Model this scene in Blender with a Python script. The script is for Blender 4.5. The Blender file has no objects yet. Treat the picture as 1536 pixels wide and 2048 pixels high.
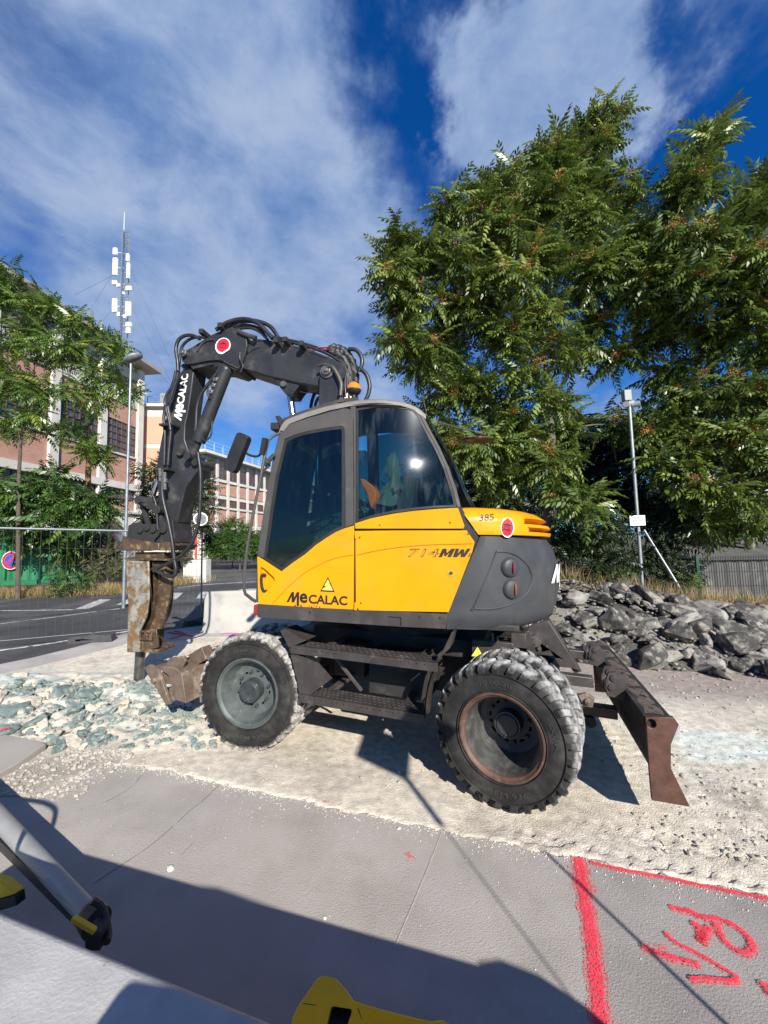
import bpy, bmesh, math, random
import numpy as np
from mathutils import Vector, Matrix, noise as mnoise
from mathutils.geometry import tessellate_polygon
R_ = math.radians
scene = bpy.context.scene
COL = scene.collection
# ------------------------------------------------------------------ camera
FPX = 780.0
PITCH, ROLL, EYE = R_(4.5), R_(1.4), 1.85
fw = np.array([0, math.cos(PITCH), math.sin(PITCH)])
u0 = np.array([0, -math.sin(PITCH), math.cos(PITCH)]); r0 = np.array([1., 0, 0])
up = u0*math.cos(ROLL)+r0*math.sin(ROLL); rt = r0*math.cos(ROLL)-u0*math.sin(ROLL)
CAM = np.array([0, 0, EYE])
cd = bpy.data.cameras.new('camera'); cam = bpy.data.objects.new('camera', cd); COL.objects.link(cam)
cd.sensor_fit = 'VERTICAL'; cd.sensor_height = 36; cd.lens = FPX/2048*36
cd.clip_start = 0.02; cd.clip_end = 5000
cam.matrix_world = Matrix([[rt[0], up[0], -fw[0], 0], [rt[1], up[1], -fw[1], 0], [rt[2], up[2], -fw[2], EYE], [0, 0, 0, 1]])
scene.camera = cam
# ------------------------------------------------------------------ sun, sky, exposure
SAZ, SEL = R_(22), R_(29)          # light travels towards -x,+y
sl = bpy.data.lights.new('sun', 'SUN'); sl.energy = 5.0; sl.angle = R_(0.53); sl.color = (1.0, .955, .87)
so = bpy.data.objects.new('sun', sl); COL.objects.link(so)
Ld = Vector((-math.sin(SAZ)*math.cos(SEL), math.cos(SAZ)*math.cos(SEL), -math.sin(SEL)))
so.rotation_euler = Ld.to_track_quat('-Z', 'Y').to_euler(); so.location = (6, -12, 9)
scene.view_settings.view_transform = 'Standard'; scene.view_settings.look = 'None'
scene.view_settings.exposure = 0.72; scene.view_settings.gamma = 1.0
scene.cycles.max_bounces = 8; scene.cycles.transparent_max_bounces = 16

def node(nt, t, loc=None, **kw):
    n = nt.nodes.new(t)
    for k, v in kw.items():
        if k.startswith('i_'):
            n.inputs[k[2:].replace('_', ' ')].default_value = v
        elif k[0] == 'n' and k[1:].isdigit():
            n.inputs[int(k[1:])].default_value = v
        else:
            setattr(n, k, v)
    return n
def mathn(nt, op, a, b=None, clamp=False):
    n = nt.nodes.new('ShaderNodeMath'); n.operation = op; n.use_clamp = clamp
    for i, v in enumerate((a, b)):
        if v is None: continue
        if isinstance(v, (int, float)): n.inputs[i].default_value = v
        else: nt.links.new(v, n.inputs[i])
    return n.outputs[0]
def mixc(nt, fac, a, b, mode='MIX'):
    n = nt.nodes.new('ShaderNodeMix'); n.data_type = 'RGBA'; n.blend_type = mode
    for s, v in ((0, fac), (6, a), (7, b)):
        if isinstance(v, (int, float)): n.inputs[s].default_value = v
        elif isinstance(v, tuple): n.inputs[s].default_value = (*v[:3], 1)
        else: nt.links.new(v, n.inputs[s])
    return n.outputs[2]
def ramp(nt, src, p0, p1, v0=0., v1=1.):
    n = nt.nodes.new('ShaderNodeMapRange'); n.interpolation_type = 'SMOOTHSTEP'
    n.inputs[1].default_value = p0; n.inputs[2].default_value = p1; n.inputs[3].default_value = v0; n.inputs[4].default_value = v1
    nt.links.new(src, n.inputs[0]); return n.outputs[0]

def ray(px, py):
    d = fw*FPX+rt*(px-768)-up*(py-1024); return d/np.linalg.norm(d)
def proj(p):
    d = np.array(p, float)-CAM; z = d@fw
    return (768+FPX*(d@rt)/z, 1024-FPX*(d@up)/z)

world = bpy.data.worlds.new('World'); scene.world = world; world.use_nodes = True
def build_world():
    nt = world.node_tree; nt.nodes.clear(); L = nt.links.new
    sky = node(nt, 'ShaderNodeTexSky'); sky.sky_type = 'NISHITA'; sky.sun_disc = False
    sky.sun_elevation = SEL; sky.sun_rotation = math.pi-SAZ; sky.air_density = 1.0; sky.dust_density = .4; sky.ozone_density = 3.0
    tc = node(nt, 'ShaderNodeTexCoord')
    sep = node(nt, 'ShaderNodeSeparateXYZ'); L(tc.outputs['Generated'], sep.inputs[0])
    # deep polarised blue aloft, paler near the horizon
    zc = mathn(nt, 'MAXIMUM', sep.outputs[2], 0.0)
    tintf = ramp(nt, zc, 0.0, .55)
    tint = mixc(nt, tintf, (.40, 1.12, 1.7), (.05, .66, 1.5))
    skyc = mixc(nt, 1.0, sky.outputs[0], tint, 'MULTIPLY')
    # clouds: soft noise over the sky directions, with finer wisps
    mp1 = node(nt, 'ShaderNodeMapping'); mp1.inputs['Scale'].default_value = (1.0, 1.0, 1.35); mp1.inputs['Location'].default_value = (3.1, 1.7, .4); L(tc.outputs['Generated'], mp1.inputs[0])
    n1 = node(nt, 'ShaderNodeTexNoise', i_Scale=3.1, i_Detail=11., i_Roughness=.56, i_Distortion=.35); L(mp1.outputs[0], n1.inputs['Vector'])
    mp = node(nt, 'ShaderNodeMapping'); mp.inputs['Rotation'].default_value = (0, R_(-32), 0); mp.inputs['Scale'].default_value = (2.6, 2.2, 4.6); L(tc.outputs['Generated'], mp.inputs[0])
    n2 = node(nt, 'ShaderNodeTexNoise', i_Scale=1.9, i_Detail=11., i_Roughness=.62, i_Distortion=.25); L(mp.outputs[0], n2.inputs['Vector'])
    tot = mathn(nt, 'ADD', mathn(nt, 'MULTIPLY', n1.outputs['Fac'], .62), mathn(nt, 'MULTIPLY', n2.outputs['Fac'], .38))
    # large cloud banks, placed by sky direction
    banks = [((430, 260), .50, .16), ((60, 60), .42, .08), ((650, 60), .22, .06), ((1060, 170), .15, .38), ((1130, 100), .15, .22), ((980, 230), .08, .15),
             ((1330, 30), .22, .10), ((480, 560), .30, .10), ((250, 760), .30, .10), ((700, 640), .2, .08), ((860, 790), .12, .16), ((1230, 900), .12, .22),
             ((900, 60), .14, -.10), ((860, 250), .14, -.12), ((830, 400), .18, -.08), ((1420, 220), .22, -.18), ((620, 790), .16, -.06), ((40, 560), .2, -.05), ((640, 870), .18, .05), ((240, 450), .14, -.05)]
    nw = node(nt, 'ShaderNodeTexNoise', i_Scale=3.4, i_Detail=6., i_Roughness=.6); L(tc.outputs['Generated'], nw.inputs['Vector'])
    off = node(nt, 'ShaderNodeVectorMath'); off.operation = 'SUBTRACT'; L(nw.outputs['Color'], off.inputs[0]); off.inputs[1].default_value = (.5, .5, .5)
    scl = node(nt, 'ShaderNodeVectorMath'); scl.operation = 'SCALE'; L(off.outputs[0], scl.inputs[0]); scl.inputs['Scale'].default_value = .55
    wob = node(nt, 'ShaderNodeVectorMath'); wob.operation = 'ADD'; L(tc.outputs['Generated'], wob.inputs[0]); L(scl.outputs[0], wob.inputs[1])
    nrm = node(nt, 'ShaderNodeVectorMath'); nrm.operation = 'NORMALIZE'; L(wob.outputs[0], nrm.inputs[0])
    for (px, py), rad, w in banks:
        d = ray(px, py)
        dp = node(nt, 'ShaderNodeVectorMath'); dp.operation = 'DOT_PRODUCT'; L(nrm.outputs[0], dp.inputs[0]); dp.inputs[1].default_value = tuple(d)
        m = ramp(nt, dp.outputs['Value'], math.cos(rad*1.35), math.cos(rad*.1), 0, w)
        tot = mathn(nt, 'ADD', tot, m)
    cov = ramp(nt, tot, .43, .86)
    cov = mathn(nt, 'MULTIPLY', cov, .93)
    shade = ramp(nt, n2.outputs['Fac'], .25, .75)
    cc = mixc(nt, shade, (1.55, 2.9, 5.9), (4.6, 5.7, 7.8))
    fin = mixc(nt, cov, skyc, cc)
    bg = node(nt, 'ShaderNodeBackground'); bg.inputs['Strength'].default_value = 0.058; L(fin, bg.inputs[0])
    out = node(nt, 'ShaderNodeOutputWorld'); L(bg.outputs[0], out.inputs[0])
build_world()

# ------------------------------------------------------------------ materials
def mat(name, col, rough=.6, metal=0., var=.15, scale=6., bump=.0, bscale=40., col2=None, c2scale=3., c2lo=.5, c2hi=.65, coat=0., vcol=False,
        trans=0., emis=None, coord='Object', spec=.5, c3=None, c3scale=30., c3lo=.6, c3hi=.7, bdist=.01, alpha=None):
    m = bpy.data.materials.new(name); m.use_nodes = True; nt = m.node_tree; nt.nodes.clear(); L = nt.links.new
    p = node(nt, 'ShaderNodeBsdfPrincipled'); out = node(nt, 'ShaderNodeOutputMaterial')
    tc = node(nt, 'ShaderNodeTexCoord'); V = tc.outputs[coord]
    n = node(nt, 'ShaderNodeTexNoise', i_Scale=scale, i_Detail=6., i_Roughness=.6); L(V, n.inputs['Vector'])
    f = ramp(nt, n.outputs['Fac'], .25, .75, 1-var, 1+var)
    if vcol:
        at = node(nt, 'ShaderNodeVertexColor'); at.layer_name = 'Col'; base = at.outputs[0]
    else:
        rgb = node(nt, 'ShaderNodeRGB'); rgb.outputs[0].default_value = (*col, 1); base = rgb.outputs[0]
    if col2:
        n2 = node(nt, 'ShaderNodeTexNoise', i_Scale=c2scale, i_Detail=8., i_Roughness=.65); L(V, n2.inputs['Vector'])
        base = mixc(nt, ramp(nt, n2.outputs['Fac'], c2lo, c2hi), base, tuple(col2))
    if c3:
        n3 = node(nt, 'ShaderNodeTexNoise', i_Scale=c3scale, i_Detail=4., i_Roughness=.7); L(V, n3.inputs['Vector'])
        base = mixc(nt, ramp(nt, n3.outputs['Fac'], c3lo, c3hi), base, tuple(c3))
    cmb = node(nt, 'ShaderNodeCombineColor'); [L(f, cmb.inputs[i]) for i in range(3)]
    c = mixc(nt, 1.0, base, cmb.outputs[0], 'MULTIPLY')
    L(c, p.inputs['Base Color']); p.inputs['Metallic'].default_value = metal
    L(ramp(nt, n.outputs['Fac'], .3, .7, max(.02, rough-.08), min(1, rough+.08)), p.inputs['Roughness'])
    p.inputs['Specular IOR Level'].default_value = spec; p.inputs['Coat Weight'].default_value = coat; p.inputs['Coat Roughness'].default_value = .08
    if emis: p.inputs['Emission Color'].default_value = (*emis[0], 1); p.inputs['Emission Strength'].default_value = emis[1]
    if bump:
        nb = node(nt, 'ShaderNodeTexNoise', i_Scale=bscale, i_Detail=6., i_Roughness=.65); L(V, nb.inputs['Vector'])
        b = node(nt, 'ShaderNodeBump'); b.inputs['Strength'].default_value = bump; b.inputs['Distance'].default_value = bdist
        L(nb.outputs['Fac'], b.inputs['Height']); L(b.outputs[0], p.inputs['Normal'])
    sh = p.outputs[0]
    if trans:
        t = node(nt, 'ShaderNodeBsdfTranslucent'); L(c, t.inputs[0]); mx = node(nt, 'ShaderNodeMixShader'); mx.inputs[0].default_value = trans
        L(sh, mx.inputs[1]); L(t.outputs[0], mx.inputs[2]); sh = mx.outputs[0]
    if alpha:   # (scale, lo, hi): worn paint, gaps where the ground shows
        na = node(nt, 'ShaderNodeTexNoise', i_Scale=alpha[0], i_Detail=5., i_Roughness=.75); L(V, na.inputs['Vector'])
        t = node(nt, 'ShaderNodeBsdfTransparent'); mx = node(nt, 'ShaderNodeMixShader'); L(ramp(nt, na.outputs['Fac'], alpha[1], alpha[2]), mx.inputs[0])
        L(t.outputs[0], mx.inputs[1]); L(sh, mx.inputs[2]); sh = mx.outputs[0]
    L(sh, out.inputs[0]); return m

def glass_mat(name, tint=(.30, .42, .40), rough=.015, film=.10):
    m = bpy.data.materials.new(name); m.use_nodes = True; nt = m.node_tree; nt.nodes.clear(); L = nt.links.new
    t = node(nt, 'ShaderNodeBsdfTransparent'); t.inputs[0].default_value = (*tint, 1)
    g = node(nt, 'ShaderNodeBsdfGlossy'); g.inputs['Roughness'].default_value = rough
    tc = node(nt, 'ShaderNodeTexCoord')
    mp = node(nt, 'ShaderNodeMapping'); mp.inputs['Rotation'].default_value = (0, R_(28), 0); mp.inputs['Scale'].default_value = (9, 4, 1.3); L(tc.outputs['Object'], mp.inputs[0])
    n = node(nt, 'ShaderNodeTexNoise', i_Scale=1.6, i_Detail=5., i_Roughness=.6, i_Distortion=.8); L(mp.outputs[0], n.inputs['Vector'])
    fr = node(nt, 'ShaderNodeFresnel'); fr.inputs[0].default_value = 1.5
    g2 = node(nt, 'ShaderNodeBsdfGlossy'); g2.inputs['Roughness'].default_value = .17; g2.inputs['Color'].default_value = (.9, .95, 1, 1); gm = node(nt, 'ShaderNodeMixShader'); gm.inputs[0].default_value = .16; L(g.outputs[0], gm.inputs[1]); L(g2.outputs[0], gm.inputs[2])
    mx = node(nt, 'ShaderNodeMixShader'); L(mathn(nt, 'MULTIPLY', fr.outputs[0], 1.15), mx.inputs[0]); L(t.outputs[0], mx.inputs[1]); L(gm.outputs[0], mx.inputs[2])
    d = node(nt, 'ShaderNodeBsdfDiffuse'); d.inputs[0].default_value = (.35, .42, .42, 1)   # wiped dust film
    m2 = node(nt, 'ShaderNodeMixShader'); L(ramp(nt, n.outputs['Fac'], .48, .80, .003, film), m2.inputs[0]); L(mx.outputs[0], m2.inputs[1]); L(d.outputs[0], m2.inputs[2])
    out = node(nt, 'ShaderNodeOutputMaterial'); L(m2.outputs[0], out.inputs[0]); return m

# ------------------------------------------------------------------ mesh building
def tess(outer, holes=()):
    loops = [[Vector((a, b, 0)) for a, b in outer]]+[[Vector((a, b, 0)) for a, b in h] for h in holes]
    flat = [p for l in loops for p in l]
    tr = tessellate_polygon(loops)
    out = []
    for a, b, c in tr:
        A, B, C_ = flat[a], flat[b], flat[c]
        if (B-A).cross(C_-A).z < 0: a, c = c, a
        out.append((a, b, c))
    return [(p.x, p.y) for p in flat], out
def area2(p): return sum(p[i][0]*p[(i+1) % len(p)][1]-p[(i+1) % len(p)][0]*p[i][1] for i in range(len(p)))
class MB:
    def __init__(s, M=None): s.v = []; s.f = []; s.m = []; s.M = M
    def add(s, vs, fs, mi=0):
        o = len(s.v); s.v += [tuple(map(float, v)) for v in vs]; s.f += [tuple(i+o for i in f) for f in fs]; s.m += [mi]*len(fs)
    def box(s, c, d, rot=None, mi=0):
        x, y, z = d[0]/2, d[1]/2, d[2]/2
        vs = [Vector((a, b, e)) for a in (-x, x) for b in (-y, y) for e in (-z, z)]
        if rot is not None: vs = [rot @ v for v in vs]
        vs = [v+Vector(c) for v in vs]
        s.add(vs, [(0, 1, 3, 2), (4, 6, 7, 5), (0, 4, 5, 1), (2, 3, 7, 6), (0, 2, 6, 4), (1, 5, 7, 3)], mi)
    def bar(s, a, b, w, h, upv=(0, 0, 1), mi=0):
        a = Vector(a); b = Vector(b); d = (b-a); l = d.length; d.normalize()
        sd = d.cross(Vector(upv)).normalized(); u = sd.cross(d)
        vs = [p+sd*(i*w/2)+u*(j*h/2) for p in (a, b) for i, j in ((-1, -1), (1, -1), (1, 1), (-1, 1))]
        s.add(vs, [(0, 1, 2, 3), (7, 6, 5, 4), (0, 4, 5, 1), (1, 5, 6, 2), (2, 6, 7, 3), (3, 7, 4, 0)], mi)
    def prism(s, poly, y0, y1, holes=(), fn=None, mi=0):
        """poly of (x,z) extruded from y0 to y1 (numbers or functions of x,z)"""
        P, tr = tess(poly, holes); n = len(P)
        f0 = y0 if callable(y0) else (lambda x, z: y0); f1 = y1 if callable(y1) else (lambda x, z: y1)
        vs = [(x, f0(x, z), z) for x, z in P]+[(x, f1(x, z), z) for x, z in P]
        fs = list(tr)+[(c+n, b+n, a+n) for a, b, c in tr]
        k = 0
        for l in [poly]+list(holes):
            m = len(l)
            for i in range(m):
                j = (i+1) % m; fs.append((k+i, k+i+n, k+j+n, k+j))
            k += m
        s.add(vs, fs, mi)
    def cyl(s, a, b, r0, r1=None, n=16, caps=True, mi=0):
        r1 = r0 if r1 is None else r1
        a = Vector(a); b = Vector(b); d = (b-a).normalized()
        t = Vector((0, 0, 1)) if abs(d.z) < .9 else Vector((1, 0, 0))
        e1 = d.cross(t).normalized(); e2 = d.cross(e1)
        vs = [p+(e1*math.cos(2*math.pi*i/n)+e2*math.sin(2*math.pi*i/n))*r for p, r in ((a, r0), (b, r1)) for i in range(n)]
        fs = [(i, (i+1) % n, (i+1) % n+n, i+n) for i in range(n)]
        if caps: fs += [tuple(range(n-1, -1, -1)), tuple(range(n, 2*n))]
        s.add(vs, fs, mi)
    def tube(s, pts, r, n=8, mi=0, sm=True, taper=None):
        pts = [Vector(p) for p in pts]
        if sm and len(pts) > 2: pts = catmull(pts)
        vs = []; fs = []; m = len(pts); e1 = None
        for i, p in enumerate(pts):
            d = (pts[min(i+1, m-1)]-pts[max(i-1, 0)]).normalized()
            if e1 is None:
                t = Vector((0, 0, 1)) if abs(d.z) < .9 else Vector((1, 0, 0)); e1 = d.cross(t).normalized()
            else: e1 = (e1-d*e1.dot(d)).normalized()
            e2 = d.cross(e1); rr = r if taper is None else r+(taper-r)*i/(m-1)
            vs += [p+(e1*math.cos(2*math.pi*k/n)+e2*math.sin(2*math.pi*k/n))*rr for k in range(n)]
        for i in range(m-1):
            for k in range(n): fs.append((i*n+k, i*n+(k+1) % n, (i+1)*n+(k+1) % n, (i+1)*n+k))
        fs += [tuple(range(n-1, -1, -1)), tuple(range((m-1)*n, m*n))]
        s.add(vs, fs, mi)
    def lathe(s, prof, c=(0, 0, 0), n=32, mi=0, axis='y'):
        vs = []; fs = []
        for (y, r) in prof:
            for i in range(n):
                a = 2*math.pi*i/n
                if axis == 'y': vs.append((c[0]+r*math.cos(a), c[1]+y, c[2]+r*math.sin(a)))
                else: vs.append((c[0]+r*math.cos(a), c[1]+r*math.sin(a), c[2]+y))
        for j in range(len(prof)-1):
            for i in range(n): fs.append((j*n+i, j*n+(i+1) % n, (j+1)*n+(i+1) % n, (j+1)*n+i))
        s.add(vs, fs, mi)
    def ball(s, c, r, n=14, mi=0, sc=(1, 1, 1)):
        k = n//2; vs = [(c[0], c[1], c[2]-r*sc[2])]; 
        for j in range(1, k):
            a = math.pi*j/k
            for i in range(n): b = 2*math.pi*i/n; vs.append((c[0]+r*sc[0]*math.sin(a)*math.cos(b), c[1]+r*sc[1]*math.sin(a)*math.sin(b), c[2]-r*sc[2]*math.cos(a)))
        vs.append((c[0], c[1], c[2]+r*sc[2])); L = len(vs)-1; fs = []
        for i in range(n):
            j = (i+1) % n; fs.append((0, 1+j, 1+i)); fs.append((L, L-n+i, L-n+j))
            for q in range(k-2): fs.append((1+q*n+i, 1+q*n+j, 1+(q+1)*n+j, 1+(q+1)*n+i))
        s.add(vs, fs, mi)
    def grid(s, rows, mi=0, close=False):
        m = len(rows); n = len(rows[0]); vs = [p for r in rows for p in r]; fs = []
        for i in range(m-1):
            for j in range(n-(0 if close else 1)):
                k = (j+1) % n; fs.append((i*n+j, i*n+k, (i+1)*n+k, (i+1)*n+j))
        s.add(vs, fs, mi)
    def build(s, name, mats, parent=None, ang=35, bevel=0., seg=2, M=None, fix=True, loc=None):
        me = bpy.data.meshes.new(name)
        M = M or s.M
        vs = s.v if M is None else [tuple(M @ Vector(v)) for v in s.v]
        me.from_pydata(vs, [], s.f); 
        if not isinstance(mats, (list, tuple)): mats = [mats]
        for m_ in mats: me.materials.append(m_)
        me.polygons.foreach_set('material_index', s.m)
        if fix:
            bm = bmesh.new(); bm.from_mesh(me); bmesh.ops.recalc_face_normals(bm, faces=bm.faces); bm.to_mesh(me); bm.free()
        if ang: me.polygons.foreach_set('use_smooth', [True]*len(me.polygons)); me.set_sharp_from_angle(angle=R_(ang))
        me.update()
        o = bpy.data.objects.new(name, me); COL.objects.link(o)
        if parent is not None: o.parent = parent
        if loc is not None: o.location = loc
        if bevel:
            b = o.modifiers.new('bevel', 'BEVEL'); b.width = bevel; b.segments = seg; b.limit_method = 'ANGLE'; b.angle_limit = R_(40)
        return o
def catmull(p, k=6):
    q = [p[0]*2-p[1]]+list(p)+[p[-1]*2-p[-2]]; out = []
    for i in range(1, len(q)-2):
        for j in range(k):
            t = j/k; a, b, c, d = q[i-1:i+3]
            out.append(((b*2)+(c-a)*t+(a*2-b*5+c*4-d)*t*t+(b*3-a-c*3+d)*t**3)*.5)
    out.append(p[-1]); return out
def curve2(pts, k=5):
    return [(v.x, v.y) for v in catmull([Vector((a, b, 0)) for a, b in pts], k)]
def tag(o, label=None, cat=None, group=None, kind=None):
    if label: o['label'] = label
    if cat: o['category'] = cat
    if group: o['group'] = group
    if kind: o['kind'] = kind
    return o
def empty(name, loc=(0, 0, 0), rz=0., Mx=None):
    o = bpy.data.objects.new(name, None); COL.objects.link(o); o.empty_display_size = .2
    if Mx is not None: o.matrix_world = Mx
    else: o.location = loc; o.rotation_euler = (0, 0, rz)
    return o
KIDS = {}
def copy_tree(o, parent=None):
    c = o.copy(); COL.objects.link(c)
    if parent is not None: c.parent = parent
    for ch in [x for x in COL.objects if x.parent == o]: copy_tree(ch, c)
    return c
_tc = {}
def glyphs(txt, shear=0., bold=0., extr=.0):
    """lettering as mesh data in (u,v), unit cap height"""
    cu = bpy.data.curves.new('t', 'FONT'); cu.body = txt; cu.size = 1.0; cu.shear = shear; cu.offset = bold; cu.resolution_u = 4
    ob = bpy.data.objects.new('t', cu); COL.objects.link(ob); dg = bpy.context.evaluated_depsgraph_get(); dg.update()
    me = bpy.data.meshes.new_from_object(ob.evaluated_get(dg)); 
    V = [tuple(v.co[:2]) for v in me.vertices]; F_ = [tuple(p.vertices) for p in me.polygons]
    COL.objects.unlink(ob); bpy.data.objects.remove(ob); bpy.data.curves.remove(cu); bpy.data.meshes.remove(me)
    xs = [v[0] for v in V]; ys = [v[1] for v in V]
    x0, x1, y0, y1 = min(xs), max(xs), min(ys), max(ys)
    return [((x-x0)/(x1-x0), (y-y0)/(y1-y0)) for x, y in V], F_, (x1-x0)/(y1-y0)
def fbm(x, y, sc, oct=5, seed=0, pers=.5):
    """value noise on numpy arrays, about -1..1"""
    rng = np.random.RandomState(seed); T = rng.rand(256, 256)*2-1
    out = np.zeros_like(x, dtype=float); a = 1.; tot = 0
    for o in range(oct):
        X = x*sc+o*17.3; Y = y*sc+o*9.1; xi = np.floor(X).astype(int); yi = np.floor(Y).astype(int); fx = X-xi; fy = Y-yi
        fx = fx*fx*(3-2*fx); fy = fy*fy*(3-2*fy)
        g = lambda i, j: T[(xi+i) % 256, (yi+j) % 256]
        out += a*((g(0, 0)*(1-fx)+g(1, 0)*fx)*(1-fy)+(g(0, 1)*(1-fx)+g(1, 1)*fx)*fy); tot += a; a *= pers; sc *= 2.03
    return out/tot
def sstep(x, a, b):
    t = np.clip((x-a)/(b-a), 0, 1); return t*t*(3-2*t)
# ------------------------------------------------------------------ ground height
GS = .045
def G(x, y):
    x = np.asarray(x, float); y = np.asarray(y, float)
    z = -GS*np.clip(x+.2, -7, 5.0)
    z = z+np.clip((y-14)*.035, 0, 1.1)*sstep(-x, -6, 2)
    return z
gn = np.array([GS, 0, 1.]); g0 = np.array([-.2, 0, 0.])
def gp(px, py, dz=0.):
    """point of the near ground plane seen at a photo pixel"""
    d = ray(px, py); t = ((g0+np.array([0, 0, dz])-CAM)@gn)/(d@gn); return CAM+d*t
def at(px, py, depth):
    """point at a photo pixel whose distance forward is depth metres"""
    d = ray(px, py); return CAM+d*(depth/d[1])
# ------------------------------------------------------------------ ground, pavement, road
def pip(x, y, poly):
    ins = np.zeros(x.shape, bool); n = len(poly)
    for i in range(n):
        x1, y1 = poly[i]; x2, y2 = poly[(i+1) % n]
        c = ((y1 > y) != (y2 > y)) & (x < (x2-x1)*(y-y1)/(y2-y1+1e-12)+x1); ins ^= c
    return ins
def gpoly(pts): return [tuple(gp(*p)[:2]) for p in pts]
slab_edge = [(75, 1596), (120, 1575), (160, 1552), (200, 1528), (250, 1531), (300, 1538), (340, 1541), (385, 1556), (440, 1566), (480, 1577), (520, 1583), (560, 1594), (610, 1601), (640, 1611), (700, 1624), (740, 1630), (785, 1641), (830, 1650), (885, 1660), (940, 1674), (1000, 1684), (1060, 1701), (1148, 1714)]
slab_edge2 = [(1148, 1714), (1200, 1724), (1260, 1741), (1330, 1751), (1400, 1767), (1460, 1776), (1536, 1791)]
e1 = gpoly(slab_edge); e2 = gpoly(slab_edge2)
rs = np.random.RandomState(4)
def rag(e, a=.010, k=5):
    out = []
    for i in range(len(e)-1):
        for j in range(k):
            t = j/k; x = e[i][0]*(1-t)+e[i+1][0]*t; y = e[i][1]*(1-t)+e[i+1][1]*t
            out.append((x+rs.randn()*a*.5, y+rs.randn()*a))
    out.append(e[-1]); return out
e1r = rag(e1); e2r = rag(e2)
jx = gp(1198, 2048)[:2]           # joint between the two surfaces
jdir = np.array(jx)-np.array(e1[-1]); jend = np.array(e1[-1])+jdir*3.2
slabA = [(-7.0, 2.85)]+e1r+[tuple(jend), (-7.0, float(jend[1]))]
slabB = [tuple(jend)]+e2r+[(3.2, 1.98), (9, .35), (9, float(jend[1]))]
road_near = gpoly([(-60, 1372), (0, 1345), (60, 1334), (150, 1312), (250, 1286), (330, 1276), (410, 1262)])
road = [(-60, 3.0), (-9, 5.2)]+[(float(a), float(b)) for a, b in road_near]+[(-3.2, 9.6), (-2.4, 10.5), (2.5, 10.8), (9, 16), (14, 60), (-12, 60), (-13.5, 34), (-11.3, 17.5), (-12.5, 13.6), (-60, 12.9)]

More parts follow.
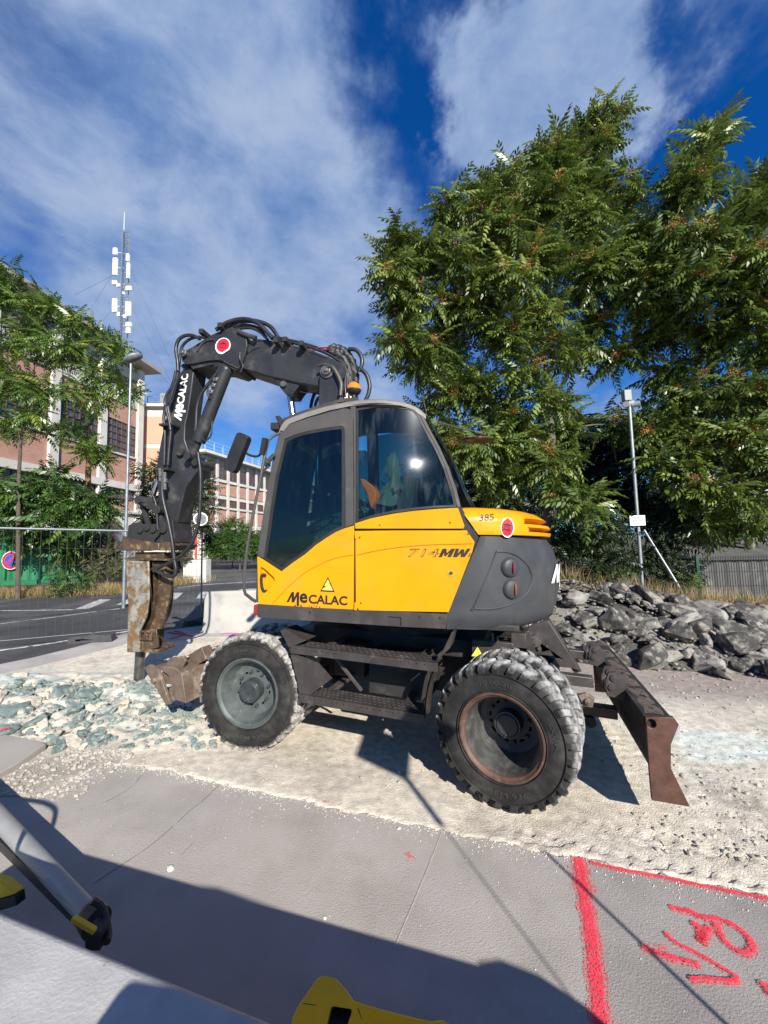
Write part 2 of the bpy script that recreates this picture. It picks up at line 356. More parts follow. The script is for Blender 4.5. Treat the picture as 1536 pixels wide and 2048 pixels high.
def left_rough(X, Y):
    left = sstep(-X, 1.25, 2.0)*sstep(Y, 3.55, 4.0)*sstep(-Y, -5.6, -5.0); rid = 1-np.abs(fbm(X+.5*Y, Y*1.6, 1.9, 5, 7, .55))*2
    return left*(.075*rid+.05*np.abs(fbm(X, Y, 3.1, 5, 8, .6))-.02)
def build_ground():
    def axis(lo, hi, dlo, dhi, st):
        mid = np.arange(dlo, dhi, st); r = [dhi]; s = st
        while r[-1] < hi: s *= 1.16; r.append(r[-1]+s)
        l = [dlo]; s = st
        while l[-1] > lo: s *= 1.16; l.append(l[-1]-s)
        return np.array(sorted(set(l[1:]))+list(mid)+r)
    xs = axis(-900, 900, -5.2, 7.0, .026); ys = axis(-300, 1500, 2.0, 8.4, .026)
    X, Y = np.meshgrid(xs, ys); Z = G(X, Y)
    ons = pip(X, Y, slabA) | pip(X, Y, slabB); onr = pip(X, Y, road)
    near = (Y < 13) & (np.abs(X) < 14)
    d = .009*fbm(X, Y, 1.2, 4, 1)+.005*fbm(X, Y, 5., 4, 2)+.0045*fbm(X, Y, 24., 3, 3, .7)
    # heap of broken greenish rock by the breaker
    left = sstep(-X, 1.25, 2.0)*sstep(Y, 3.55, 4.0)*sstep(-Y, -5.6, -5.0)
    d += left_rough(X, Y)
    grav = sstep(X, 1.6, 2.3)*sstep(Y, 2.4, 2.9)*sstep(-Y, -4.6, -4.1)
    d += grav*.016*fbm(X, Y, 26., 3, 9, .8)
    # tyre lug prints in the dust by the pavement
    a = math.radians(-17); U_ = X*math.cos(a)+Y*math.sin(a); Vv = -X*math.sin(a)+Y*math.cos(a)
    lane = np.exp(-((Vv-2.78)/.11)**4)*sstep(X, .5, .9)+np.exp(-((Vv-3.02)/.09)**4)*sstep(X, 1.0, 1.4)*.8
    pr = np.abs(((U_+.10*np.sin(Vv*26)+.03*fbm(X, Y, 4, 2, 12))/.105) % 1-.5)*2
    d += -lane*.020*sstep(pr, .60, .72)*(fbm(X, Y, 7, 2, 13) > -.25)
    # rut in front of the slab, loose lip
    d = d*np.where(near, 1, .3)
    Z = Z+d
    Z = np.where(ons, G(X, Y)-.05, Z); Z = np.where(onr, G(X, Y)-.06, Z)
    C = np.zeros(X.shape+(4,)); C[..., 3] = 1
    def put(c, w):
        for i in range(3): C[..., i] = C[..., i]*(1-w)+c[i]*w
    put((.66, .585, .47), np.ones_like(X))
    put((.43, .375, .31), .55*sstep(fbm(X, Y, 1.5, 5, 20), .05, .4))
    put((.66, .60, .50), .6*sstep(fbm(X, Y, .9, 5, 21), .1, .5))
    green = sstep(-X, 1.3, 2.1)*sstep(Y, 3.6, 4.1)*sstep(-Y, -6.0, -5.0)*sstep(fbm(X, Y, 1.6, 5, 22), -.15, .25)
    put((.40, .46, .42), .75*green)
    put((.20, .25, .23), .8*left*sstep(fbm(X, Y, 4.2, 4, 23), .1, .3))
    g2 = sstep(X, 2.2, 2.9)*sstep(Y, 3.1, 3.5)*sstep(-Y, -4.7, -3.9)
    put((.62, .70, .65), .8*g2*sstep(fbm(X*.7, Y*2, 1.2, 4, 24), -.2, .3))
    g3 = sstep(X, 1.9, 2.5)*sstep(Y, 2.3, 2.6)*sstep(-Y, -3.5, -3.0)
    put((.44, .40, .35), .65*g3*sstep(fbm(X, Y, 9, 4, 25), -.2, .3))
    put((.28, .255, .225), .75*sstep(Y, 4.6, 5.3)*sstep(X, 1.4, 2.2))
    put((.34, .27, .235), .7*sstep(Y, 5.0, 5.5)*sstep(-Y, -6.6, -6.2)*sstep(X, 2.2, 2.8))
    # gritty strip at the far left, kerb verge with dry soil
    put((.30, .27, .23), .7*sstep(-X, 1.9, 2.3)*sstep(-Y, -3.6, -3.3))
    far = sstep(Y, 12.6, 13.4)
    put((.26, .20, .12), far)
    put((.10, .11, .05), far*.7*sstep(fbm(X, Y, .6, 4, 26), -.1, .3))
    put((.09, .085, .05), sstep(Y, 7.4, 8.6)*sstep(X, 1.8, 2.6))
    nx, ny = len(xs), len(ys)
    me = bpy.data.meshes.new('ground'); vs = np.stack([X, Y, Z], -1).reshape(-1, 3)
    i = np.arange(nx*ny).reshape(ny, nx); q = np.stack([i[:-1, :-1], i[:-1, 1:], i[1:, 1:], i[1:, :-1]], -1).reshape(-1, 4)
    me.vertices.add(len(vs)); me.vertices.foreach_set('co', vs.ravel()); me.loops.add(q.size); me.loops.foreach_set('vertex_index', q.ravel())
    me.polygons.add(len(q)); me.polygons.foreach_set('loop_start', np.arange(0, q.size, 4)); me.update(calc_edges=True)
    me.polygons.foreach_set('use_smooth', np.ones(len(q), bool))
    ca = me.color_attributes.new('Col', 'FLOAT_COLOR', 'POINT'); ca.data.foreach_set('color', C.reshape(-1))
    me.materials.append(mat('dust_ground', (.5, .5, .5), .95, vcol=True, var=.22, scale=14., bump=1.0, bscale=85., bdist=.012, c3=(.20, .19, .17), c3scale=95., c3lo=.63, c3hi=.71, spec=.15))
    o = bpy.data.objects.new('ground', me); COL.objects.link(o); tag(o, kind='structure')
build_ground()

def sheet(name, poly, dz, m, thick=.0, kind='structure', nseg=0, parent=None, zf=None):
    P, tr = tess(poly); mb = MB(); n = len(P); zf = zf or (lambda x, y: float(G(x, y)))
    vs = [(x, y, zf(x, y)+dz) for x, y in P]; fs = list(tr)
    if thick:
        vs += [(x, y, zf(x, y)+dz-thick) for x, y in P]; fs += [(i, (i+1) % n, (i+1) % n+n, i+n) for i in range(n)]
    mb.add(vs, fs); o = mb.build(name, m, ang=30, parent=parent)
    if kind: tag(o, kind=kind)
    return o
M_conc = mat('grey_concrete_paving', (.365, .330, .290), .9, var=.15, scale=2.6, bump=.8, bscale=130., bdist=.006, c3=(.20, .18, .16), c3scale=85., c3lo=.66, c3hi=.74, col2=(.33, .30, .275), c2scale=1.3, c2lo=.46, c2hi=.66, coord='Generated' if 0 else 'Object', spec=.25)
M_asph = mat('worn_asphalt', (.30, .27, .245), .92, var=.16, scale=2.2, bump=.9, bscale=120., bdist=.006, c3=(.50, .46, .42), c3scale=110., c3lo=.62, c3hi=.72, spec=.25)
M_road = mat('dark_road_asphalt', (.050, .050, .052), .85, var=.2, scale=1.2, bump=.5, bscale=60., bdist=.006, c3=(.13, .13, .13), c3scale=60., c3lo=.62, c3hi=.74, col2=(.095, .093, .09), c2scale=.35, c2lo=.45, c2hi=.6, spec=.35)
sheet('concrete_pavement', slabA, .0, M_conc, .06)
sheet('asphalt_pavement', slabB, .0, M_asph, .06)
def road_sheet():
    # one sheet, cut into cells so that it follows the rising ground
    mb = MB(); xs = np.concatenate([np.arange(-60, -12, 3.), np.arange(-12, 14.1, .5)]); ys = np.concatenate([np.arange(2.5, 16, .25), np.arange(16, 60.1, 1.5)])
    bm = bmesh.new(); P, tr = tess(road); vs = [bm.verts.new((x, y, 0)) for x, y in P]
    for t in tr: bm.faces.new([vs[k] for k in t])
    for y in np.arange(13, 50, 1.): bmesh.ops.bisect_plane(bm, geom=bm.verts[:]+bm.edges[:]+bm.faces[:], plane_co=(0, y, 0), plane_no=(0, 1, 0))
    for x in (-7.2, 4.8, -2, -1, 0, 1, 2, 3, 4, 5, 6): bmesh.ops.bisect_plane(bm, geom=bm.verts[:]+bm.edges[:]+bm.faces[:], plane_co=(x, 0, 0), plane_no=(1, 0, 0))
    for v in bm.verts: v.co.z = float(G(v.co.x, v.co.y))+.004
    me = bpy.data.meshes.new('road'); bm.to_mesh(me); bm.free(); me.materials.append(M_road)
    o = bpy.data.objects.new('road', me); COL.objects.link(o); tag(o, kind='structure')
road_sheet()
# paler paving strip between dust and road
ps = gpoly([(-60, 1345), (0, 1330), (60, 1318), (150, 1296), (250, 1268), (330, 1262), (420, 1250), (520, 1255), (540, 1275), (410, 1275), (330, 1283), (250, 1290), (150, 1316), (60, 1338), (0, 1350), (-60, 1372)])
M_strip = mat('pale_paving', (.38, .35, .32), .9, var=.15, scale=3., bump=.4, bscale=60., bdist=.006, spec=.25)
sheet('paving_strip', ps, .012, M_strip, .05)
M_white = mat('worn_white_paint', (.50, .50, .48), .8, var=.15, scale=8., alpha=(9., .36, .52))
M_red = mat('red_spray_paint', (.93, .045, .085), .85, var=.12, scale=20., alpha=(130., .42, .55))
M_redf = mat('faint_red_spray_paint', (.80, .12, .12), .85, var=.12, scale=20., alpha=(42., .50, .66))
M_pink = mat('magenta_spray_paint', (.75, .06, .45), .85, var=.1, scale=20., alpha=(30., .4, .56))
def stroke(mb, pts, w, dz, raw=False):
    """flat paint stroke on the ground along photo pixels (w in metres)"""
    P = [Vector((*gp(*p)[:2], 0)) for p in pts] if not raw else [Vector((*p, 0)) for p in pts]
    if len(P) > 2: P = catmull(P, 5)
    rows = []
    for i, p in enumerate(P):
        d = (P[min(i+1, len(P)-1)]-P[max(i-1, 0)]).normalized(); s_ = Vector((-d.y, d.x, 0))
        ww = w*(1+.12*math.sin(i*1.7)+.08*math.sin(i*4.1))
        rows.append([tuple((q.x, q.y, float(G(q.x, q.y))+dz)) for q in (p-s_*ww/2, p+s_*ww/2)])
    mb.grid(rows)
RED = [([(1158, 1716), (1166, 1775), (1180, 1850), (1190, 1930), (1204, 2060)], .052), ([(1180, 1726), (1240, 1740), (1330, 1757), (1420, 1776), (1545, 1801)], .020),
       ([(1340, 1816), (1362, 1822), (1388, 1828), (1402, 1840)], .026), ([(1382, 1848), (1398, 1856), (1404, 1872), (1402, 1888), (1412, 1868), (1424, 1858)], .030),
       ([(1404, 1838), (1440, 1842), (1476, 1858), (1502, 1884), (1504, 1904), (1482, 1908), (1456, 1890), (1440, 1868), (1432, 1848)], .026),
       ([(1332, 1868), (1352, 1888), (1392, 1908), (1440, 1936), (1474, 1958), (1462, 1966), (1420, 1962), (1380, 1962)], .019), ([(1284, 1896), (1316, 1910), (1356, 1922), (1402, 1934)], .023), ([(1525, 1968), (1540, 1985), (1550, 2000)], .03)]
mk = MB(); mf = MB()
for i, (p_, w_) in enumerate(RED): stroke(mk, p_, w_, .0055+.0009*i); stroke(mf, p_, w_*1.75, .0035+.0002*i)
tag(mk.build('ground_marking', M_red, ang=0, fix=False), kind='structure')
M_mist = mat('red_paint_overspray', (.80, .10, .11), .85, var=.12, scale=20., alpha=(120., .46, .58)); tag(mf.build('ground_marking', M_mist, ang=0, fix=False), kind='structure')
mk = MB()
stroke(mk, [(76, 1645), (100, 1642), (134, 1636)], .035, .005); stroke(mk, [(1160, 1735), (1172, 1800)], .13, .0035); stroke(mk, [(818, 1705), (822, 1725)], .06, .005)
stroke(mk, [(1290, 1895), (1340, 1905)], .05, .0035); stroke(mk, [(645, 1605), (672, 1606)], .03, .006)
tag(mk.build('ground_marking', M_redf, ang=0, fix=False), kind='structure')
mk = MB()
for pts in ([(-5, 1484), (18, 1478)],): stroke(mk, pts, .05, .10)
tag(mk.build('ground_marking', M_red, ang=0, fix=False), kind='structure')
mk = MB()
stroke(mk, [(335, 1266), (372, 1272), (388, 1274)], .10, .014); stroke(mk, [(340, 1280), (368, 1270), (348, 1263)], .08, .0155); stroke(mk, [(180, 1274), (240, 1268)], .10, .014)
tag(mk.build('ground_marking', mat('dark_red_spray_paint', (.45, .03, .06), .85, alpha=(30., .36, .5)), ang=0, fix=False), kind='structure')
mk = MB(); stroke(mk, [(442, 1270), (460, 1267), (476, 1270), (455, 1273)], .07, .017)
tag(mk.build('ground_marking', M_pink, ang=0, fix=False), kind='structure')
# road paint: edge line, lane lines, zebra bars
mk = MB()
stroke(mk, [(-40, 1309), (0, 1302), (100, 1288), (240, 1266), (300, 1258)], .10, .010)
stroke(mk, [(-20, 1248), (0, 1244), (120, 1232), (240, 1218)], .09, .010)
stroke(mk, [(0, 1212), (80, 1215), (148, 1217)], .10, .010)
stroke(mk, [(355, 1176), (420, 1172), (520, 1168)], .12, .010)
tag(mk.build('road_line', M_white, ang=0, fix=False), kind='structure')
mk = MB()
for a, b, c, d in (((150, 1216), (178, 1216), (222, 1196), (200, 1194)), ((232, 1210), (262, 1208), (288, 1196), (262, 1194)), ((322, 1198), (352, 1200), (366, 1186), (345, 1186)), ((392, 1198), (425, 1197), (432, 1184), (402, 1184)), ((468, 1190), (510, 1189), (520, 1179), (480, 1180))):
    q = [gp(*p) for p in (a, b, c, d)]; mk.add([(p[0], p[1], float(G(p[0], p[1]))+.011) for p in q], [(0, 1, 2, 3)])
tag(mk.build('zebra_crossing', M_white, ang=0, fix=False), kind='structure')
# joint and cracks in the paving
mk = MB(); stroke(mk, [(885, 1661), (862, 1722), (830, 1800), (790, 1895)], .007, .003)
tag(mk.build('paving_joint', mat('pale_joint_filler', (.42, .38, .34), .9, var=.2, scale=30.), ang=0, fix=False), kind='structure')
mk = MB(); stroke(mk, [(441, 1568), (408, 1600), (380, 1622), (352, 1648), (325, 1672), (290, 1700), (232, 1738), (185, 1770)], .005, .003); stroke(mk, [(282, 1552), (262, 1575), (210, 1605), (152, 1622)], .004, .003); stroke(mk, [(392, 1682), (360, 1712)], .003, .003)
tag(mk.build('paving_crack', mat('dark_crack_gap', (.12, .11, .10), .95, alpha=(14., .42, .5)), ang=0, fix=False), kind='structure')  # cracks drawn as thin dark strips
# kerb across the road
mk = MB(); kp = [(-60, 12.95), (-30, 13.0), (-12.6, 13.7), (-11.4, 17.4), (-12.6, 25), (-13.6, 34), (-12.2, 60)]
def kerb(pts, w=.16, h=.13):
    mb = MB(); P = [Vector((*p, 0)) for p in pts]; rows = []
    P2 = []
    for a, b in zip(P[:-1], P[1:]):
        n = max(1, int((b-a).length/1.0)); P2 += [a.lerp(b, i/n) for i in range(n)]
    P2.append(P[-1])
    for i, p in enumerate(P2):
        d = (P2[min(i+1, len(P2)-1)]-P2[max(i-1, 0)]).normalized(); s_ = Vector((-d.y, d.x, 0))*w; z = float(G(p.x, p.y))
        q = p+s_; rows.append([(p.x, p.y, z-.05), (p.x, p.y, z+h), (q.x, q.y, z+h), (q.x, q.y, z-.05)])
    mb.grid(rows); return mb
tag(kerb(kp).build('kerb', mat('old_kerb_stone', (.27, .25, .22), .9, var=.25, scale=2.5, bump=.5, bscale=20., bdist=.02), ang=30), kind='structure')
# ------------------------------------------------------------------ wheeled excavator: frames
def mkframe(phi, o):
    ex = np.array([math.cos(phi), -math.sin(phi), 0]); ex[2] = -GS*ex[0]; ex /= np.linalg.norm(ex)
    nz = gn/np.linalg.norm(gn); ex = ex-nz*(ex@nz); ex /= np.linalg.norm(ex); return np.array(o, float), ex, np.cross(nz, ex), nz
FU = mkframe(R_(19), (-.205, 3.195, 0)); FV = mkframe(R_(10.5), FU[0]+FU[2]*1.2)
def fmat(f): return Matrix([[f[1][i], f[2][i], f[3][i], f[0][i]] for i in range(3)]+[[0, 0, 0, 1]])
MU, MV = fmat(FU), fmat(FV); V2U = MU.inverted() @ MV
def on(f, px, py, y):
    o, ex, ey, ez = f; d = ray(px, py); p0 = o+ey*y; p = CAM+d*(((p0-CAM)@ey)/(d@ey))-o
    return (float(p@ex), float(p@ez))
def pu(pts, y): return [on(FU, *p, y) for p in pts]
def pv(pts, y): return [on(FV, *p, y) for p in pts]
def z2(f, z0): pass
exc = empty('wheeled_excavator', Mx=MU)
tag(exc, 'yellow and dark grey wheeled excavator with black boom and hydraulic breaker', 'excavator')

M_yel = mat('yellow_paint', (.66, .268, .0), .38, var=.07, scale=2.2, coat=.0, spec=.28, bump=.03, bscale=90., bdist=.002, col2=(.56, .24, .03), c2scale=3.2, c2lo=.46, c2hi=.85, c3=(.30, .14, .03), c3scale=45., c3lo=.74, c3hi=.78)
M_grey = mat('dark_grey_moulding', (.042, .043, .046), .5, spec=.32, var=.12, scale=4., bump=.25, bscale=260., bdist=.002, col2=(.062, .060, .056), c2scale=2.5, c2lo=.5, c2hi=.75)
M_frame = mat('weathered_cab_frame', (.058, .053, .050), .6, spec=.3, var=.14, scale=5., bump=.12, bscale=120., bdist=.002, col2=(.12, .105, .09), c2scale=4., c2lo=.55, c2hi=.8)
M_roof = mat('dusty_cab_roof', (.17, .15, .135), .6, var=.15, scale=6., col2=(.16, .14, .13), c2scale=5., c2lo=.5, c2hi=.7)
M_black = mat('black_steel', (.016, .015, .015), .75, var=.25, scale=6., bump=.1, bscale=60., bdist=.003, col2=(.055, .048, .042), c2scale=5., c2lo=.52, c2hi=.7)
M_boom = mat('worn_boom_paint', (.024, .024, .026), .42, spec=.35, var=.2, scale=3.5, bump=.08, bscale=40., bdist=.004, col2=(.085, .078, .072), c2scale=3.2, c2lo=.5, c2hi=.75, c3=(.12, .07, .045), c3scale=14., c3lo=.70, c3hi=.78)
M_step = mat('worn_step_steel', (.060, .050, .046), .5, metal=.3, var=.2, scale=8., bump=.15, bscale=60., bdist=.003, col2=(.13, .11, .095), c2scale=9., c2lo=.55, c2hi=.75)
M_rubberhose = mat('hose_rubber', (.018, .018, .020), .42, var=.2, scale=10.)
M_seal = mat('black_rubber_seal', (.012, .012, .012), .55, var=.1)
M_chrome = mat('chromed_rod', (.55, .55, .56), .25, metal=1., var=.05)
M_steelp = mat('pin_steel', (.20, .18, .165), .4, metal=.7, var=.3, scale=20., col2=(.12, .07, .045), c2scale=20.)
M_rust = mat('rusty_blade_steel', (.10, .045, .030), .55, metal=.15, var=.3, scale=8., bump=.3, bscale=60., bdist=.004, col2=(.075, .040, .030), c2scale=6., c2lo=.45, c2hi=.62, c3=(.30, .17, .12), c3scale=16., c3lo=.66, c3hi=.74)
M_brown = mat('brown_worn_steel', (.13, .092, .068), .55, metal=.1, var=.3, scale=9., bump=.2, bscale=60., bdist=.004, col2=(.30, .24, .185), c2scale=5., c2lo=.52, c2hi=.7, c3=(.07, .045, .03), c3scale=18., c3lo=.6, c3hi=.7)
M_breaker = mat('chipped_breaker_paint', (.235, .225, .195), .5, metal=.1, var=.25, scale=8., bump=.35, bscale=40., bdist=.004, col2=(.16, .095, .04), c2scale=9., c2lo=.44, c2hi=.56, c3=(.045, .03, .02), c3scale=22., c3lo=.60, c3hi=.66)
M_breaker2 = mat('rusty_breaker_steel', (.085, .055, .033), .5, metal=.3, var=.3, scale=8., bump=.35, bscale=40., bdist=.004, col2=(.24, .15, .07), c2scale=7., c2lo=.5, c2hi=.6, c3=(.035, .025, .02), c3scale=20., c3lo=.58, c3hi=.66)
M_glass = glass_mat('tinted_window_glass', (.30, .44, .41), film=.012); M_glassf = glass_mat('dusty_window_glass', (.36, .52, .49), .02, film=.10)
M_glass2 = glass_mat('dark_rear_glass', (.20, .28, .27), .02)
M_white_l = mat('white_lettering', (.82, .82, .80), .5, var=.05)
M_black_l = mat('black_lettering', (.012, .010, .010), .5, var=.05)
M_redst = mat('red_sticker', (.72, .015, .03), .4, var=.06)
M_yelst = mat('pale_yellow_sticker', (.86, .72, .10), .45, var=.05)

# tyres: sidewall black rubber, dry dust caked where the radius is large
def tyre_mat(name, dust, lo, hi):
    m = mat(name, (.023, .022, .021), .88, spec=.15, var=.35, scale=9., col2=(.060, .056, .050), c2scale=3.5, c2lo=.42, c2hi=.75, bump=.25, bscale=60., bdist=.004)
    nt = m.node_tree; L = nt.links.new; p = [n for n in nt.nodes if n.type == 'BSDF_PRINCIPLED'][0]
    tc = node(nt, 'ShaderNodeTexCoord'); s = node(nt, 'ShaderNodeSeparateXYZ'); L(tc.outputs['Object'], s.inputs[0])
    r = mathn(nt, 'SQRT', mathn(nt, 'ADD', mathn(nt, 'MULTIPLY', s.outputs[0], s.outputs[0]), mathn(nt, 'MULTIPLY', s.outputs[2], s.outputs[2])))
    n = node(nt, 'ShaderNodeTexNoise', i_Scale=11., i_Detail=6., i_Roughness=.65); L(tc.outputs['Object'], n.inputs['Vector'])
    rr = mathn(nt, 'ADD', r, mathn(nt, 'MULTIPLY', mathn(nt, 'SUBTRACT', n.outputs['Fac'], .5), .10))
    f = ramp(nt, rr, lo, hi)
    f = mathn(nt, 'MULTIPLY', f, ramp(nt, n.outputs['Fac'], .28, .50, .45, 1.))
    old = p.inputs['Base Color'].links[0].from_socket
    n2 = node(nt, 'ShaderNodeTexNoise', i_Scale=24., i_Detail=5.); L(tc.outputs['Object'], n2.inputs['Vector'])
    dc = mixc(nt, ramp(nt, n2.outputs['Fac'], .4, .62), dust, tuple(.55*c for c in dust))
    L(mixc(nt, f, old, dc), p.inputs['Base Color']); return m
M_tyreF = tyre_mat('dust_caked_tyre', (.44, .41, .375), .450, .492)
M_tyreR = tyre_mat('dusty_tyre', (.36, .35, .33), .462, .515)
M_rimF = mat('green_grey_rim_paint', (.072, .085, .080), .5, var=.25, scale=9., bump=.15, bscale=60., bdist=.003, col2=(.075, .085, .08), c2scale=5., c3=(.15, .145, .13), c3scale=26., c3lo=.6, c3hi=.7)
M_rimR = mat('rusty_rim_edge', (.088, .046, .032), .6, var=.3, scale=14., bump=.2, bscale=90., bdist=.003, c3=(.15, .085, .06), c3scale=30., c3lo=.6, c3hi=.72)
M_dish = mat('scratched_dish', (.085, .083, .078), .5, metal=.3, var=.4, scale=14., col2=(.17, .165, .155), c2scale=16., c2lo=.55, c2hi=.7)
M_hub = mat('dark_hub', (.035, .042, .043), .35, var=.3, scale=12., c3=(.16, .12, .09), c3scale=20., c3lo=.62, c3hi=.7)

RT = .497
def tyre_mesh(style):
    mb = MB(); w = .265
    half = [(.020, .285), (.006, .300), (-.004, .335), (-.008, .375), (-.004, .415), (.006, .447), (.022, .470), (.045, .484), (.08, .490), (w/2, .4925)]
    prof = [(y, r) for y, r in half]+[(w-y, r) for y, r in half[::-1][1:]]
    mb.lathe(prof, n=72)
    # rings moulded in the sidewall
    for rr in (.312, .43):
        mb.lathe([(-.001, rr-.004), (-.0125, rr-.002), (-.0125, rr+.002), (-.001, rr+.004)], n=72)
    N = 29 if style == 'bar' else 30
    rs_ = random.Random(5)
    for side in (0, 1):
        for k in range(N):
            a0 = 2*math.pi*(k+.5*side)/N
            if style == 'bar': path = [(.142, .488, 0.), (.105, .492, .035), (.06, .489, .085), (.025, .478, .118), (.004, .458, .135), (-.004, .438, .142)]; wa = .112; h = .024
            else: path = [(.128, .488, 0.), (.085, .490, .010), (.048, .487, .02), (.018, .474, .03), (.002, .456, .036)]; wa = .125; h = .026
            rows = []; jit = rs_.uniform(-.012, .012)
            for i, (y, r, da) in enumerate(path):
                hh = h*(1 if i < len(path)-1 else .3); ny = 0. if i < 2 else (-.5 if i < 4 else -.9); nr = 1. if i < 2 else (.85 if i < 4 else .45)
                if i == len(path)-1: nr, ny = .3, -.9
                w_ = wa*(.86 if i == 0 else 1.)
                row = []
                for (s_, lift) in ((-.5, 0), (-.42, 1), (.42, 1), (.5, 0)):
                    aa = a0+jit+da+s_*w_*(1.08 if lift == 0 else .92); R0 = r-.006+lift*hh*nr; Y = y+lift*hh*ny
                    if side: Y = w-Y
                    row.append((R0*math.cos(aa), Y, R0*math.sin(aa)))
                rows.append(row)
            mb.grid(rows)
            o = len(mb.v); mb.add([rows[0][i] for i in range(4)], [(0, 1, 2, 3)]); mb.add(rows[-1], [(3, 2, 1, 0)])
    return mb
def arc_text(mb, txt, R, a_mid, h, span, y=-.0125, flip=False):
    V, F_, asp = glyphs(txt, bold=.01)
    vs = []
    for u, v in V:
        a = a_mid-(u-.5)*span*(-1 if flip else 1); r = R+(v-.5)*h*(-1 if flip else 1)
        vs.append((r*math.cos(a), y, r*math.sin(a)))
    mb.add(vs, F_)
def make_wheel(style, seed, rimmat, tyremat, depth):
    hub = MB()
    hub.lathe([(depth+.02, .0), (depth+.02, .0)], n=3)
    hub = MB(); hub.cyl((0, depth+.03, 0), (0, depth-.085, 0), .098, .098, 28); hub.cyl((0, depth-.08, 0), (0, depth-.095, 0), .088, .075, 28)
    for k in range(8):
        a = 2*math.pi*(k+.3)/8; c = (.150*math.cos(a), 0, .150*math.sin(a)); hub.cyl((c[0], depth+.01, c[2]), (c[0], depth-.022, c[2]), .016, .013, 6)
    for k in range(3):
        a = 2*math.pi*k/3+.4; c = (.07*math.cos(a), 0, .07*math.sin(a)); hub.cyl((c[0], depth-.08, c[2]), (c[0], depth-.102, c[2]), .008, .008, 8)
    w = hub.build('wheel', M_hub, exc, bevel=.004)
    rim = MB(); rim.lathe([(.022, .302), (.0, .304), (-.010, .298), (-.010, .288), (.004, .280), (.012, .268), (.03, .262)], n=64, mi=0)
    rim.lathe([(.03, .262), (.07, .248), (depth*.75, .240), (depth, .225), (depth+.006, .19)], n=64, mi=1)
    # disc with slots
    n = 64; mb = rim
    out = [(.19*math.cos(2*math.pi*i/n), .19*math.sin(2*math.pi*i/n)) for i in range(n)]; inn = [(.088*math.cos(2*math.pi*i/24), .088*math.sin(2*math.pi*i/24)) for i in range(24)]
    holes = [inn]
    for k in range(8):
        a = 2*math.pi*(k+.8)/8; c = (.152*math.cos(a), .152*math.sin(a)); L_ = .02 if k % 4 else .03
        holes.append([(c[0]-math.sin(a)*L_*math.cos(t)+math.cos(a)*.010*math.sin(t), c[1]+math.cos(a)*L_*math.cos(t)+math.sin(a)*.010*math.sin(t)) for t in np.linspace(0, 2*math.pi, 9)[:-1]])
    rim.prism(out, depth+.006, depth+.02, holes, mi=1)
    rim.lathe([(.245, .262), (.262, .30), (.240, .30)], n=48, mi=0)
    rim.build('rim', list(rimmat), w, bevel=0)
    ty = tyre_mesh(style); ty.build('tyre', tyremat, w, ang=40)
    tx = MB(); arc_text(tx, '10.00-20', .372, R_(95), .030, .62); arc_text(tx, 'EM 936', .372, R_(-78), .032, .62, flip=True); arc_text(tx, 'EXTRA', .372, R_(15), .026, .45)
    tx.build('tyre_lettering', mat('raised_rubber', (.034, .034, .034), .8), w, ang=0)
    return w
WF = make_wheel('block', 1, (M_rimF, M_rimF), M_tyreF, .12)
WR = make_wheel('bar', 2, (M_rimR, M_dish), M_tyreR, .30)
WZ = .505
def put_wheel(w, x, y, yaw, spin, flip=False, new=True):
    o = copy_tree(w, exc) if new else w
    m = Matrix.Translation((x, y, WZ)) @ Matrix.Rotation(yaw, 4, 'Z')
    if flip: m = m @ Matrix.Rotation(math.pi, 4, 'Z')
    o.matrix_local = m @ Matrix.Rotation(spin, 4, 'Y'); return o
FX, RX = -1.165, 1.075; fy, ry = R_(6), R_(-11)      # steered apart a little
for (w, X_, yw, new) in ((WF, FX, fy, False), (WR, RX, ry, False)):
    cy = .30; ax = Matrix.Translation((X_, cy, 0)) @ Matrix.Rotation(yw, 4, 'Z')
    cy2 = 2.12; ax2 = Matrix.Translation((X_, cy2, 0)) @ Matrix.Rotation(yw, 4, 'Z')
    for i, (dy, fl, a_) in enumerate(((-.30, False, ax), (.02, False, ax), (-.02, True, ax2), (.30, True, ax2))):
        p = a_ @ Vector((0, dy, 0)); put_wheel(w, p.x, p.y, yw, .35*i, fl, new=(i > 0))

# ------------------------------------------------------------------ chassis
ch = MB()
ch.box((0, 1.2, .72), (2.5, .62, .30)); ch.box((0, 1.2, .92), (1.7, 1.1, .16)); ch.box((-.02, 1.2, .52), (1.6, .5, .2))
ch.box((FX, 1.2, .505), (.26, 1.5, .24)); ch.box((RX, 1.2, .505), (.26, 1.5, .24)); ch.cyl((RX, .75, .505), (RX, 1.65, .505), .17, n=20); ch.cyl((FX, .75, .505), (FX, 1.65, .505), .17, n=20)
ch.box((.15, .62, .70), (.55, .5, .36)); ch.box((-.35, .66, .76), (.3, .42, .3)); ch.box((.0, 1.2, .42), (.9, .2, .12))
chs = ch.build('chassis', M_black, exc, bevel=.012)
sw = MB(); sw.cyl((0, 1.2, .98), (0, 1.2, 1.2), .52, n=40); sw.cyl((0, 1.2, 1.0), (0, 1.2, 1.06), .60, n=40); sw.build('slew_ring', M_black, exc)
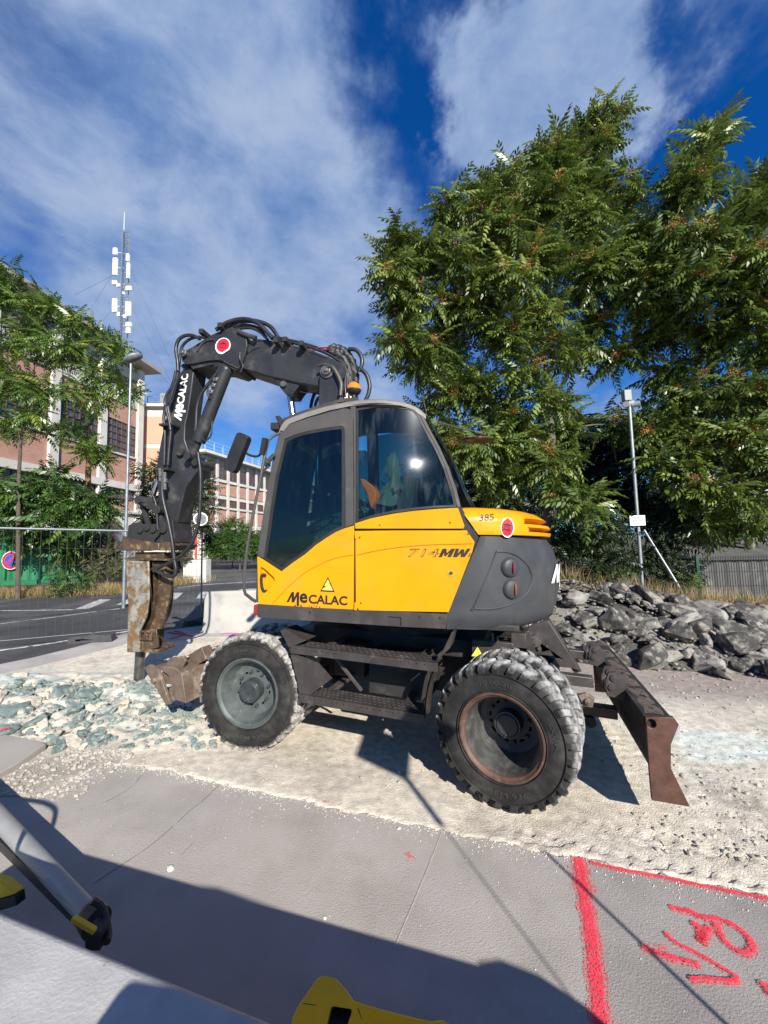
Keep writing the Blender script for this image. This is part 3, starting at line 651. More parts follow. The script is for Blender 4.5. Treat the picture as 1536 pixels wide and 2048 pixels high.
# steps with curved guards
def perf_step(name, pl, pr, ztop, dep, drop):
    xl, xr = pl, pr; mb = MB(); y0 = .0
    # perforated top: plate with real holes
    holes = []; nx = 24
    for j in range(4):
        for i in range(nx):
            cx = xl+.04+(xr-xl-.08)*(i+(.5 if j % 2 else 0))/nx; cy = .03+dep*(j+.2)/4.2
            holes.append([(cx+.007*math.cos(t), cy+.007*math.sin(t)) for t in (0, 1.05, 2.1, 3.14, 4.19, 5.24)])
    P, tr = tess([(xl, y0), (xr, y0), (xr, y0+dep), (xl, y0+dep)], holes); n = len(P)
    vs = [(x, y, ztop) for x, y in P]+[(x, y, ztop-.005) for x, y in P]; fs = list(tr)+[(c+n, b+n, a+n) for a, b, c in tr]
    k = 4
    for h in holes:
        for i in range(6): j = (i+1) % 6; fs.append((k+i, k+j, k+j+n, k+i+n))
        k += 6
    mb.add(vs, fs)
    for h in holes:   # raised grip rims
        c = Vector((sum(p[0] for p in h)/6, sum(p[1] for p in h)/6, ztop)); mb.lathe([(0, .0135), (.004, .011), (.004, .0085)], c=c, n=6, axis='z')
    hs = []
    for i in range(20):
        cx = xl+.04+(xr-xl-.08)*i/19; hs.append([(cx+.006*math.cos(t), ztop-drop*.35+.005*math.sin(t)) for t in (0, 1.05, 2.1, 3.14, 4.19, 5.24)])
    mb.prism([(xl, ztop-drop), (xr, ztop-drop), (xr, ztop-.001), (xl, ztop-.001)], y0-.006, y0, hs)
    mb.prism([(xl, ztop-drop), (xr, ztop-drop), (xr, ztop-.001), (xl, ztop-.001)], y0+dep, y0+dep+.006)
    return mb.build(name, M_step, exc, ang=30)
(xa, za), (xb, zb) = on(FU, 582, 1285, 0), on(FU, 877, 1312, 0)
perf_step('step', -.70, .57, .965, .17, .065)
perf_step('step', -.60, .47, .575, .20, .065)
g = MB()
# front guard plate between the steps, bent flange at the top
gl = pu([(562, 1258), (612, 1283), (640, 1288), (580, 1296), (664, 1358), (600, 1403)], 0)
g.prism(pu([(561, 1262), (569, 1257), (612, 1281), (579, 1295)], 0), -.005, .19, mi=0)
g2_ = pu([(578, 1290), (585, 1330), (640, 1328), (664, 1356), (640, 1380), (605, 1394), (600, 1404)], .0)
g.prism(pu([(577, 1292), (600, 1312), (636, 1326), (664, 1357), (634, 1380), (601, 1404), (594, 1360)], .02), .02, .032)
g.build('step_guard', M_step, exc, ang=30)
g = MB(); pts = pu([(846, 1440), (850, 1400), (857, 1362), (866, 1340), (879, 1327)], 0)
rows = [[(x, y, z) for y in (-.005, .22)] for x, z in curve2(pts)]; g.grid(rows); rows = [[(x+.012, y, z) for y in (.22, -.005)] for x, z in curve2(pts)]; g.grid(rows)
pts = pu([(877, 1318), (900, 1296), (909, 1262)], 0); g.prism([pts[0], pts[1], pts[2], (pts[2][0]-.02, pts[2][1]-.01), (pts[1][0]-.05, pts[1][1]-.02), (pts[0][0]-.01, pts[0][1]+.03)], -.004, .16)
g.build('step_guard', M_step, exc, ang=40)
b = MB(); b.bar((.40, .15, .94), (.40, .7, .90), .05, .04); b.bar((-.45, .15, .94), (-.45, .7, .9), .05, .04); b.bar((-.42, .18, .55), (-.2, .75, .72), .07, .03); b.bar((.3, .18, .55), (.3, .75, .62), .07, .05); b.bar((-.40, .12, .93), (-.12, .2, .60), .02, .03)
b.build('step_bracket', M_step, exc, bevel=.004)

# ------------------------------------------------------------------ rear dozer blade with its arms
bl = MB(); BY0, BY1 = .20, 2.25
prof = [on(FU, *p, .2) for p in ((1290, 1433), (1346, 1433), (1357, 1448), (1341, 1488), (1341, 1535), (1379, 1612), (1303, 1599), (1295, 1509))]
# mouldboard: curved front (away from the machine), box top
xt, zt = prof[0]
top = [(xt, zt), (xt+.16, zt)]
mould = [(xt+.15, zt), (xt+.10, zt-.16), (xt+.09, zt-.30), (xt+.14, zt-.44), (xt+.22, zt-.53)]
inner = [(xt+.17, zt-.535), (xt+.09, zt-.45), (xt+.03, zt-.30), (xt+.015, zt-.12), (xt, zt)]
bl.prism(curve2(mould, 4)+curve2(inner, 4), BY0+.02, BY1-.02)
bl.prism([(xt-.005, zt-.07), (xt+.165, zt-.07), (xt+.165, zt+.004), (xt-.005, zt+.004)], BY0+.018, BY1-.018)
blade = bl.build('rear_blade', M_black, exc, ang=50, bevel=0)
ep = MB(); hc = on(FU, 1302, 1446, .2)
hole = [(hc[0]+.028*math.cos(t), hc[1]+.030*math.sin(t)) for t in np.linspace(0, 2*math.pi, 13)[:-1]]
ep.prism(prof, BY0-.012, BY0+.018, [hole]); ep.build('end_plate', M_rust, blade, bevel=.004)
ep = MB(); ep.prism(prof, BY1-.018, BY1+.012, [hole]); ep.build('end_plate', M_rust, blade, bevel=.004)
dt = MB(); rows = []
for i in range(90):
    y = BY0+.06+(BY1-BY0-.3)*i/89; k = mnoise.noise(Vector((y*6, 0, 0))); rows.append([(xt+.03+.03*k, y, zt+.0045), (xt+.07+.02*k, y, zt+.010+.006*k), (xt+.12+.02*k, y, zt+.008), (xt+.14-.02*abs(k), y, zt+.0045)])
dt.grid(rows); tag(dt.build('caked_dust', mat('dry_dust', (.10, .075, .06), .95, var=.3, scale=30., bump=.6, bscale=60., alpha=(9., .42, .50)), blade), kind='stuff')
# parallel arms and knuckles
a1 = pu([(1129, 1350), (1220, 1350), (1220, 1373), (1129, 1373)], .75)
def arm(yc, zc, x0, x1, h=.085, w=.09):
    mb = MB(); mb.bar((x0, yc, zc), (x1, yc, zc), w, h); return mb.build('blade_arm', M_step, exc, bevel=.008)
za1 = on(FU, 1170, 1361, .80)[1]; za2 = on(FU, 1170, 1309, 1.62)[1]
arm(.80, za1, .75, xt-.22); arm(1.62, za2, .75, xt-.16)
for yc, zc in ((.80, za1), (1.62, za2)):
    for dy in (-.085, .085):
        k = MB(); sx = xt-.13
        sx = xt-.085; out = [(sx-.05, zc-.07), (sx+.085, zc-.09), (sx+.085, zc+.07), (sx+.02, zc+.125), (sx-.035, zc+.115), (sx-.06, zc+.04)]
        k.prism(out, yc+dy-.014, yc+dy+.014); 
        for q in ((sx-.015, zc+.0), (sx-.0, zc+.075)): k.cyl((q[0], yc+dy-.026, q[1]), (q[0], yc+dy+.026, q[1]), .026, n=16); k.cyl((q[0], yc+dy-.03, q[1]), (q[0], yc+dy+.03, q[1]), .012, n=12)
        k.build('knuckle', M_step, exc, bevel=.0015, seg=1)
arm(.95, za1-.28, .8, xt-.02, .09, .10)
# big angled bracket with cylinder above the rear axle
bk = MB(); plate = pu([(1046, 1263), (1066, 1248), (1097, 1241), (1161, 1343), (1142, 1336), (1119, 1334), (1100, 1301), (1067, 1309)], 1.0)
bk.prism(plate, 1.0, 1.03); bk.prism(pu([(1085, 1240), (1101, 1241), (1165, 1345), (1150, 1350)], 1.0), 1.03, 1.22)
bk.prism([(x, z) for x, z in pu([(1040, 1262), (1058, 1258), (1080, 1330), (1068, 1330)], 1.0)], .93, .99)
bkt = bk.build('blade_bracket', M_step, exc, bevel=.006)
bk = MB(); c = on(FU, 1071, 1281, .98); bk.cyl((c[0], .95, c[1]), (c[0], 1.0, c[1]), .055, n=8); bk.cyl((c[0], .93, c[1]), (c[0], .96, c[1]), .028, n=14)
c = on(FU, 1079, 1297, .98); bk.cyl((c[0], .97, c[1]), (c[0], 1.0, c[1]), .018, n=8); c = on(FU, 1094, 1293, .98); bk.cyl((c[0], .985, c[1]), (c[0], 1.0, c[1]), .010, n=8)
bk.build('bolt', M_steelp, bkt)
cy_ = MB(); p0 = Vector((1.35, .92, .56)); p1 = Vector((1.72, .92, .36)); cy_.cyl(p0, p0.lerp(p1, .6), .05, n=16, mi=0); cy_.cyl(p0.lerp(p1, .6), p1, .024, n=12, mi=1); cy_.cyl(p1+Vector((0, -.04, 0)), p1+Vector((0, .04, 0)), .045, n=14, mi=0)
cy_.build('blade_cylinder', [M_black, M_chrome], exc)
k = MB(); q = on(FU, 1172, 1399, .60); k.prism([(q[0]-.06, q[1]+.03), (q[0]+.0, q[1]+.05), (q[0]+.06, q[1]+.02), (q[0]+.045, q[1]-.05), (q[0]-.02, q[1]-.05)], .58, .63)
k.cyl((q[0]+.01, .56, q[1]-.005), (q[0]+.01, .65, q[1]-.005), .026, n=14); k.cyl((q[0]+.01, .555, q[1]-.005), (q[0]+.01, .655, q[1]-.005), .012, n=12)
k.build('shackle_bracket', M_brown, exc, bevel=.004)
# warning triangle on the chassis, behind the rear wheels
tw = MB(); c = on(FU, 955, 1306, .5); tw.prism([(c[0]-.05, c[1]-.03), (c[0]+.05, c[1]-.03), (c[0], c[1]+.05)], .5, .504); tw.build('warning_sticker', M_yelst, exc)
bk = MB(); bk.box((c[0]+.12, .56, c[1]+.02), (.34, .06, .16)); bk.box((c[0]+.33, .62, c[1]+.12), (.12, .1, .12)); bk.cyl((c[0]+.12, .55, c[1]+.02), (c[0]+.12, .55, c[1]+.17), .012, n=8); bk.cyl((c[0]+.16, .55, c[1]+.02), (c[0]+.16, .55, c[1]+.15), .012, n=8)
bk.build('valve_block', M_step, exc, bevel=.006)

# ------------------------------------------------------------------ front stabiliser blade, raised
fb = MB(); FY0, FY1 = .05, 2.25
fp = [on(FU, *p, FY0) for p in ((290, 1335), (301, 1328), (318, 1337), (343, 1408), (334, 1409))]
fb.prism([(fp[1][0]+.03, fp[1][1]-.02), (fp[2][0]+.16, fp[2][1]+.03), (fp[2][0]+.27, fp[2][1]-.02), (fp[3][0]+.16, fp[3][1]+.02), (fp[3][0]+.02, fp[3][1]+.03), (fp[2][0]+.10, fp[2][1]-.06)], FY0+.02, FY1, mi=0)
fbl = fb.build('front_blade', M_brown, exc, bevel=.008)
ep = MB(); ep.prism(fp, FY0-.015, FY0+.018); c = on(FU, 312, 1359, FY0); ep.cyl((c[0], FY0-.04, c[1]), (c[0], FY0-.01, c[1]), .03, n=12); ep.build('end_plate', M_brown, fbl, bevel=.006)
ep = MB(); ep.prism(pu([(322, 1349), (337, 1318), (366, 1312), (371, 1322), (348, 1368), (331, 1369)], .12), .12, .15); ep.prism(pu([(334, 1408), (338, 1376), (372, 1362), (376, 1392)], .14), .14, .17)
ep.prism(pu([(366, 1318), (410, 1292), (420, 1316), (350, 1356)], .35), .30, .42)
ep.build('gusset', M_brown, fbl, bevel=.005)
fa = MB(); fa.bar((fp[1][0]+.18, .6, fp[1][1]-.07), (-1.2, .75, .66), .12, .16); fa.bar((fp[1][0]+.18, 1.8, fp[1][1]-.07), (-1.2, 1.65, .66), .12, .16); fa.build('blade_arm', M_brown, exc, bevel=.01)
dt = MB(); rs_ = random.Random(3)
for i in range(420):
    y = rs_.uniform(FY0+.1, FY1-.05); t = rs_.random(); dt.ball((fp[1][0]+.06+t*.22, y, fp[1][1]+.02+.03*t), rs_.uniform(.005, .018), 6, sc=(1, 1.3, .5))
tag(dt.build('caked_dust', mat('pale_dry_dust', (.44, .38, .31), .95, var=.3, scale=30.), fbl), kind='stuff')

# ------------------------------------------------------------------ upper structure (slewed frame)
YS = -1.2
def tail(t, xs, A, B=1.2, n=2.25):
    """plan curve of the tail, t 0..1 near side, 1..2 far side"""
    if t <= 1: a = t*math.pi/2; return xs+A*math.sin(a)**(2/n), -B*math.cos(a)**(2/n)
    a = (2-t)*math.pi/2; return xs+A*math.sin(a)**(2/n), B*math.cos(a)**(2/n)
def sideb(z): return on(FV, 894, 1225, YS)[0]+(z-1.325)*(on(FV, 955, 1083, YS)[0]-on(FV, 894, 1225, YS)[0])/(on(FV, 955, 1083, YS)[1]-1.325)
# deck and inner body
dk = MB(MV.inverted() @ MV); dk = MB(V2U)
dk.box((-.05, 0, 1.215), (2.1, 2.2, .05)); dk.box((.45, .1, 1.6), (.85, 1.9, .75)); dk.box((.1, .72, 1.65), (1.5, .8, .7)); dk.box((-.3, -.6, 1.25), (1.5, 1.1, .1))
dk.box((-.55, .05, 1.5), (.5, .35, .5))
deck = dk.build('upper_frame', M_black, exc, bevel=.01)
# black seam backing behind the yellow panels
sb = MB(V2U); sb.prism(pv([(520, 1205), (521, 1110), (565, 1138), (640, 1085), (709, 1046), (780, 1032), (922, 1012), (962, 1082), (940, 1120), (900, 1218)], YS), YS+.022, YS+.05)
sb.build('panel_backing', M_seal, exc)
# lower side skirt
sk = MB(V2U); zt_, zb_ = 1.318, 1.205
sk.prism([(-1.135, zb_+.01), (-1.10, zb_), (.445, zb_), (.45, zt_), (-1.135, zt_)], YS-.004, YS+.06, [[on(FV, *p, YS) for p in ((776, 1233), (802, 1235), (802, 1254), (776, 1252))]])
sk.box((-1.09, -.1, 1.262), (.07, 2.18, .10)); M_skirt = mat('dark_brown_skirt', (.040, .033, .030), .5, var=.15, scale=5., bump=.1, bscale=100., bdist=.002, col2=(.065, .055, .048), c2scale=4.); skt = sk.build('side_skirt', M_skirt, exc, bevel=.012)
sk = MB(V2U); q = pv([(776, 1233), (802, 1235), (802, 1254), (776, 1252)], YS); sk.prism(q, YS+.010, YS+.02); sk.build('recess_plate', M_skirt, skt)
lm = MB(V2U); lm.box((-1.15, YS+.03, 1.265), (.05, .06, .085)); lm.build('marker_light', mat('dark_red_lens', (.25, .02, .012), .2, var=.1), skt, bevel=.01)
# front door, yellow lower part
door_poly = pv([(515, 1113), (526, 1119), (563, 1143), (585, 1126), (611, 1108), (632, 1090), (654, 1075), (672, 1064), (689, 1057), (708, 1051), (707, 1219), (640, 1216), (517, 1208)], YS)
hx = [on(FV, *p, YS) for p in ((522, 1133), (530, 1138), (548, 1155), (550, 1160), (536, 1181), (528, 1186), (521, 1180), (519, 1160))]
dr = MB(V2U); dr.prism(door_poly, YS-.006, YS+.02, [hx]); door = dr.build('door', M_yel, exc, ang=30, bevel=.009, seg=3)
dr = MB(V2U); dr.prism([((x-hx[4][0])*1.1+hx[4][0], (z-hx[4][1])*1.1+hx[4][1]) for x, z in hx], YS+.0195, YS+.0205); dr.build('handle_recess', M_yel, door)
dr = MB(V2U); hp = pv([(530, 1151), (525, 1149), (523, 1158), (524, 1172), (528, 1182), (532, 1182)], YS-.01)
dr.tube([(x, YS-.012+(.02 if i in (0, 5) else 0), z) for i, (x, z) in enumerate(hp)], .011, 8); dr.build('door_handle', M_seal, door)
crease = MB(V2U); cp = pv([(546, 1207), (575, 1176), (610, 1146), (650, 1124), (680, 1114), (707, 1110)], YS)
crease.tube([(x, YS-.007, z) for x, z in cp], .0035, 6); crease.build('crease', mat('crease_line', (.42, .17, .005), .5), door)
# rear side panel
rp = MB(V2U); rpoly = pv([(711, 1062), (790, 1061), (860, 1061), (933, 1061), (949, 1084), (944, 1105), (897, 1224), (800, 1222), (719, 1220), (712, 1212)], YS)
rp.prism(rpoly, YS-.006, YS+.02); rpan = rp.build('side_panel', M_yel, exc, ang=30, bevel=.009, seg=3)
rp = MB(V2U); cp = pv([(714, 1110), (760, 1100), (820, 1092), (870, 1089), (945, 1087)], YS); rp.tube([(x, YS-.007, z) for x, z in cp], .0045, 6); rp.build('crease', mat('crease_line', (.42, .17, .005), .5), rpan)
rp = MB(V2U); c = on(FV, 902, 1146, YS); rp.cyl((c[0], YS-.010, c[1]), (c[0], YS, c[1]), .024, n=20, mi=0); rp.cyl((c[0], YS-.014, c[1]), (c[0], YS, c[1]), .014, n=12, mi=1); rp.build('lock', [mat('lock_ring', (.55, .30, .04), .4, metal=.3), M_hub], rpan)
# upper strip under the rear window
up_ = MB(V2U); upoly = pv([(711, 1047), (742, 1037), (785, 1028), (829, 1022), (875, 1018), (916, 1016), (929, 1052), (926, 1057), (820, 1057), (711, 1057)], YS)
up_.prism(upoly, YS-.006, YS+.02); up_.build('window_sill_panel', M_yel, exc, ang=30, bevel=.009, seg=3)
hg = MB(V2U); c = on(FV, 712, 1210, YS); hg.box((c[0], YS-.002, c[1]-.01), (.022, .03, .06)); c = on(FV, 713, 1068, YS); hg.prism(pv([(709, 1062), (722, 1066), (722, 1072), (712, 1080), (710, 1076)], YS), YS-.012, YS-.004)
hg.build('hinge', M_yel, exc, bevel=.003)
# counterweight wrapped round the tail
zs = [1.20, 1.215, 1.26, 1.33, 1.40, 1.50, 1.60, 1.70, 1.80, 1.87, 1.925]
Az = [.86, .925, .985, 1.015, 1.03, 1.045, 1.045, 1.035, 1.005, .97, .93]
rows = []
for z, A in zip(zs, Az):
    xs_ = sideb(z) if z > 1.33 else .445; row = [(xs_+.004, YS+.04, z), (xs_+.004, YS+.004, z)]
    base = .45; inset = .0 if z > 1.22 else .03
    for i in range(1, 64):
        t = 2*i/64; x, y = tail(t, base, A); 
        if x < xs_+.01: continue
        row.append((x, y*(1-inset), z))
    # resample so every row has the same count
    P = [Vector(p) for p in row]; Ls = [0]
    for a, b in zip(P[:-1], P[1:]): Ls.append(Ls[-1]+(b-a).length)
    out = [tuple(P[0]), tuple(P[1])]
    for k in range(1, 80):
        s_ = Ls[1]+(Ls[-1]-Ls[1])*k/79; j = min(len(P)-2, max(i for i in range(len(Ls)) if Ls[i] <= s_+1e-9)); t = (s_-Ls[j])/max(1e-9, Ls[j+1]-Ls[j]); out.append(tuple(P[j].lerp(P[j+1], min(1, t))))
    rows.append(out)
cw = MB(V2U); cw.grid(rows)
cw.add(rows[0]+[(.3, 0, 1.2)], [(i, i+1, len(rows[0])) for i in range(len(rows[0])-1)]); cw.add(rows[-1]+[(.3, 0, 1.925)], [(i+1, i, len(rows[-1])) for i in range(len(rows[-1])-1)])
cwo = cw.build('counterweight', M_grey, exc, ang=40)
def tsurf(px, py, A=None, off=0.):
    """point of the tail surface (A given: of the hood) seen at a photo pixel, in the slewed frame"""
    o, ex, ey, ez = FV; d = ray(px, py)
    def inside(t_):
        p = CAM+d*t_-o; x, y, z = float(p@ex), float(p@ey), float(p@ez)
        if A is None: a_ = float(np.interp(z, zs, Az)); b_ = 1.2; n_ = 2.25
        else: a_ = float(np.interp(z, HZ_, HA_)); b_ = float(np.interp(z, HZ_, HB_)); n_ = 2.5
        if x < .45: return (y > -b_-off), (x, y, z)
        return (abs((x-.45)/(a_+off))**n_+abs(y/(b_+off))**n_) < 1, (x, y, z)
    t0_ = 2.0
    while t0_ < 5.2 and not inside(t0_)[0]: t0_ += .03
    lo, hi = t0_-.03, t0_
    for _ in range(12):
        m_ = (lo+hi)/2
        if inside(m_)[0]: hi = m_
        else: lo = m_
    return Vector(inside(hi)[1])
HZ_ = [1.935, 1.94, 1.97, 2.0, 2.03, 2.066, 2.072, 2.10, 2.13, 2.15, 2.16]; HA_ = [.92, .955, .965, .965, .945, .940, .925, .89, .84, .77, .70]; HB_ = [1.2, 1.2, 1.2, 1.2, 1.2, 1.195, 1.19, 1.18, 1.15, 1.10, 1.04]
def tail_tube(pts, r, name, m, par, A=None):
    mb = MB(V2U); mb.tube([tsurf(*p, A) for p in pts], r, 6); return mb.build(name, m, par)
tail_tube([(993, 1103), (950, 1210), (948, 1217), (990, 1217), (1030, 1205), (1055, 1185), (1064, 1160), (1058, 1135), (1038, 1114), (1014, 1104), (993, 1103)], .009, 'moulded_rib', M_grey, cwo)
for (px, py, cm) in ((1020, 1135, (.30, .012, .02)), (1024, 1178, (.42, .08, .012))):
    p = tsurf(px, py); n_ = Vector((.45, -.9, 0)).normalized(); mb = MB(V2U)
    e = Vector((0, 0, 1)); f = n_.cross(e)
    # round pod: shallow cup with the lens standing in it facing aft
    for j, (rr, dd) in enumerate(((.075, .004), (.066, -.014), (.03, -.030))): pass
    mb.grid([[tuple(p+(e*math.sin(a)*rr+f*math.cos(a)*rr)+n_*dd) for a in np.linspace(0, 2*math.pi, 25)] for rr, dd in ((.080, .002), (.072, .018), (.06, .026), (.03, .032), (.002, .034))])
    pod = mb.build('lamp_pod', M_grey, cwo, ang=50)
    mb = MB(V2U); q = p+n_*.028; mb.ball(tuple(q+Vector((.010, 0, 0))), .05, 14, sc=(.16, .45, 1)); mb.build('lamp_lens', mat('tail_lamp_lens', cm, .15, var=.1, coat=.6), pod)
# hood above it, with louvres
hz = [1.935, 1.94, 1.968, 1.972, 2.000, 2.006, 2.030, 2.034, 2.066, 2.078, 2.10, 2.13, 2.15, 2.16]; hA = [.92, .955, .965, .965, .965, .96, .945, .945, .940, .925, .89, .84, .77, .70]; hB = [1.2, 1.2, 1.2, 1.2, 1.2, 1.2, 1.2, 1.2, 1.195, 1.19, 1.18, 1.15, 1.10, 1.04]; hR = [0, 0, 0, .10, .06, 0, 0, .12, .07, 0, 0, 0, 0, 0]
x0b, x0t = on(FV, 957, 1083, YS)[0], on(FV, 922, 1018, YS)[0]
rows = []
for z, A, B, rec in zip(hz, hA, hB, hR):
    xs_ = x0b+(x0t-x0b)*min(1, (z-1.935)/(2.13-1.935)); row = [(xs_, -B+.05, z)]
    sgx = np.linspace(xs_, .62, 4) if xs_ < .6 else []
    P = []
    for i in range(0, 97):
        t = 2*i/96; x, y = tail(t, .45, A, B, 2.5)
        if x >= xs_ and y < .95: P.append(Vector((x, y, z)))
    P = [Vector((xs_, -(1-(max(0, xs_-.45)/A)**2.5)**(1/2.5)*B, z))]+P
    Ls = [0]
    for a, b in zip(P[:-1], P[1:]): Ls.append(Ls[-1]+(b-a).length)
    out = [tuple(P[0]+Vector((0, .05, 0)))]
    for k in range(0, 70):
        s_ = Ls[-1]*k/69; j = min(len(P)-2, max(i for i in range(len(Ls)) if Ls[i] <= s_+1e-9)); t = (s_-Ls[j])/max(1e-9, Ls[j+1]-Ls[j]); q = P[j].lerp(P[j+1], min(1, t)); w_ = rec*(min(1, max(0, (s_-.47)/.14)) if s_ < 1.6 else max(0, min(1, (2.6-s_)/.2))); out.append((q.x-w_*max(.2, (q.x-.45)/.94), q.y+w_*.5*(1 if q.y < 0 else -1)*min(1, abs(q.y)), q.z))
    rows.append(out)
hd = MB(V2U); hd.grid(rows); hd.add(rows[-1]+[(.4, 0, 2.165)], [(i+1, i, len(rows[-1])) for i in range(len(rows[-1])-1)]); hd.add(rows[0]+[(.4, 0, 1.935)], [(i, i+1, len(rows[0])) for i in range(len(rows[0])-1)])
hood = hd.build('engine_hood', M_yel, exc, ang=35)
# ------------------------------------------------------------------ cab
SL = .06
XB = on(FV, 709, 900, YS)[0]
def ycab(z, x=-9.):
    k = min(1., max(0., (z-2.02)/.6)); k = k*k*(3-2*k)
    return YS+SL*max(0., z-1.95)+.34*k*max(0., x-XB)**2
def pc(px, py, dy=0.):
    y = YS
    for _ in range(14): x, z = on(FV, px, py, y+dy); y = .5*y+.5*ycab(z, x)
    return (x, z)
def pcs(pts): return [pc(*p) for p in pts]
fA = lambda d: (lambda x, z: ycab(z, x)+d)
YF = -.22                       # far side of the cab
def far(z): return YF-.04*max(0, z-1.95)
outer = pcs([(514, 1112), (519, 1075), (527, 1020), (537, 960), (547, 910), (561, 862), (566, 850), (574, 842), (611, 829), (660, 815), (700, 808), (707, 808), (708, 1052), (690, 1057)])
# door frame with glass opening
glass_o = curve2(pcs([(569, 880), (600, 866), (650, 856), (682, 852)]), 3)[:-1]+curve2(pcs([(682, 852), (688, 855), (690, 862)]), 3)+pcs([(690, 960), (690, 1056)])+pcs([(672, 1064), (654, 1075), (632, 1090), (611, 1108), (585, 1126), (564, 1142), (527, 1118), (533, 1080), (541, 1020), (552, 950)])
dfo = pcs([(516, 1112), (521, 1075), (529, 1020), (539, 960), (550, 910), (563, 864), (568, 853), (611, 838), (660, 824), (688, 817)])+curve2(pcs([(688, 817), (702, 820), (706, 836)]), 3)+pcs([(707, 900), (707, 1048), (690, 1056), (672, 1064), (654, 1075), (632, 1090), (611, 1108), (585, 1126), (564, 1142), (527, 1118)])
df = MB(V2U)
hole_in = [((x-np.mean([p[0] for p in glass_o]))*.985+np.mean([p[0] for p in glass_o]), (z-np.mean([p[1] for p in glass_o]))*.985+np.mean([p[1] for p in glass_o])) for x, z in glass_o]
frame_out = pcs([(516, 1114), (521, 1075), (529, 1020), (539, 960), (550, 910), (563, 864), (568, 853), (611, 838), (660, 824), (688, 817)])+curve2(pcs([(688, 817), (702, 820), (706, 836)]), 3)+pcs([(707, 900), (707, 1049), (691, 1055)])
gl_in = pcs([(691, 1053), (691, 960), (690, 864)])+curve2(pcs([(690, 864), (688, 855), (682, 852)]), 3)[:-1]+curve2(pcs([(682, 852), (650, 856), (600, 866), (570, 878)]), 3)+pcs([(552, 950), (541, 1020), (533, 1080), (528, 1116)])
df.prism(frame_out+gl_in, fA(-.004), fA(.035)); dfr = df.build('door_frame', M_frame, exc, ang=30, bevel=.007)
# black seal band and pane
def shrink(poly, s_):
    cx = sum(p[0] for p in poly)/len(poly); cz = sum(p[1] for p in poly)/len(poly); out = []
    n = len(poly); A_ = area2(poly); sg = 1 if A_ > 0 else -1
    for i in range(n):
        a, b, c = poly[i-1], poly[i], poly[(i+1) % n]
        d1 = Vector((b[0]-a[0], b[1]-a[1])); d2 = Vector((c[0]-b[0], c[1]-b[1]))
        if d1.length < 1e-6: d1 = d2
        if d2.length < 1e-6: d2 = d1
        d1.normalize(); d2.normalize(); nn = (Vector((-d1.y, d1.x))+Vector((-d2.y, d2.x))); 
        if nn.length < 1e-6: nn = Vector((-d1.y, d1.x))
        nn.normalize(); k = 1/max(.5, nn.dot(Vector((-d1.y, d1.x)))); out.append((b[0]+nn.x*s_*k*sg, b[1]+nn.y*s_*k*sg))
    return out
inn = shrink(glass_o, .028)
df = MB(V2U); df.prism(glass_o, fA(-.001), fA(.012), [inn]); df.build('window_seal', M_seal, dfr, ang=0)
df = MB(V2U); df.prism(inn, fA(.005), fA(.009)); df.build('door_glass', M_glass, dfr, ang=0)
# crossbars inside the door: black beam and sliding-pane edge
df = MB(V2U); q = pcs([(536, 1060), (600, 1030), (690, 1005), (690, 1020), (600, 1046), (533, 1078)]); df.prism(q, fA(.02), fA(.05)); q = pcs([(633, 858), (631, 1016), (628, 1016), (630, 858)]); df.prism(q, fA(.014), fA(.022)); df.build('door_bar', M_seal, dfr)
# cab shell: A pillar, B pillar, roof, rear pillar, sill
cb = MB(V2U)
ap = pcs([(511, 1205), (513, 1150), (514, 1112), (519, 1075), (527, 1020), (537, 960), (547, 910), (559, 862)]); ap2 = pcs([(566, 862), (554, 910), (543, 960), (533, 1020), (524, 1075), (519, 1112), (517, 1150), (516, 1205)])
cb.prism(ap+ap2, fA(.0), fA(.07)); cb.prism(ap+ap2, lambda x, z: far(z)-.06, lambda x, z: far(z))
bp = pcs([(700, 812), (711, 812), (711, 1056), (707, 1056), (707, 900), (706, 840), (700, 822)]); cb.prism(bp, fA(-.002), fA(.06)); 
cb.prism(pcs([(690, 812), (711, 812), (711, 1050), (690, 1056)]), fA(.035), fA(.07)); cb.prism(pcs([(690, 812), (716, 812), (716, 1050), (690, 1056)]), lambda x, z: far(z)-.05, lambda x, z: far(z))
# rear quarter pillar
cp_o = pcs([(838, 818), (846, 829), (860, 858), (880, 895), (898, 935), (913, 978), (922, 1016)]); cp_i = pcs([(914, 1014), (905, 978), (891, 935), (873, 895), (853, 858), (838, 829), (826, 817)])
cb.prism(cp_o+cp_i, fA(-.006), fA(.035)); cb.prism(cp_o+cp_i, lambda x, z: far(z)-.05, lambda x, z: far(z))
cab = cb.build('cab_frame', M_frame, exc, ang=30, bevel=.006)
# rear side window
wo = curve2(pcs([(712, 817), (750, 811), (785, 811), (812, 814)]), 3)[:-1]+curve2(pcs([(812, 814), (826, 817), (838, 829)]), 3)[:-1]+pcs([(838, 829), (853, 858), (873, 895), (891, 935), (905, 978), (912, 1004), (913, 1014)])+pcs([(875, 1016), (829, 1020), (785, 1026), (742, 1036), (712, 1046)])
wi = shrink(wo, .020)
wl = pcs([(720, 830), (825, 830), (838, 840), (870, 905), (890, 950), (903, 1000), (870, 1004), (800, 1010), (760, 1020), (720, 1036)])
cb = MB(V2U); cb.prism(wo, fA(-.001), fA(.010), [wi]); cb.build('window_seal', M_seal, cab, ang=0)
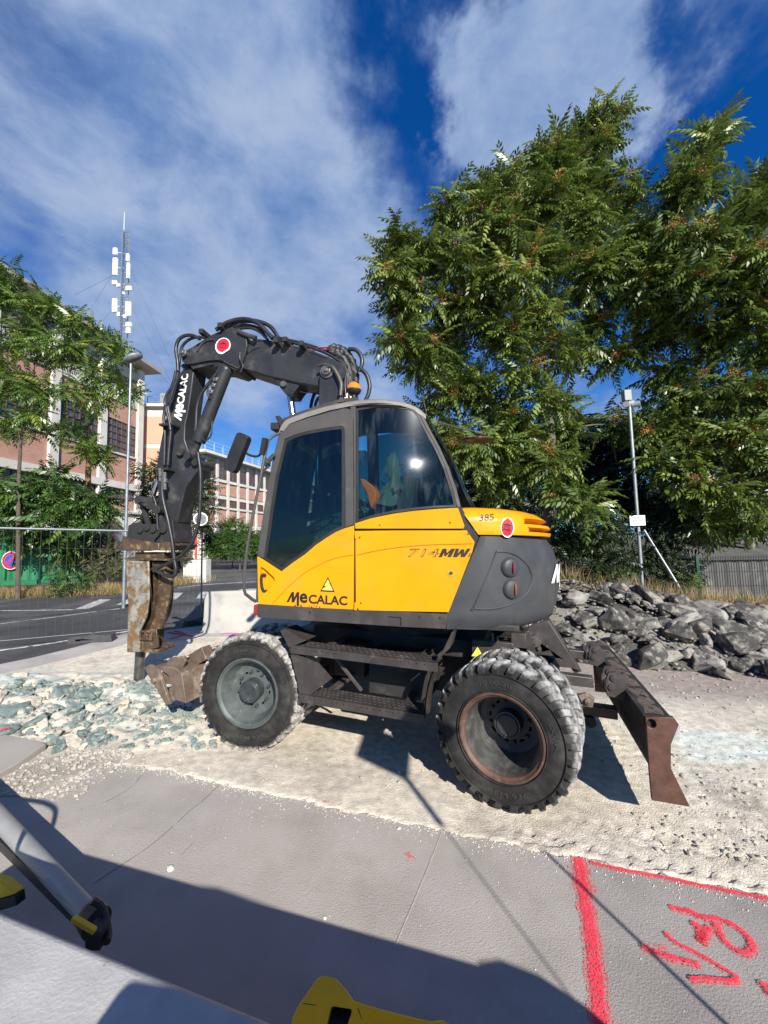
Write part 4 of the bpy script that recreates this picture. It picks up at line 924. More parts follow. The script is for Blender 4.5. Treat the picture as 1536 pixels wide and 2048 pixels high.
# gently bowed pane: aft edge turns inwards
cb = MB(V2U); P, tr = tess(wi)
xm = on(FV, 800, 900, YS)[0]
bow = lambda x, z: ycab(z, x)+.004
bmv = bmesh.new(); vv = [bmv.verts.new((x, bow(x, z), z)) for x, z in P]
for t in tr: bmv.faces.new([vv[k] for k in t])
for xc in np.linspace(XB, XB+.95, 34): bmesh.ops.bisect_plane(bmv, geom=bmv.verts[:]+bmv.edges[:]+bmv.faces[:], plane_co=(xc, 0, 0), plane_no=(1, 0, 0))
for zc in np.linspace(2.03, 2.95, 26): bmesh.ops.bisect_plane(bmv, geom=bmv.verts[:]+bmv.edges[:]+bmv.faces[:], plane_co=(0, 0, zc), plane_no=(0, 0, 1))
for v in bmv.verts: v.co.y = bow(v.co.x, v.co.z)
bmv.verts.ensure_lookup_table(); idx = {v: i for i, v in enumerate(bmv.verts)}
cb.add([tuple(v.co) for v in bmv.verts], [tuple(idx[v] for v in f.verts) for f in bmv.faces]); bmv.free(); cb.build('rear_side_window', M_glassf, cab, ang=60)
# wrap-round rear glass
ro = pcs([(846, 829), (860, 858), (880, 895), (898, 935), (913, 978), (921, 1014)])
bulge = [(864, 838), (879, 860), (899, 888), (918, 925), (934, 962), (954, 1012)]
rows = []
for (x0_, z0_), (px, py) in zip(ro, bulge):
    xq, zq = on(FV, px, py, -.75); yn = ycab(z0_, x0_); row = []
    for k in range(13):
        t = k/12; y = yn+(far(z0_)-yn)*t; s_ = 1-abs(2*t-1)**2.6; row.append((x0_+(xq-x0_)*s_, y, z0_+(zq-z0_)*s_*.3))
    rows.append(row)
cb = MB(V2U); cb.grid([[tuple(v) for v in catmull([Vector(p) for p in c], 3)] for c in zip(*rows)]); cb.build('rear_window', M_glass2, cab, ang=60)
# far side windows, windscreen
cb = MB(V2U); cb.prism(glass_o, lambda x, z: far(z)-.012, lambda x, z: far(z)-.008); cb.prism(wo, lambda x, z: far(z)-.012, lambda x, z: far(z)-.008); cb.build('far_window', M_glass, cab, ang=0)
a0 = pc(514, 1112); a1_ = pc(562, 860)
cb = MB(V2U); cb.grid([[(a0[0]+.03, ycab(a0[1])+.07, a0[1]), (a0[0]+.03, far(a0[1])-.06, a0[1])], [(a1_[0]+.03, ycab(a1_[1])+.07, a1_[1]), (a1_[0]+.03, far(a1_[1])-.06, a1_[1])]]); cb.build('windscreen', M_glass, cab, ang=0)
# far-side body below the glass, floor
cb = MB(V2U); cb.prism(pv([(517, 1205), (517, 1120), (563, 1142), (640, 1085), (709, 1050), (916, 1018), (900, 1205)], YS), YF-.03, YF); cb.box((-.55, -.70, 1.34), (1.15, .95, .05)); cb.build('cab_floor', M_black, cab)
# roof
rt_ = pcs([(559, 862), (563, 852), (574, 840), (611, 826), (660, 812), (700, 804), (740, 800), (780, 801), (812, 808), (836, 818), (852, 832)])
rb = pcs([(844, 832), (836, 828), (826, 818), (808, 812), (780, 810), (740, 809), (704, 812), (660, 821), (611, 836), (580, 848), (568, 862)])
cb = MB(V2U); rc = curve2(rt_, 3); rows = []
def roofy(t, x, z):   # t 0..1 across
    return ycab(z, x)-.008+(far(z)+.01-ycab(z, x))*t
for k, (t, dz) in enumerate(((0, -.030), (0, -.006), (.012, .006), (.05, .020), (.2, .034), (.5, .040), (.8, .034), (.95, .018), (1, -.006), (1, -.03))):
    rows.append([(x, roofy(t, x, z), z+dz) for x, z in rc])
cb.grid(rows); rbc = curve2(rb, 3); cb.prism(rt_+rb, fA(-.008), fA(.05)); cb.prism(rt_+rb, lambda x, z: far(z)-.04, lambda x, z: far(z)+.008)
cb.build('cab_roof', M_roof, cab, ang=40)
cb = MB(V2U); cb.prism([(x, z-.012) for x, z in curve2(pcs([(574, 842), (611, 829), (660, 815), (700, 808), (740, 806), (780, 806), (808, 810)]), 2)]+[(x, z-.030) for x, z in curve2(pcs([(808, 810), (780, 806), (740, 806), (700, 808), (660, 815), (611, 829), (574, 842)]), 2)], fA(.03), lambda x, z: far(z)-.05); cb.build('headliner', M_black, cab)
# perforated roof guard with fins
rg = MB(V2U); gp_ = [pc(*p) for p in ((560, 850), (592, 834), (640, 815), (690, 800), (716, 796))]
yg = -.86
gp_ = [on(FV, *p, yg) for p in ((558, 842), (590, 828), (640, 810), (690, 797), (716, 796))]
rg.prism([(x, z+.005) for x, z in gp_]+[(x, z-.05) for x, z in gp_[::-1]], yg, yg+.02)
for px, py in ((572, 843), (596, 834), (622, 824), (652, 814), (684, 801)):
    x, z = on(FV, px, py, yg-.03); rg.prism([(x-.035, z-.028), (x+.035, z-.020), (x-.008, z+.030)], yg-.06, yg)
rg.build('roof_guard', M_step, cab)
# front overhang lamp
rg = MB(V2U); x, z = on(FV, 556, 856, -.9); rg.box((x, -.9, z), (.09, .14, .07)); rg.prism(pv([(552, 834), (560, 832), (572, 848), (562, 856)], -.95), -.98, -.93); rg.build('work_lamp', M_black, cab, bevel=.01)
# beacon
bc = MB(V2U); x, z = on(FV, 708, 776, -.60); zb0 = on(FV, 706, 806, -.60)[1]
bc.cyl((x, -.6, zb0-.05), (x, -.6, z-.07), .022, .026, 12, mi=0); bc.ball((x, -.6, z-.02), .074, 20, mi=0, sc=(1, 1, .8)); 
bea = bc.build('beacon', M_seal, cab)
bc = MB(V2U); bc.lathe([(-.02, .0745), (.012, .070), (.040, .052), (.058, .025), (.062, .001)], c=(x, -.6, z), n=24, axis='z'); bc.build('beacon_lens', mat('amber_lens', (.80, .20, .01), .12, var=.05, coat=.8), bea)
# grab rail and handrail at the front
hr = MB(V2U); pts = [(*on(FV, px, py, yy), yy) for px, py, yy in ((561, 866, -1.14), (548, 871, -1.18), (537, 880, -1.22), (531, 905, -1.25), (522, 950, -1.28), (508, 1020, -1.30), (495, 1090, -1.30), (489, 1140, -1.30), (488, 1178, -1.30), (491, 1188, -1.28), (505, 1199, -1.22), (512, 1203, -1.19))]
hr.tube([(x, y, z) for x, z, y in pts], .013, 8, sm=False); hr.build('handrail', M_frame, cab)
# mirror and bracket
yM = -1.32
mm = MB(V2U); c0 = on(FV, 488, 872, yM); c1 = on(FV, 461, 940, yM)
ax_ = Vector((c1[0]-c0[0], 0, c1[1]-c0[1])); Lm = ax_.length; an = math.atan2(ax_.x, -ax_.z)
pr = []
for (u, v) in ((-.5, -.5), (.5, -.5), (.5, .5), (-.5, .5)):
    for k in range(5):
        a = {(-.5, -.5): 180, (.5, -.5): 270, (.5, .5): 0, (-.5, .5): 90}[(u, v)]+22.5*k; r_ = .035; W_, H_ = .115, Lm+.03
        pr.append(((abs(u)*W_-r_)*(1 if u > 0 else -1)+r_*math.cos(R_(a)), (abs(v)*H_-r_)*(1 if v > 0 else -1)+r_*math.sin(R_(a))))
ca, sa = math.cos(an), math.sin(an); cm_ = ((c0[0]+c1[0])/2, (c0[1]+c1[1])/2)
pr2 = [(cm_[0]+x*ca-z*sa*-1*-1, cm_[1]+x*sa+z*ca) for x, z in pr]
mm.prism(pr2, yM-.03, yM+.04); mirr = mm.build('side_mirror', M_seal, cab, bevel=.012, seg=3)
mm = MB(V2U); pts = [on(FV, *p, yM+.05)+(yM+.05,) for p in ((489, 905), (505, 912), (518, 911), (526, 898))]; mm.tube([(x, y, z) for x, z, y in pts], .010, 8)
pts = [on(FV, *p, -1.22)+(-1.22,) for p in ((527, 906), (534, 925), (540, 928))]; mm.tube([(x, y, z) for x, z, y in pts], .012, 8); x, z = on(FV, 528, 893, yM+.05); mm.bar((x+.01, yM+.05, z+.07), (x-.01, yM+.05, z-.07), .045, .04)
x, z = on(FV, 535, 922, -1.22); mm.bar((x-.03, -1.22, z-.04), (x+.05, -1.20, z+.06), .03, .03); x, z = on(FV, 466, 898, yM); mm.ball((x, yM+.05, z), .022, 10)
mm.bar((on(FV, 524, 944, -1.25)[0], -1.25, on(FV, 524, 944, -1.25)[1]), (on(FV, 540, 930, -1.2)[0], -1.2, on(FV, 540, 930, -1.2)[1]), .02, .02)
mm.build('mirror_arm', M_seal, mirr)
# rear mirror on its thin arm
rm = MB(V2U); yR = -.35; q = [on(FV, *p, yR)+(yR,) for p in ((878, 845), (915, 855), (952, 864))]; rm.tube([(x, y, z) for x, z, y in q], .008, 8, sm=False)
q = [on(FV, *p, yR) for p in ((846, 790), (853, 832))]; rm.tube([(q[0][0], yR, q[0][1]), (q[1][0], yR, q[1][1])], .004, 5)
x, z = on(FV, 955, 868, yR); rm.cyl((x-.03, yR, z+.02), (x+.05, yR, z-.0), .02, n=10); rm.build('rear_mirror_arm', M_frame, cab)
rm = MB(V2U); x, z = on(FV, 954, 880, yR); rm.ball((x, yR, z), .175, 24, mi=0, sc=(1, .7, .13)); rm.build('rear_mirror', [mat('brown_mirror_back', (.20, .12, .06), .5, var=.4, scale=9., col2=(.02, .02, .02), c2scale=6., c2lo=.45, c2hi=.55)], cab)
# interior: seat, console, steering column, levers
it = MB(V2U); cx, cz = pc(775, 1000)
it.box((cx-.20, -.7, 1.72), (.5, .5, .14)); it.box((cx-.16, -.7, 1.5), (.4, .4, .3))
M_seat = mat('seat_fabric', (.045, .048, .05), .85, var=.2, scale=20.)
it.build('seat', M_seat, exc, bevel=.03, seg=3)
it = MB(V2U); it.prism([(cx-.03, 1.75), (cx+.12, 1.74), (cx+.20, 2.45), (cx+.10, 2.50)], -.93, -.47); it.build('seat_back', M_seat, exc, bevel=.03, seg=3)
it = MB(V2U); it.box((cx-.25, -.98, 1.78), (.55, .12, .22)); it.box((cx-.25, -.42, 1.78), (.55, .12, .22)); it.tube([(cx-.42, -.98, 1.86), (cx-.45, -.98, 2.02)], .02, 8); it.tube([(cx-.42, -.42, 1.86), (cx-.45, -.42, 2.02)], .02, 8); it.build('console', M_black, exc, bevel=.02)
it = MB(V2U); sx, sz = pc(560, 1035); it.tube([(sx, -.7, 1.4), (sx+.08, -.7, 1.9), (sx+.14, -.7, 1.98)], .045, 10); sc_ = Vector((sx+.16, -.7, 2.0)); t1 = Vector((.55, 0, -.83)).normalized(); ring = [sc_+(Vector((0, 1, 0))*math.cos(a)+Vector((.83, 0, .55))*math.sin(a))*.18 for a in np.linspace(0, 2*math.pi, 25)]
it.tube(ring, .013, 8, sm=False); it.tube([ring[0], ring[12]], .012, 6); it.box((sx+.02, -.35, 2.25), (.06, .16, .22)); it.build('steering_wheel', M_seal, exc)
it = MB(V2U); it.tube([pv([(640, 880)], -.6)[0][:1]+(-.6,)+pv([(640, 880)], -.6)[0][1:], pv([(640, 1000)], -.6)[0][:1]+(-.6,)+pv([(640, 1000)], -.6)[0][1:]], .02, 8); it.build('grab_bar', M_black, exc)
mb = MB(V2U); q = pcs([(653, 991), (660, 991), (656.5, 984)]); mb.prism(q, fA(.013), fA(.0135)); mb.build('window_sticker', M_white_l, dfr)

# lettering and stickers on the near side
def side_text(txt, p_bl, p_br, h, shear=0., bold=.02, y=YS-.0095, m=None, name='lettering', par=None, fix=None):
    V_, F_, asp = glyphs(txt, 0, bold); a = on(FV, *p_bl, y); b = on(FV, *p_br, y); mb = MB(V2U)
    d = Vector((b[0]-a[0], b[1]-a[1])); n_ = Vector((-d.y, d.x)).normalized()*h
    vs = [(a[0]+d.x*u+n_.x*v+shear*h*v, y, a[1]+d.y*u+n_.y*v) for u, v in V_]
    mb.add(vs, F_); return mb.build(name, m or M_black_l, par, ang=0)
M_bigl = M_black_l
hM = on(FV, 600, 1185, YS)[1]-on(FV, 600, 1204, YS)[1]
MP = [(110, 718), (198, 546), (238, 546), (243, 640), (288, 546), (328, 548), (324, 782), (284, 782), (286, 625), (240, 724), (198, 722), (200, 618), (150, 718)]
mb = MB(V2U); P_, tr_ = tess(pv([(560+a*.1172, 1120+b*.1172) for a, b in MP], YS-.0095)); mb.add([(x, YS-.0095, z) for x, z in P_], tr_); mb.build('lettering', M_black_l, door, ang=0)
def word(txt_u0):
    """the maker's word with its slanting M, as one lettering mesh in unit coordinates"""
    m_ = [((x-110)/218*.235, (718-y)/172) for x, y in MP]; P_, tr_ = tess(m_); V = list(P_); F2 = list(tr_)
    for t_, u0_, u1_, v0, h in (('e', .222, .362, -.03, 1.0), ('CALAC', .365, 1.0, -.0, .93)):
        V2, F3_, _ = glyphs(t_, 0, .028); o_ = len(V); V += [(u0_+u*(u1_-u0_), v0+v*h) for u, v in V2]; F2 += [tuple(i+o_ for i in f) for f in F3_]
    return V, F2
side_text('e', (599.5, 1206), (615, 1206), hM*1.02, bold=.028, par=door)
side_text('CALAC', (617, 1207), (694.5, 1211), hM*.95, bold=.028, par=door)
side_text('714', (814, 1114), (874, 1114), .066, shear=.45, bold=.012, y=YS-.0095, par=rpan, m=M_black_l); side_text('714', (816, 1112.8), (872, 1113), .054, shear=.45, bold=-.014, y=YS-.0105, par=rpan, m=M_yel)
mb = MB(V2U); a = on(FV, 877, 1114, YS); b_ = on(FV, 934, 1114, YS); wd_ = (b_[0]-a[0]); W0 = .066
for poly_, u0_, u1_ in (([(0, 0), (0, 1), (.30, 1), (.5, .48), (.70, 1), (1, 1), (1, 0), (.72, 0), (.72, .55), (.57, .12), (.43, .12), (.28, .55), (.28, 0)], 0, .44), ([(0, 1), (.10, 0), (.38, 0), (.5, .46), (.62, 0), (.90, 0), (1, 1), (.76, 1), (.72, .42), (.60, .92), (.40, .92), (.28, .42), (.24, 1)], .46, .98)):
    P_, tr_ = tess(poly_); mb.add([(a[0]+(u0_+(u1_-u0_)*u)*wd_+v*W0*.5, YS-.0095, a[1]+(b_[1]-a[1])*(u0_+(u1_-u0_)*u)+v*W0) for u, v in P_], tr_)
mb.build('lettering', M_black_l, rpan, ang=0); side_text('E', (936, 1113), (941, 1113), .024, shear=.5, bold=.0, par=rpan)
# lettering on the tail
V_, F_ = word(0)
ta = tsurf(1097, 1162); ph0 = math.atan2(ta.y, ta.x-.45)
mb = MB(V2U); vs = []
for u, v in V_:
    th = ph0+u*1.35+.03; A_ = 1.055; n_ = 2.25; cx, sy = math.cos(th), math.sin(th); r = (abs(cx/A_)**n_+abs(sy/1.21)**n_)**(-1/n_)
    vs.append((.45+r*cx, r*sy, 1.545+v*.155))
mb.add(vs, F_); mb.build('lettering', M_white_l, cwo, ang=0)
def tail_text(txt, pa, pb, h, m, par, bold=.02, A=None, off=.012):
    V_, F_, asp = glyphs(txt, 0, bold); mb = MB(V2U); a = tsurf(*pa, A, off); b = tsurf(*pb, A, off); vs = []
    for u, v in V_: 
        p = a.lerp(b, u)+Vector((0, 0, v*h)); vs.append(p)
    mb.add(vs, F_); return mb.build('lettering', m, par, ang=0)
V_, F_, asp = glyphs('385', 0, .012); mb = MB(V2U); mb.add([tsurf(959+29*u, 1042-1.5*u-13.5*v, 1, .004) for u, v in V_], F_); mb.build('lettering', M_black_l, hood, ang=0)
def emblem(c, ex_, ez_, n_, r, par, torn=False):
    """round red sticker: white rim, black castle outline, lettering, black bar"""
    c, ex_, ez_, n_ = map(Vector, (c, ex_, ez_, n_)); mb = MB(V2U)
    P3 = lambda x, z, k: c+ex_*x*r+ez_*z*r+n_*(.0008*k)
    def disc(rr, k, mi, cz=0., sx=1.):
        vs = [P3(rr*math.cos(a)*sx, rr*math.sin(a)+cz, k) for a in np.linspace(0, 2*math.pi, 33)[:-1]]
        if torn: vs = [v for v, a in zip(vs, np.linspace(0, 2*math.pi, 33)[:-1]) if not (5.0 < a < 5.8)]
        mb.add(vs, [tuple(range(len(vs)))], mi)
    disc(1.0, 1, 0, -.0); disc(.84, 2, 1, .06)
    poly = [(-.62, .22), (-.62, .36), (-.5, .30), (-.42, .36), (-.2, .34), (-.08, .46), (.08, .46), (.2, .34), (.42, .36), (.5, .30), (.62, .36), (.62, .22)]
    P, tr = tess(poly); mb.add([P3(x, z, 3) for x, z in P], tr, 2)
    mb.add([P3(x, z, 3) for x, z in ((-.62, -.26), (.62, -.26), (.62, -.16), (-.62, -.16))], [(0, 1, 2, 3)], 2)
    V_, F_, asp = glyphs('ETTE', 0, .02); mb.add([P3(-.46+u*.92, -.08+v*.24, 4) for u, v in V_], F_, 2)
    V_, F_, asp = glyphs('TP', 0, .02)
    for s_ in ((-.9, 3.6, 4.4), (.9, 5.0, 5.8)):
        a_ = np.linspace(s_[1], s_[2], 8); v1 = [P3(.96*math.cos(a), .96*math.sin(a), 3) for a in a_]; v2 = [P3(.89*math.cos(a), .89*math.sin(a), 3) for a in a_]
        if not torn: mb.add(v1+v2, [(i, i+1, 9+i, 8+i) for i in range(7)], 2)
    return mb.build('emblem', [M_white_l, M_redst, M_black_l], par, ang=0, fix=False)
mb = MB(V2U)
hq = lambda x, z, k: tsurf(1015+x*13.5+z*1.5, 1055-z*20+x*2, 1, .004+.0028*k)
def hdisc(rr, k, mi):
    n_ = 28; vs = [hq(0, 0, k)]+[hq(rr*math.cos(a), rr*math.sin(a), k) for a in np.linspace(0, 2*math.pi, n_+1)[:-1]]; mb.add(vs, [(0, 1+i, 1+(i+1) % n_) for i in range(n_)], mi)
hdisc(1.0, 0, 0); hdisc(.86, 1, 1)
for poly in ([(-.62, .22), (-.62, .36), (-.5, .30), (-.42, .36), (-.2, .34), (-.08, .46), (.08, .46), (.2, .34), (.42, .36), (.5, .30), (.62, .36), (.62, .22)], [(-.62, -.26), (.62, -.26), (.62, -.16), (-.62, -.16)]):
    P_, tr_ = tess(poly); mb.add([hq(x, z, 3) for x, z in P_], tr_, 2)
V_, F_, asp = glyphs('ETTE', 0, .02); mb.add([hq(-.46+u*.92, -.08+v*.24, 3.5) for u, v in V_], F_, 2)
mb.build('emblem', [M_white_l, M_redst, M_black_l], hood, ang=0, fix=False)
# warning triangle
mb = MB(V2U); T = lambda s_, k: [(x, YS-.0095-.001*k, z) for x, z in [(on(FV, 656, 1172, YS)[0]+s_*a, on(FV, 656, 1172, YS)[1]+s_*b) for a, b in ((-.062, -.045), (.062, -.045), (0, .075))]]
mb.add(T(1, 0), [(0, 1, 2)], 0); mb.add(T(.74, 1), [(0, 1, 2)], 1); wt = mb.build('warning_sticker', [M_black_l, M_yelst], door, ang=0, fix=False)
mb = MB(V2U); q = [(x, YS-.012, z) for x, z in pv([(648, 1176), (652, 1172), (656, 1172), (660, 1167), (663, 1166), (662, 1172)], YS)]; mb.tube(q, .0024, 5, sm=False); x, z = on(FV, 650, 1173, YS); mb.ball((x, YS-.012, z), .009, 8, sc=(1, .2, .8)); mb.build('pictogram', M_black_l, wt)
bo = MB(V2U)
for px, py in ((540, 1220), (620, 1224), (700, 1227), (840, 1233), (880, 1235)): x, z = on(FV, px, py, YS); bo.cyl((x, YS-.010, z), (x, YS, z), .009, n=8)
bo.build('bolt', M_black, skt)
bo = MB(V2U)
for px, py in ((720, 1075), (722, 1206), (936, 1068), (760, 1050), (900, 1045)): x, z = on(FV, px, py, YS); bo.cyl((x, YS-.010, z), (x, YS, z), .0065, n=8)
bo.build('bolt', M_hub, rpan)
# rust chips along the lower door edge
mb = MB(V2U); rs_ = random.Random(2)
for px, py, r_ in ((591, 1211, .008), (603, 1211, .0085), (620, 1212, .004), (624, 1213, .006), (630, 1211, .004), (634, 1212, .006), (640, 1214, .006), (902, 1151, .006)):
    x, z = on(FV, px, py, YS); mb.cyl((x, YS-.0075, z), (x, YS-.009, z), r_, n=7)
mb.build('rust_chip', mat('rust_spot', (.20, .035, .01), .8), door)

# ------------------------------------------------------------------ boom
BN, BF = .10, .40
def bprism(pts, y0, y1, name, m, par=exc, bev=.008, yref=None, hole=()):
    mb = MB(V2U); mb.prism(pv(pts, y0 if yref is None else yref), y0, y1); return mb.build(name, m, par, ang=30, bevel=bev)
mast = MB(V2U); mp_ = pv([(641, 760), (645, 742), (655, 732), (668, 734), (688, 766), (688, 830), (638, 830)], BN-.05)
mast.prism(mp_, BN-.09, BN-.05); mast.prism(mp_, BF+.05, BF+.09); mast.box((mp_[0][0]+.13, .25, 2.7), (.22, .30, .9)); mst = mast.build('boom_mast', M_boom, exc, bevel=.01)
pn = MB(V2U); c = on(FV, 654, 743, BN-.1); pn.cyl((c[0], BN-.11, c[1]), (c[0], BF+.11, c[1]), .085, n=24); pn.cyl((c[0], BN-.14, c[1]), (c[0], BN-.1, c[1]), .055, n=20); pn.cyl((c[0], BN-.16, c[1]), (c[0], BN-.13, c[1]), .025, n=14); pn.build('mast_pin', M_steelp, mst, bevel=.006)
gb = MB(V2U); q = pv([(657, 732), (668, 738), (682, 766), (681, 792)], BN-.13); gb.tube([(x, BN-.13, z) for x, z in q], .028, 10); gb.tube([(x, BN-.1, z) for x, z in pv([(638, 731), (648, 729), (658, 731)], BN-.1)], .02, 8); gb.build('guard_bar', M_step, mst)
b1 = bprism([(477, 734), (490, 706), (495, 688), (512, 677), (548, 681), (606, 694), (657, 713), (690, 730), (697, 742), (688, 757), (668, 764), (641, 776), (600, 768), (533, 753), (500, 742)], BN, BF, 'main_boom', M_boom, bev=.012)
bprism([(545, 756), (566, 782), (572, 789), (586, 789), (592, 779), (600, 769), (624, 767), (640, 775), (600, 766)], BN+.02, BF-.02, 'cylinder_lug', M_boom, b1)
pn = MB(V2U); c = on(FV, 567, 768, BN); pn.cyl((c[0], BN-.012, c[1]), (c[0], BF+.02, c[1]), .038, n=18); pn.build('pin', M_steelp, b1)
# weld strip and plates
wd = MB(V2U); wd.tube([(x, BN-.002, z) for x, z in pv([(499, 690), (506, 680), (548, 685), (604, 698), (654, 717)], BN)], .006, 6, sm=False); wd.tube([(x, BN-.002, z) for x, z in pv([(483, 735), (500, 739), (533, 750), (600, 765), (640, 772)], BN)], .006, 6, sm=False); wd.build('weld_bead', M_boom, b1)
# lift cylinder
cyl = MB(V2U); a = on(FV, 579, 786, .25); b_ = on(FV, 590, 850, .25); A3 = Vector((a[0], .25, a[1]+.02)); B3 = Vector((b_[0]+.08, .25, b_[1]-.5)); M3 = A3.lerp(B3, .62); cyl.cyl(A3, M3, .042, n=20, mi=1); cyl.cyl(M3, B3, .075, n=20, mi=0); cyl.build('lift_cylinder', [M_boom, M_chrome], exc)
# knuckle section with the sticker
kn = bprism([(364, 722), (363, 712), (370, 702), (384, 694), (395, 687), (424, 669), (440, 662), (457, 656), (475, 656), (484, 662), (492, 672), (494, 690), (491, 704), (479, 737), (453, 724), (436, 720), (417, 721), (388, 727), (370, 729)], BN-.05, BF+.05, 'boom_knuckle', M_boom, bev=.014)
ku = MB(V2U); ku.prism(pv([(377, 727), (417, 720), (453, 724), (479, 737), (470, 742), (440, 733), (410, 733), (385, 738)], BN-.02), BN-.02, BF+.02); ku.build('under_plate', M_boom, kn, bevel=.005)
pn = MB(V2U); c = on(FV, 369, 708, BN-.06); pn.cyl((c[0], BN-.10, c[1]), (c[0], BF+.1, c[1]), .048, n=20); pn.cyl((c[0], BN-.12, c[1]), (c[0], BN-.1, c[1]), .024, n=14); pn.build('pin', M_steelp, kn, bevel=.004)
pn = MB(V2U); pn.tube([(x, BN-.06, z) for x, z in pv([(394, 702), (402, 690), (414, 681), (428, 679)], BN-.06)], .014, 8); pn.tube([(x, BN-.06, z) for x, z in pv([(476, 662), (488, 668), (512, 676)], BN-.06)], .03, 8); pn.tube([(x, BN-.07, z) for x, z in pv([(449, 724), (460, 729), (478, 738)], BN-.06)], .010, 8); pn.build('lug', M_step, kn)
cc_ = on(FV, 446, 692, BN-.055); emblem((cc_[0], BN-.058, cc_[1]), (.985, 0, -.17), (.17, 0, .985), (0, -1, 0), .108, kn, torn=True)
# dipper arm
am = bprism([(366, 738), (360, 731), (366, 726), (388, 739), (384, 770), (377, 819), (370, 850), (369, 878), (376, 900), (384, 912), (400, 921), (398, 938), (385, 955), (373, 972), (362, 1010), (355, 1045), (335, 1050), (312, 1048), (314, 1010), (316, 985), (311, 943), (318, 900), (328, 850), (340, 804), (352, 760)], BN+.02, BF-.02, 'dipper_arm', M_boom, bev=.012)
V_, F_ = word(0); a = Vector(on(FV, 362, 842, BN+.005)); b_ = Vector(on(FV, 377, 748, BN+.005)); d = b_-a; nn = Vector((-d.y, d.x)).normalized()*.115
mb = MB(V2U); mb.add([(a.x+d.x*u+nn.x*v, BN+.006, a.y+d.y*u+nn.y*v) for u, v in V_], F_); mb.build('lettering', M_white_l, am, ang=0)
pn = MB(V2U)
for px, py, r_ in ((362, 905, .05), (392, 925, .05)): c = on(FV, px, py, BN); pn.cyl((c[0], BN-.03, c[1]), (c[0], BF+.03, c[1]), r_, n=20)
pn.build('pin', M_black, am, bevel=.005)
cy2 = MB(V2U); a = on(FV, 452, 742, .10); b_ = on(FV, 397, 884, .10); e = on(FV, 384, 915, .10); A3, B3, E3 = [Vector((p[0], .10, p[1])) for p in (a, b_, e)]
cy2.cyl(A3, B3, .082, n=24, mi=0); cy2.cyl(B3, E3, .045, n=16, mi=0); cy2.cyl(A3+(A3-B3).normalized()*.02, A3, .06, n=20, mi=0); cy2.ball(tuple(A3), .085, 14); cy2.cyl((E3.x, .0, E3.z), (E3.x, .3, E3.z), .05, n=16); cy2.build('arm_cylinder', [M_boom], exc)
cf = MB(V2U)
for px, py in ((432, 760), (427, 772), (422, 785)): x, z = on(FV, px, py, .03); cf.box((x, .03, z), (.06, .05, .05)); cf.cyl((x-.03, .03, z), (x+.04, .03, z+.02), .018, n=10)
cf.build('valve', M_steelp, exc, bevel=.004)
# bucket link and quick coupler
cyr = MB(V2U); a = on(FV, 322, 945, .2); b_ = on(FV, 302, 1003, .2); cyr.cyl((a[0], .2, a[1]), (b_[0], .2, b_[1]), .032, n=14, mi=1); a2 = on(FV, 336, 880, .2); cyr.cyl((a2[0], .2, a2[1]), (a[0], .2, a[1]), .055, n=16, mi=0); cyr.build('bucket_cylinder', [M_boom, M_chrome], exc)
lk = MB(V2U)
def link(p, q, y, w, t=.04, m=None):
    a = on(FV, *p, y); b_ = on(FV, *q, y); lk.bar((a[0], y, a[1]), (b_[0], y, b_[1]), t, w, upv=(.01, 0, 1)) if abs(a[0]-b_[0]) > abs(a[1]-b_[1]) else lk.bar((a[0], y, a[1]), (b_[0], y, b_[1]), t, w, upv=(1, 0, .01))
    for c in (a, b_): lk.cyl((c[0], y-.045, c[1]), (c[0], y+.045, c[1]), w*.62, n=18)
link((281, 1000), (318, 1020), .02, .085); link((281, 1000), (318, 1020), .42, .085); link((306, 1003), (330, 1060), .06, .07); link((284, 1004), (300, 1060), .10, .06)
a = on(FV, 281, 1000, .02); lk.cyl((a[0], -.03, a[1]), (a[0], .47, a[1]), .05, n=18); lk.bar((a[0], .0, a[1]), on(FV, 310, 1000, .05)[:1]+(.05,)+on(FV, 310, 1000, .05)[1:], .06, .07)
lk.build('bucket_link', M_black, exc, bevel=.005)
qc = MB(V2U); qp = pv([(256, 1052), (265, 1046), (276, 1044), (283, 1048), (313, 1048), (320, 1058), (317, 1070), (309, 1078), (306, 1090), (280, 1090), (254, 1075)], .0)
qc.prism(qp, .0, .035); qc.prism(qp, .40, .435)
qc.prism(pv([(300, 1050), (345, 1040), (350, 1085), (320, 1100), (302, 1090)], .05), .05, .40)
for px, py in ((282, 1061), (308, 1060), (296, 1056)): c = on(FV, px, py, 0); qc.cyl((c[0], -.03, c[1]), (c[0], .46, c[1]), .038, n=16)
qco = qc.build('quick_coupler', M_black, exc, bevel=.006)
qc = MB(V2U); q = pv([(244, 1072), (268, 1078), (295, 1083), (318, 1086), (318, 1100), (296, 1102), (241, 1101)], -.02); qc.prism(q, -.02, .03); q2 = pv([(320, 1086), (338, 1083), (352, 1090), (342, 1101), (318, 1101)], .02); qc.prism(q2, .0, .45); qc.prism(q, .40, .45); x, z = on(FV, 280, 1094, .2); qc.box((x+.05, .2, z), (.36, .36, .05)); qc.build('coupler_jaw', M_breaker2, qco, bevel=.012)
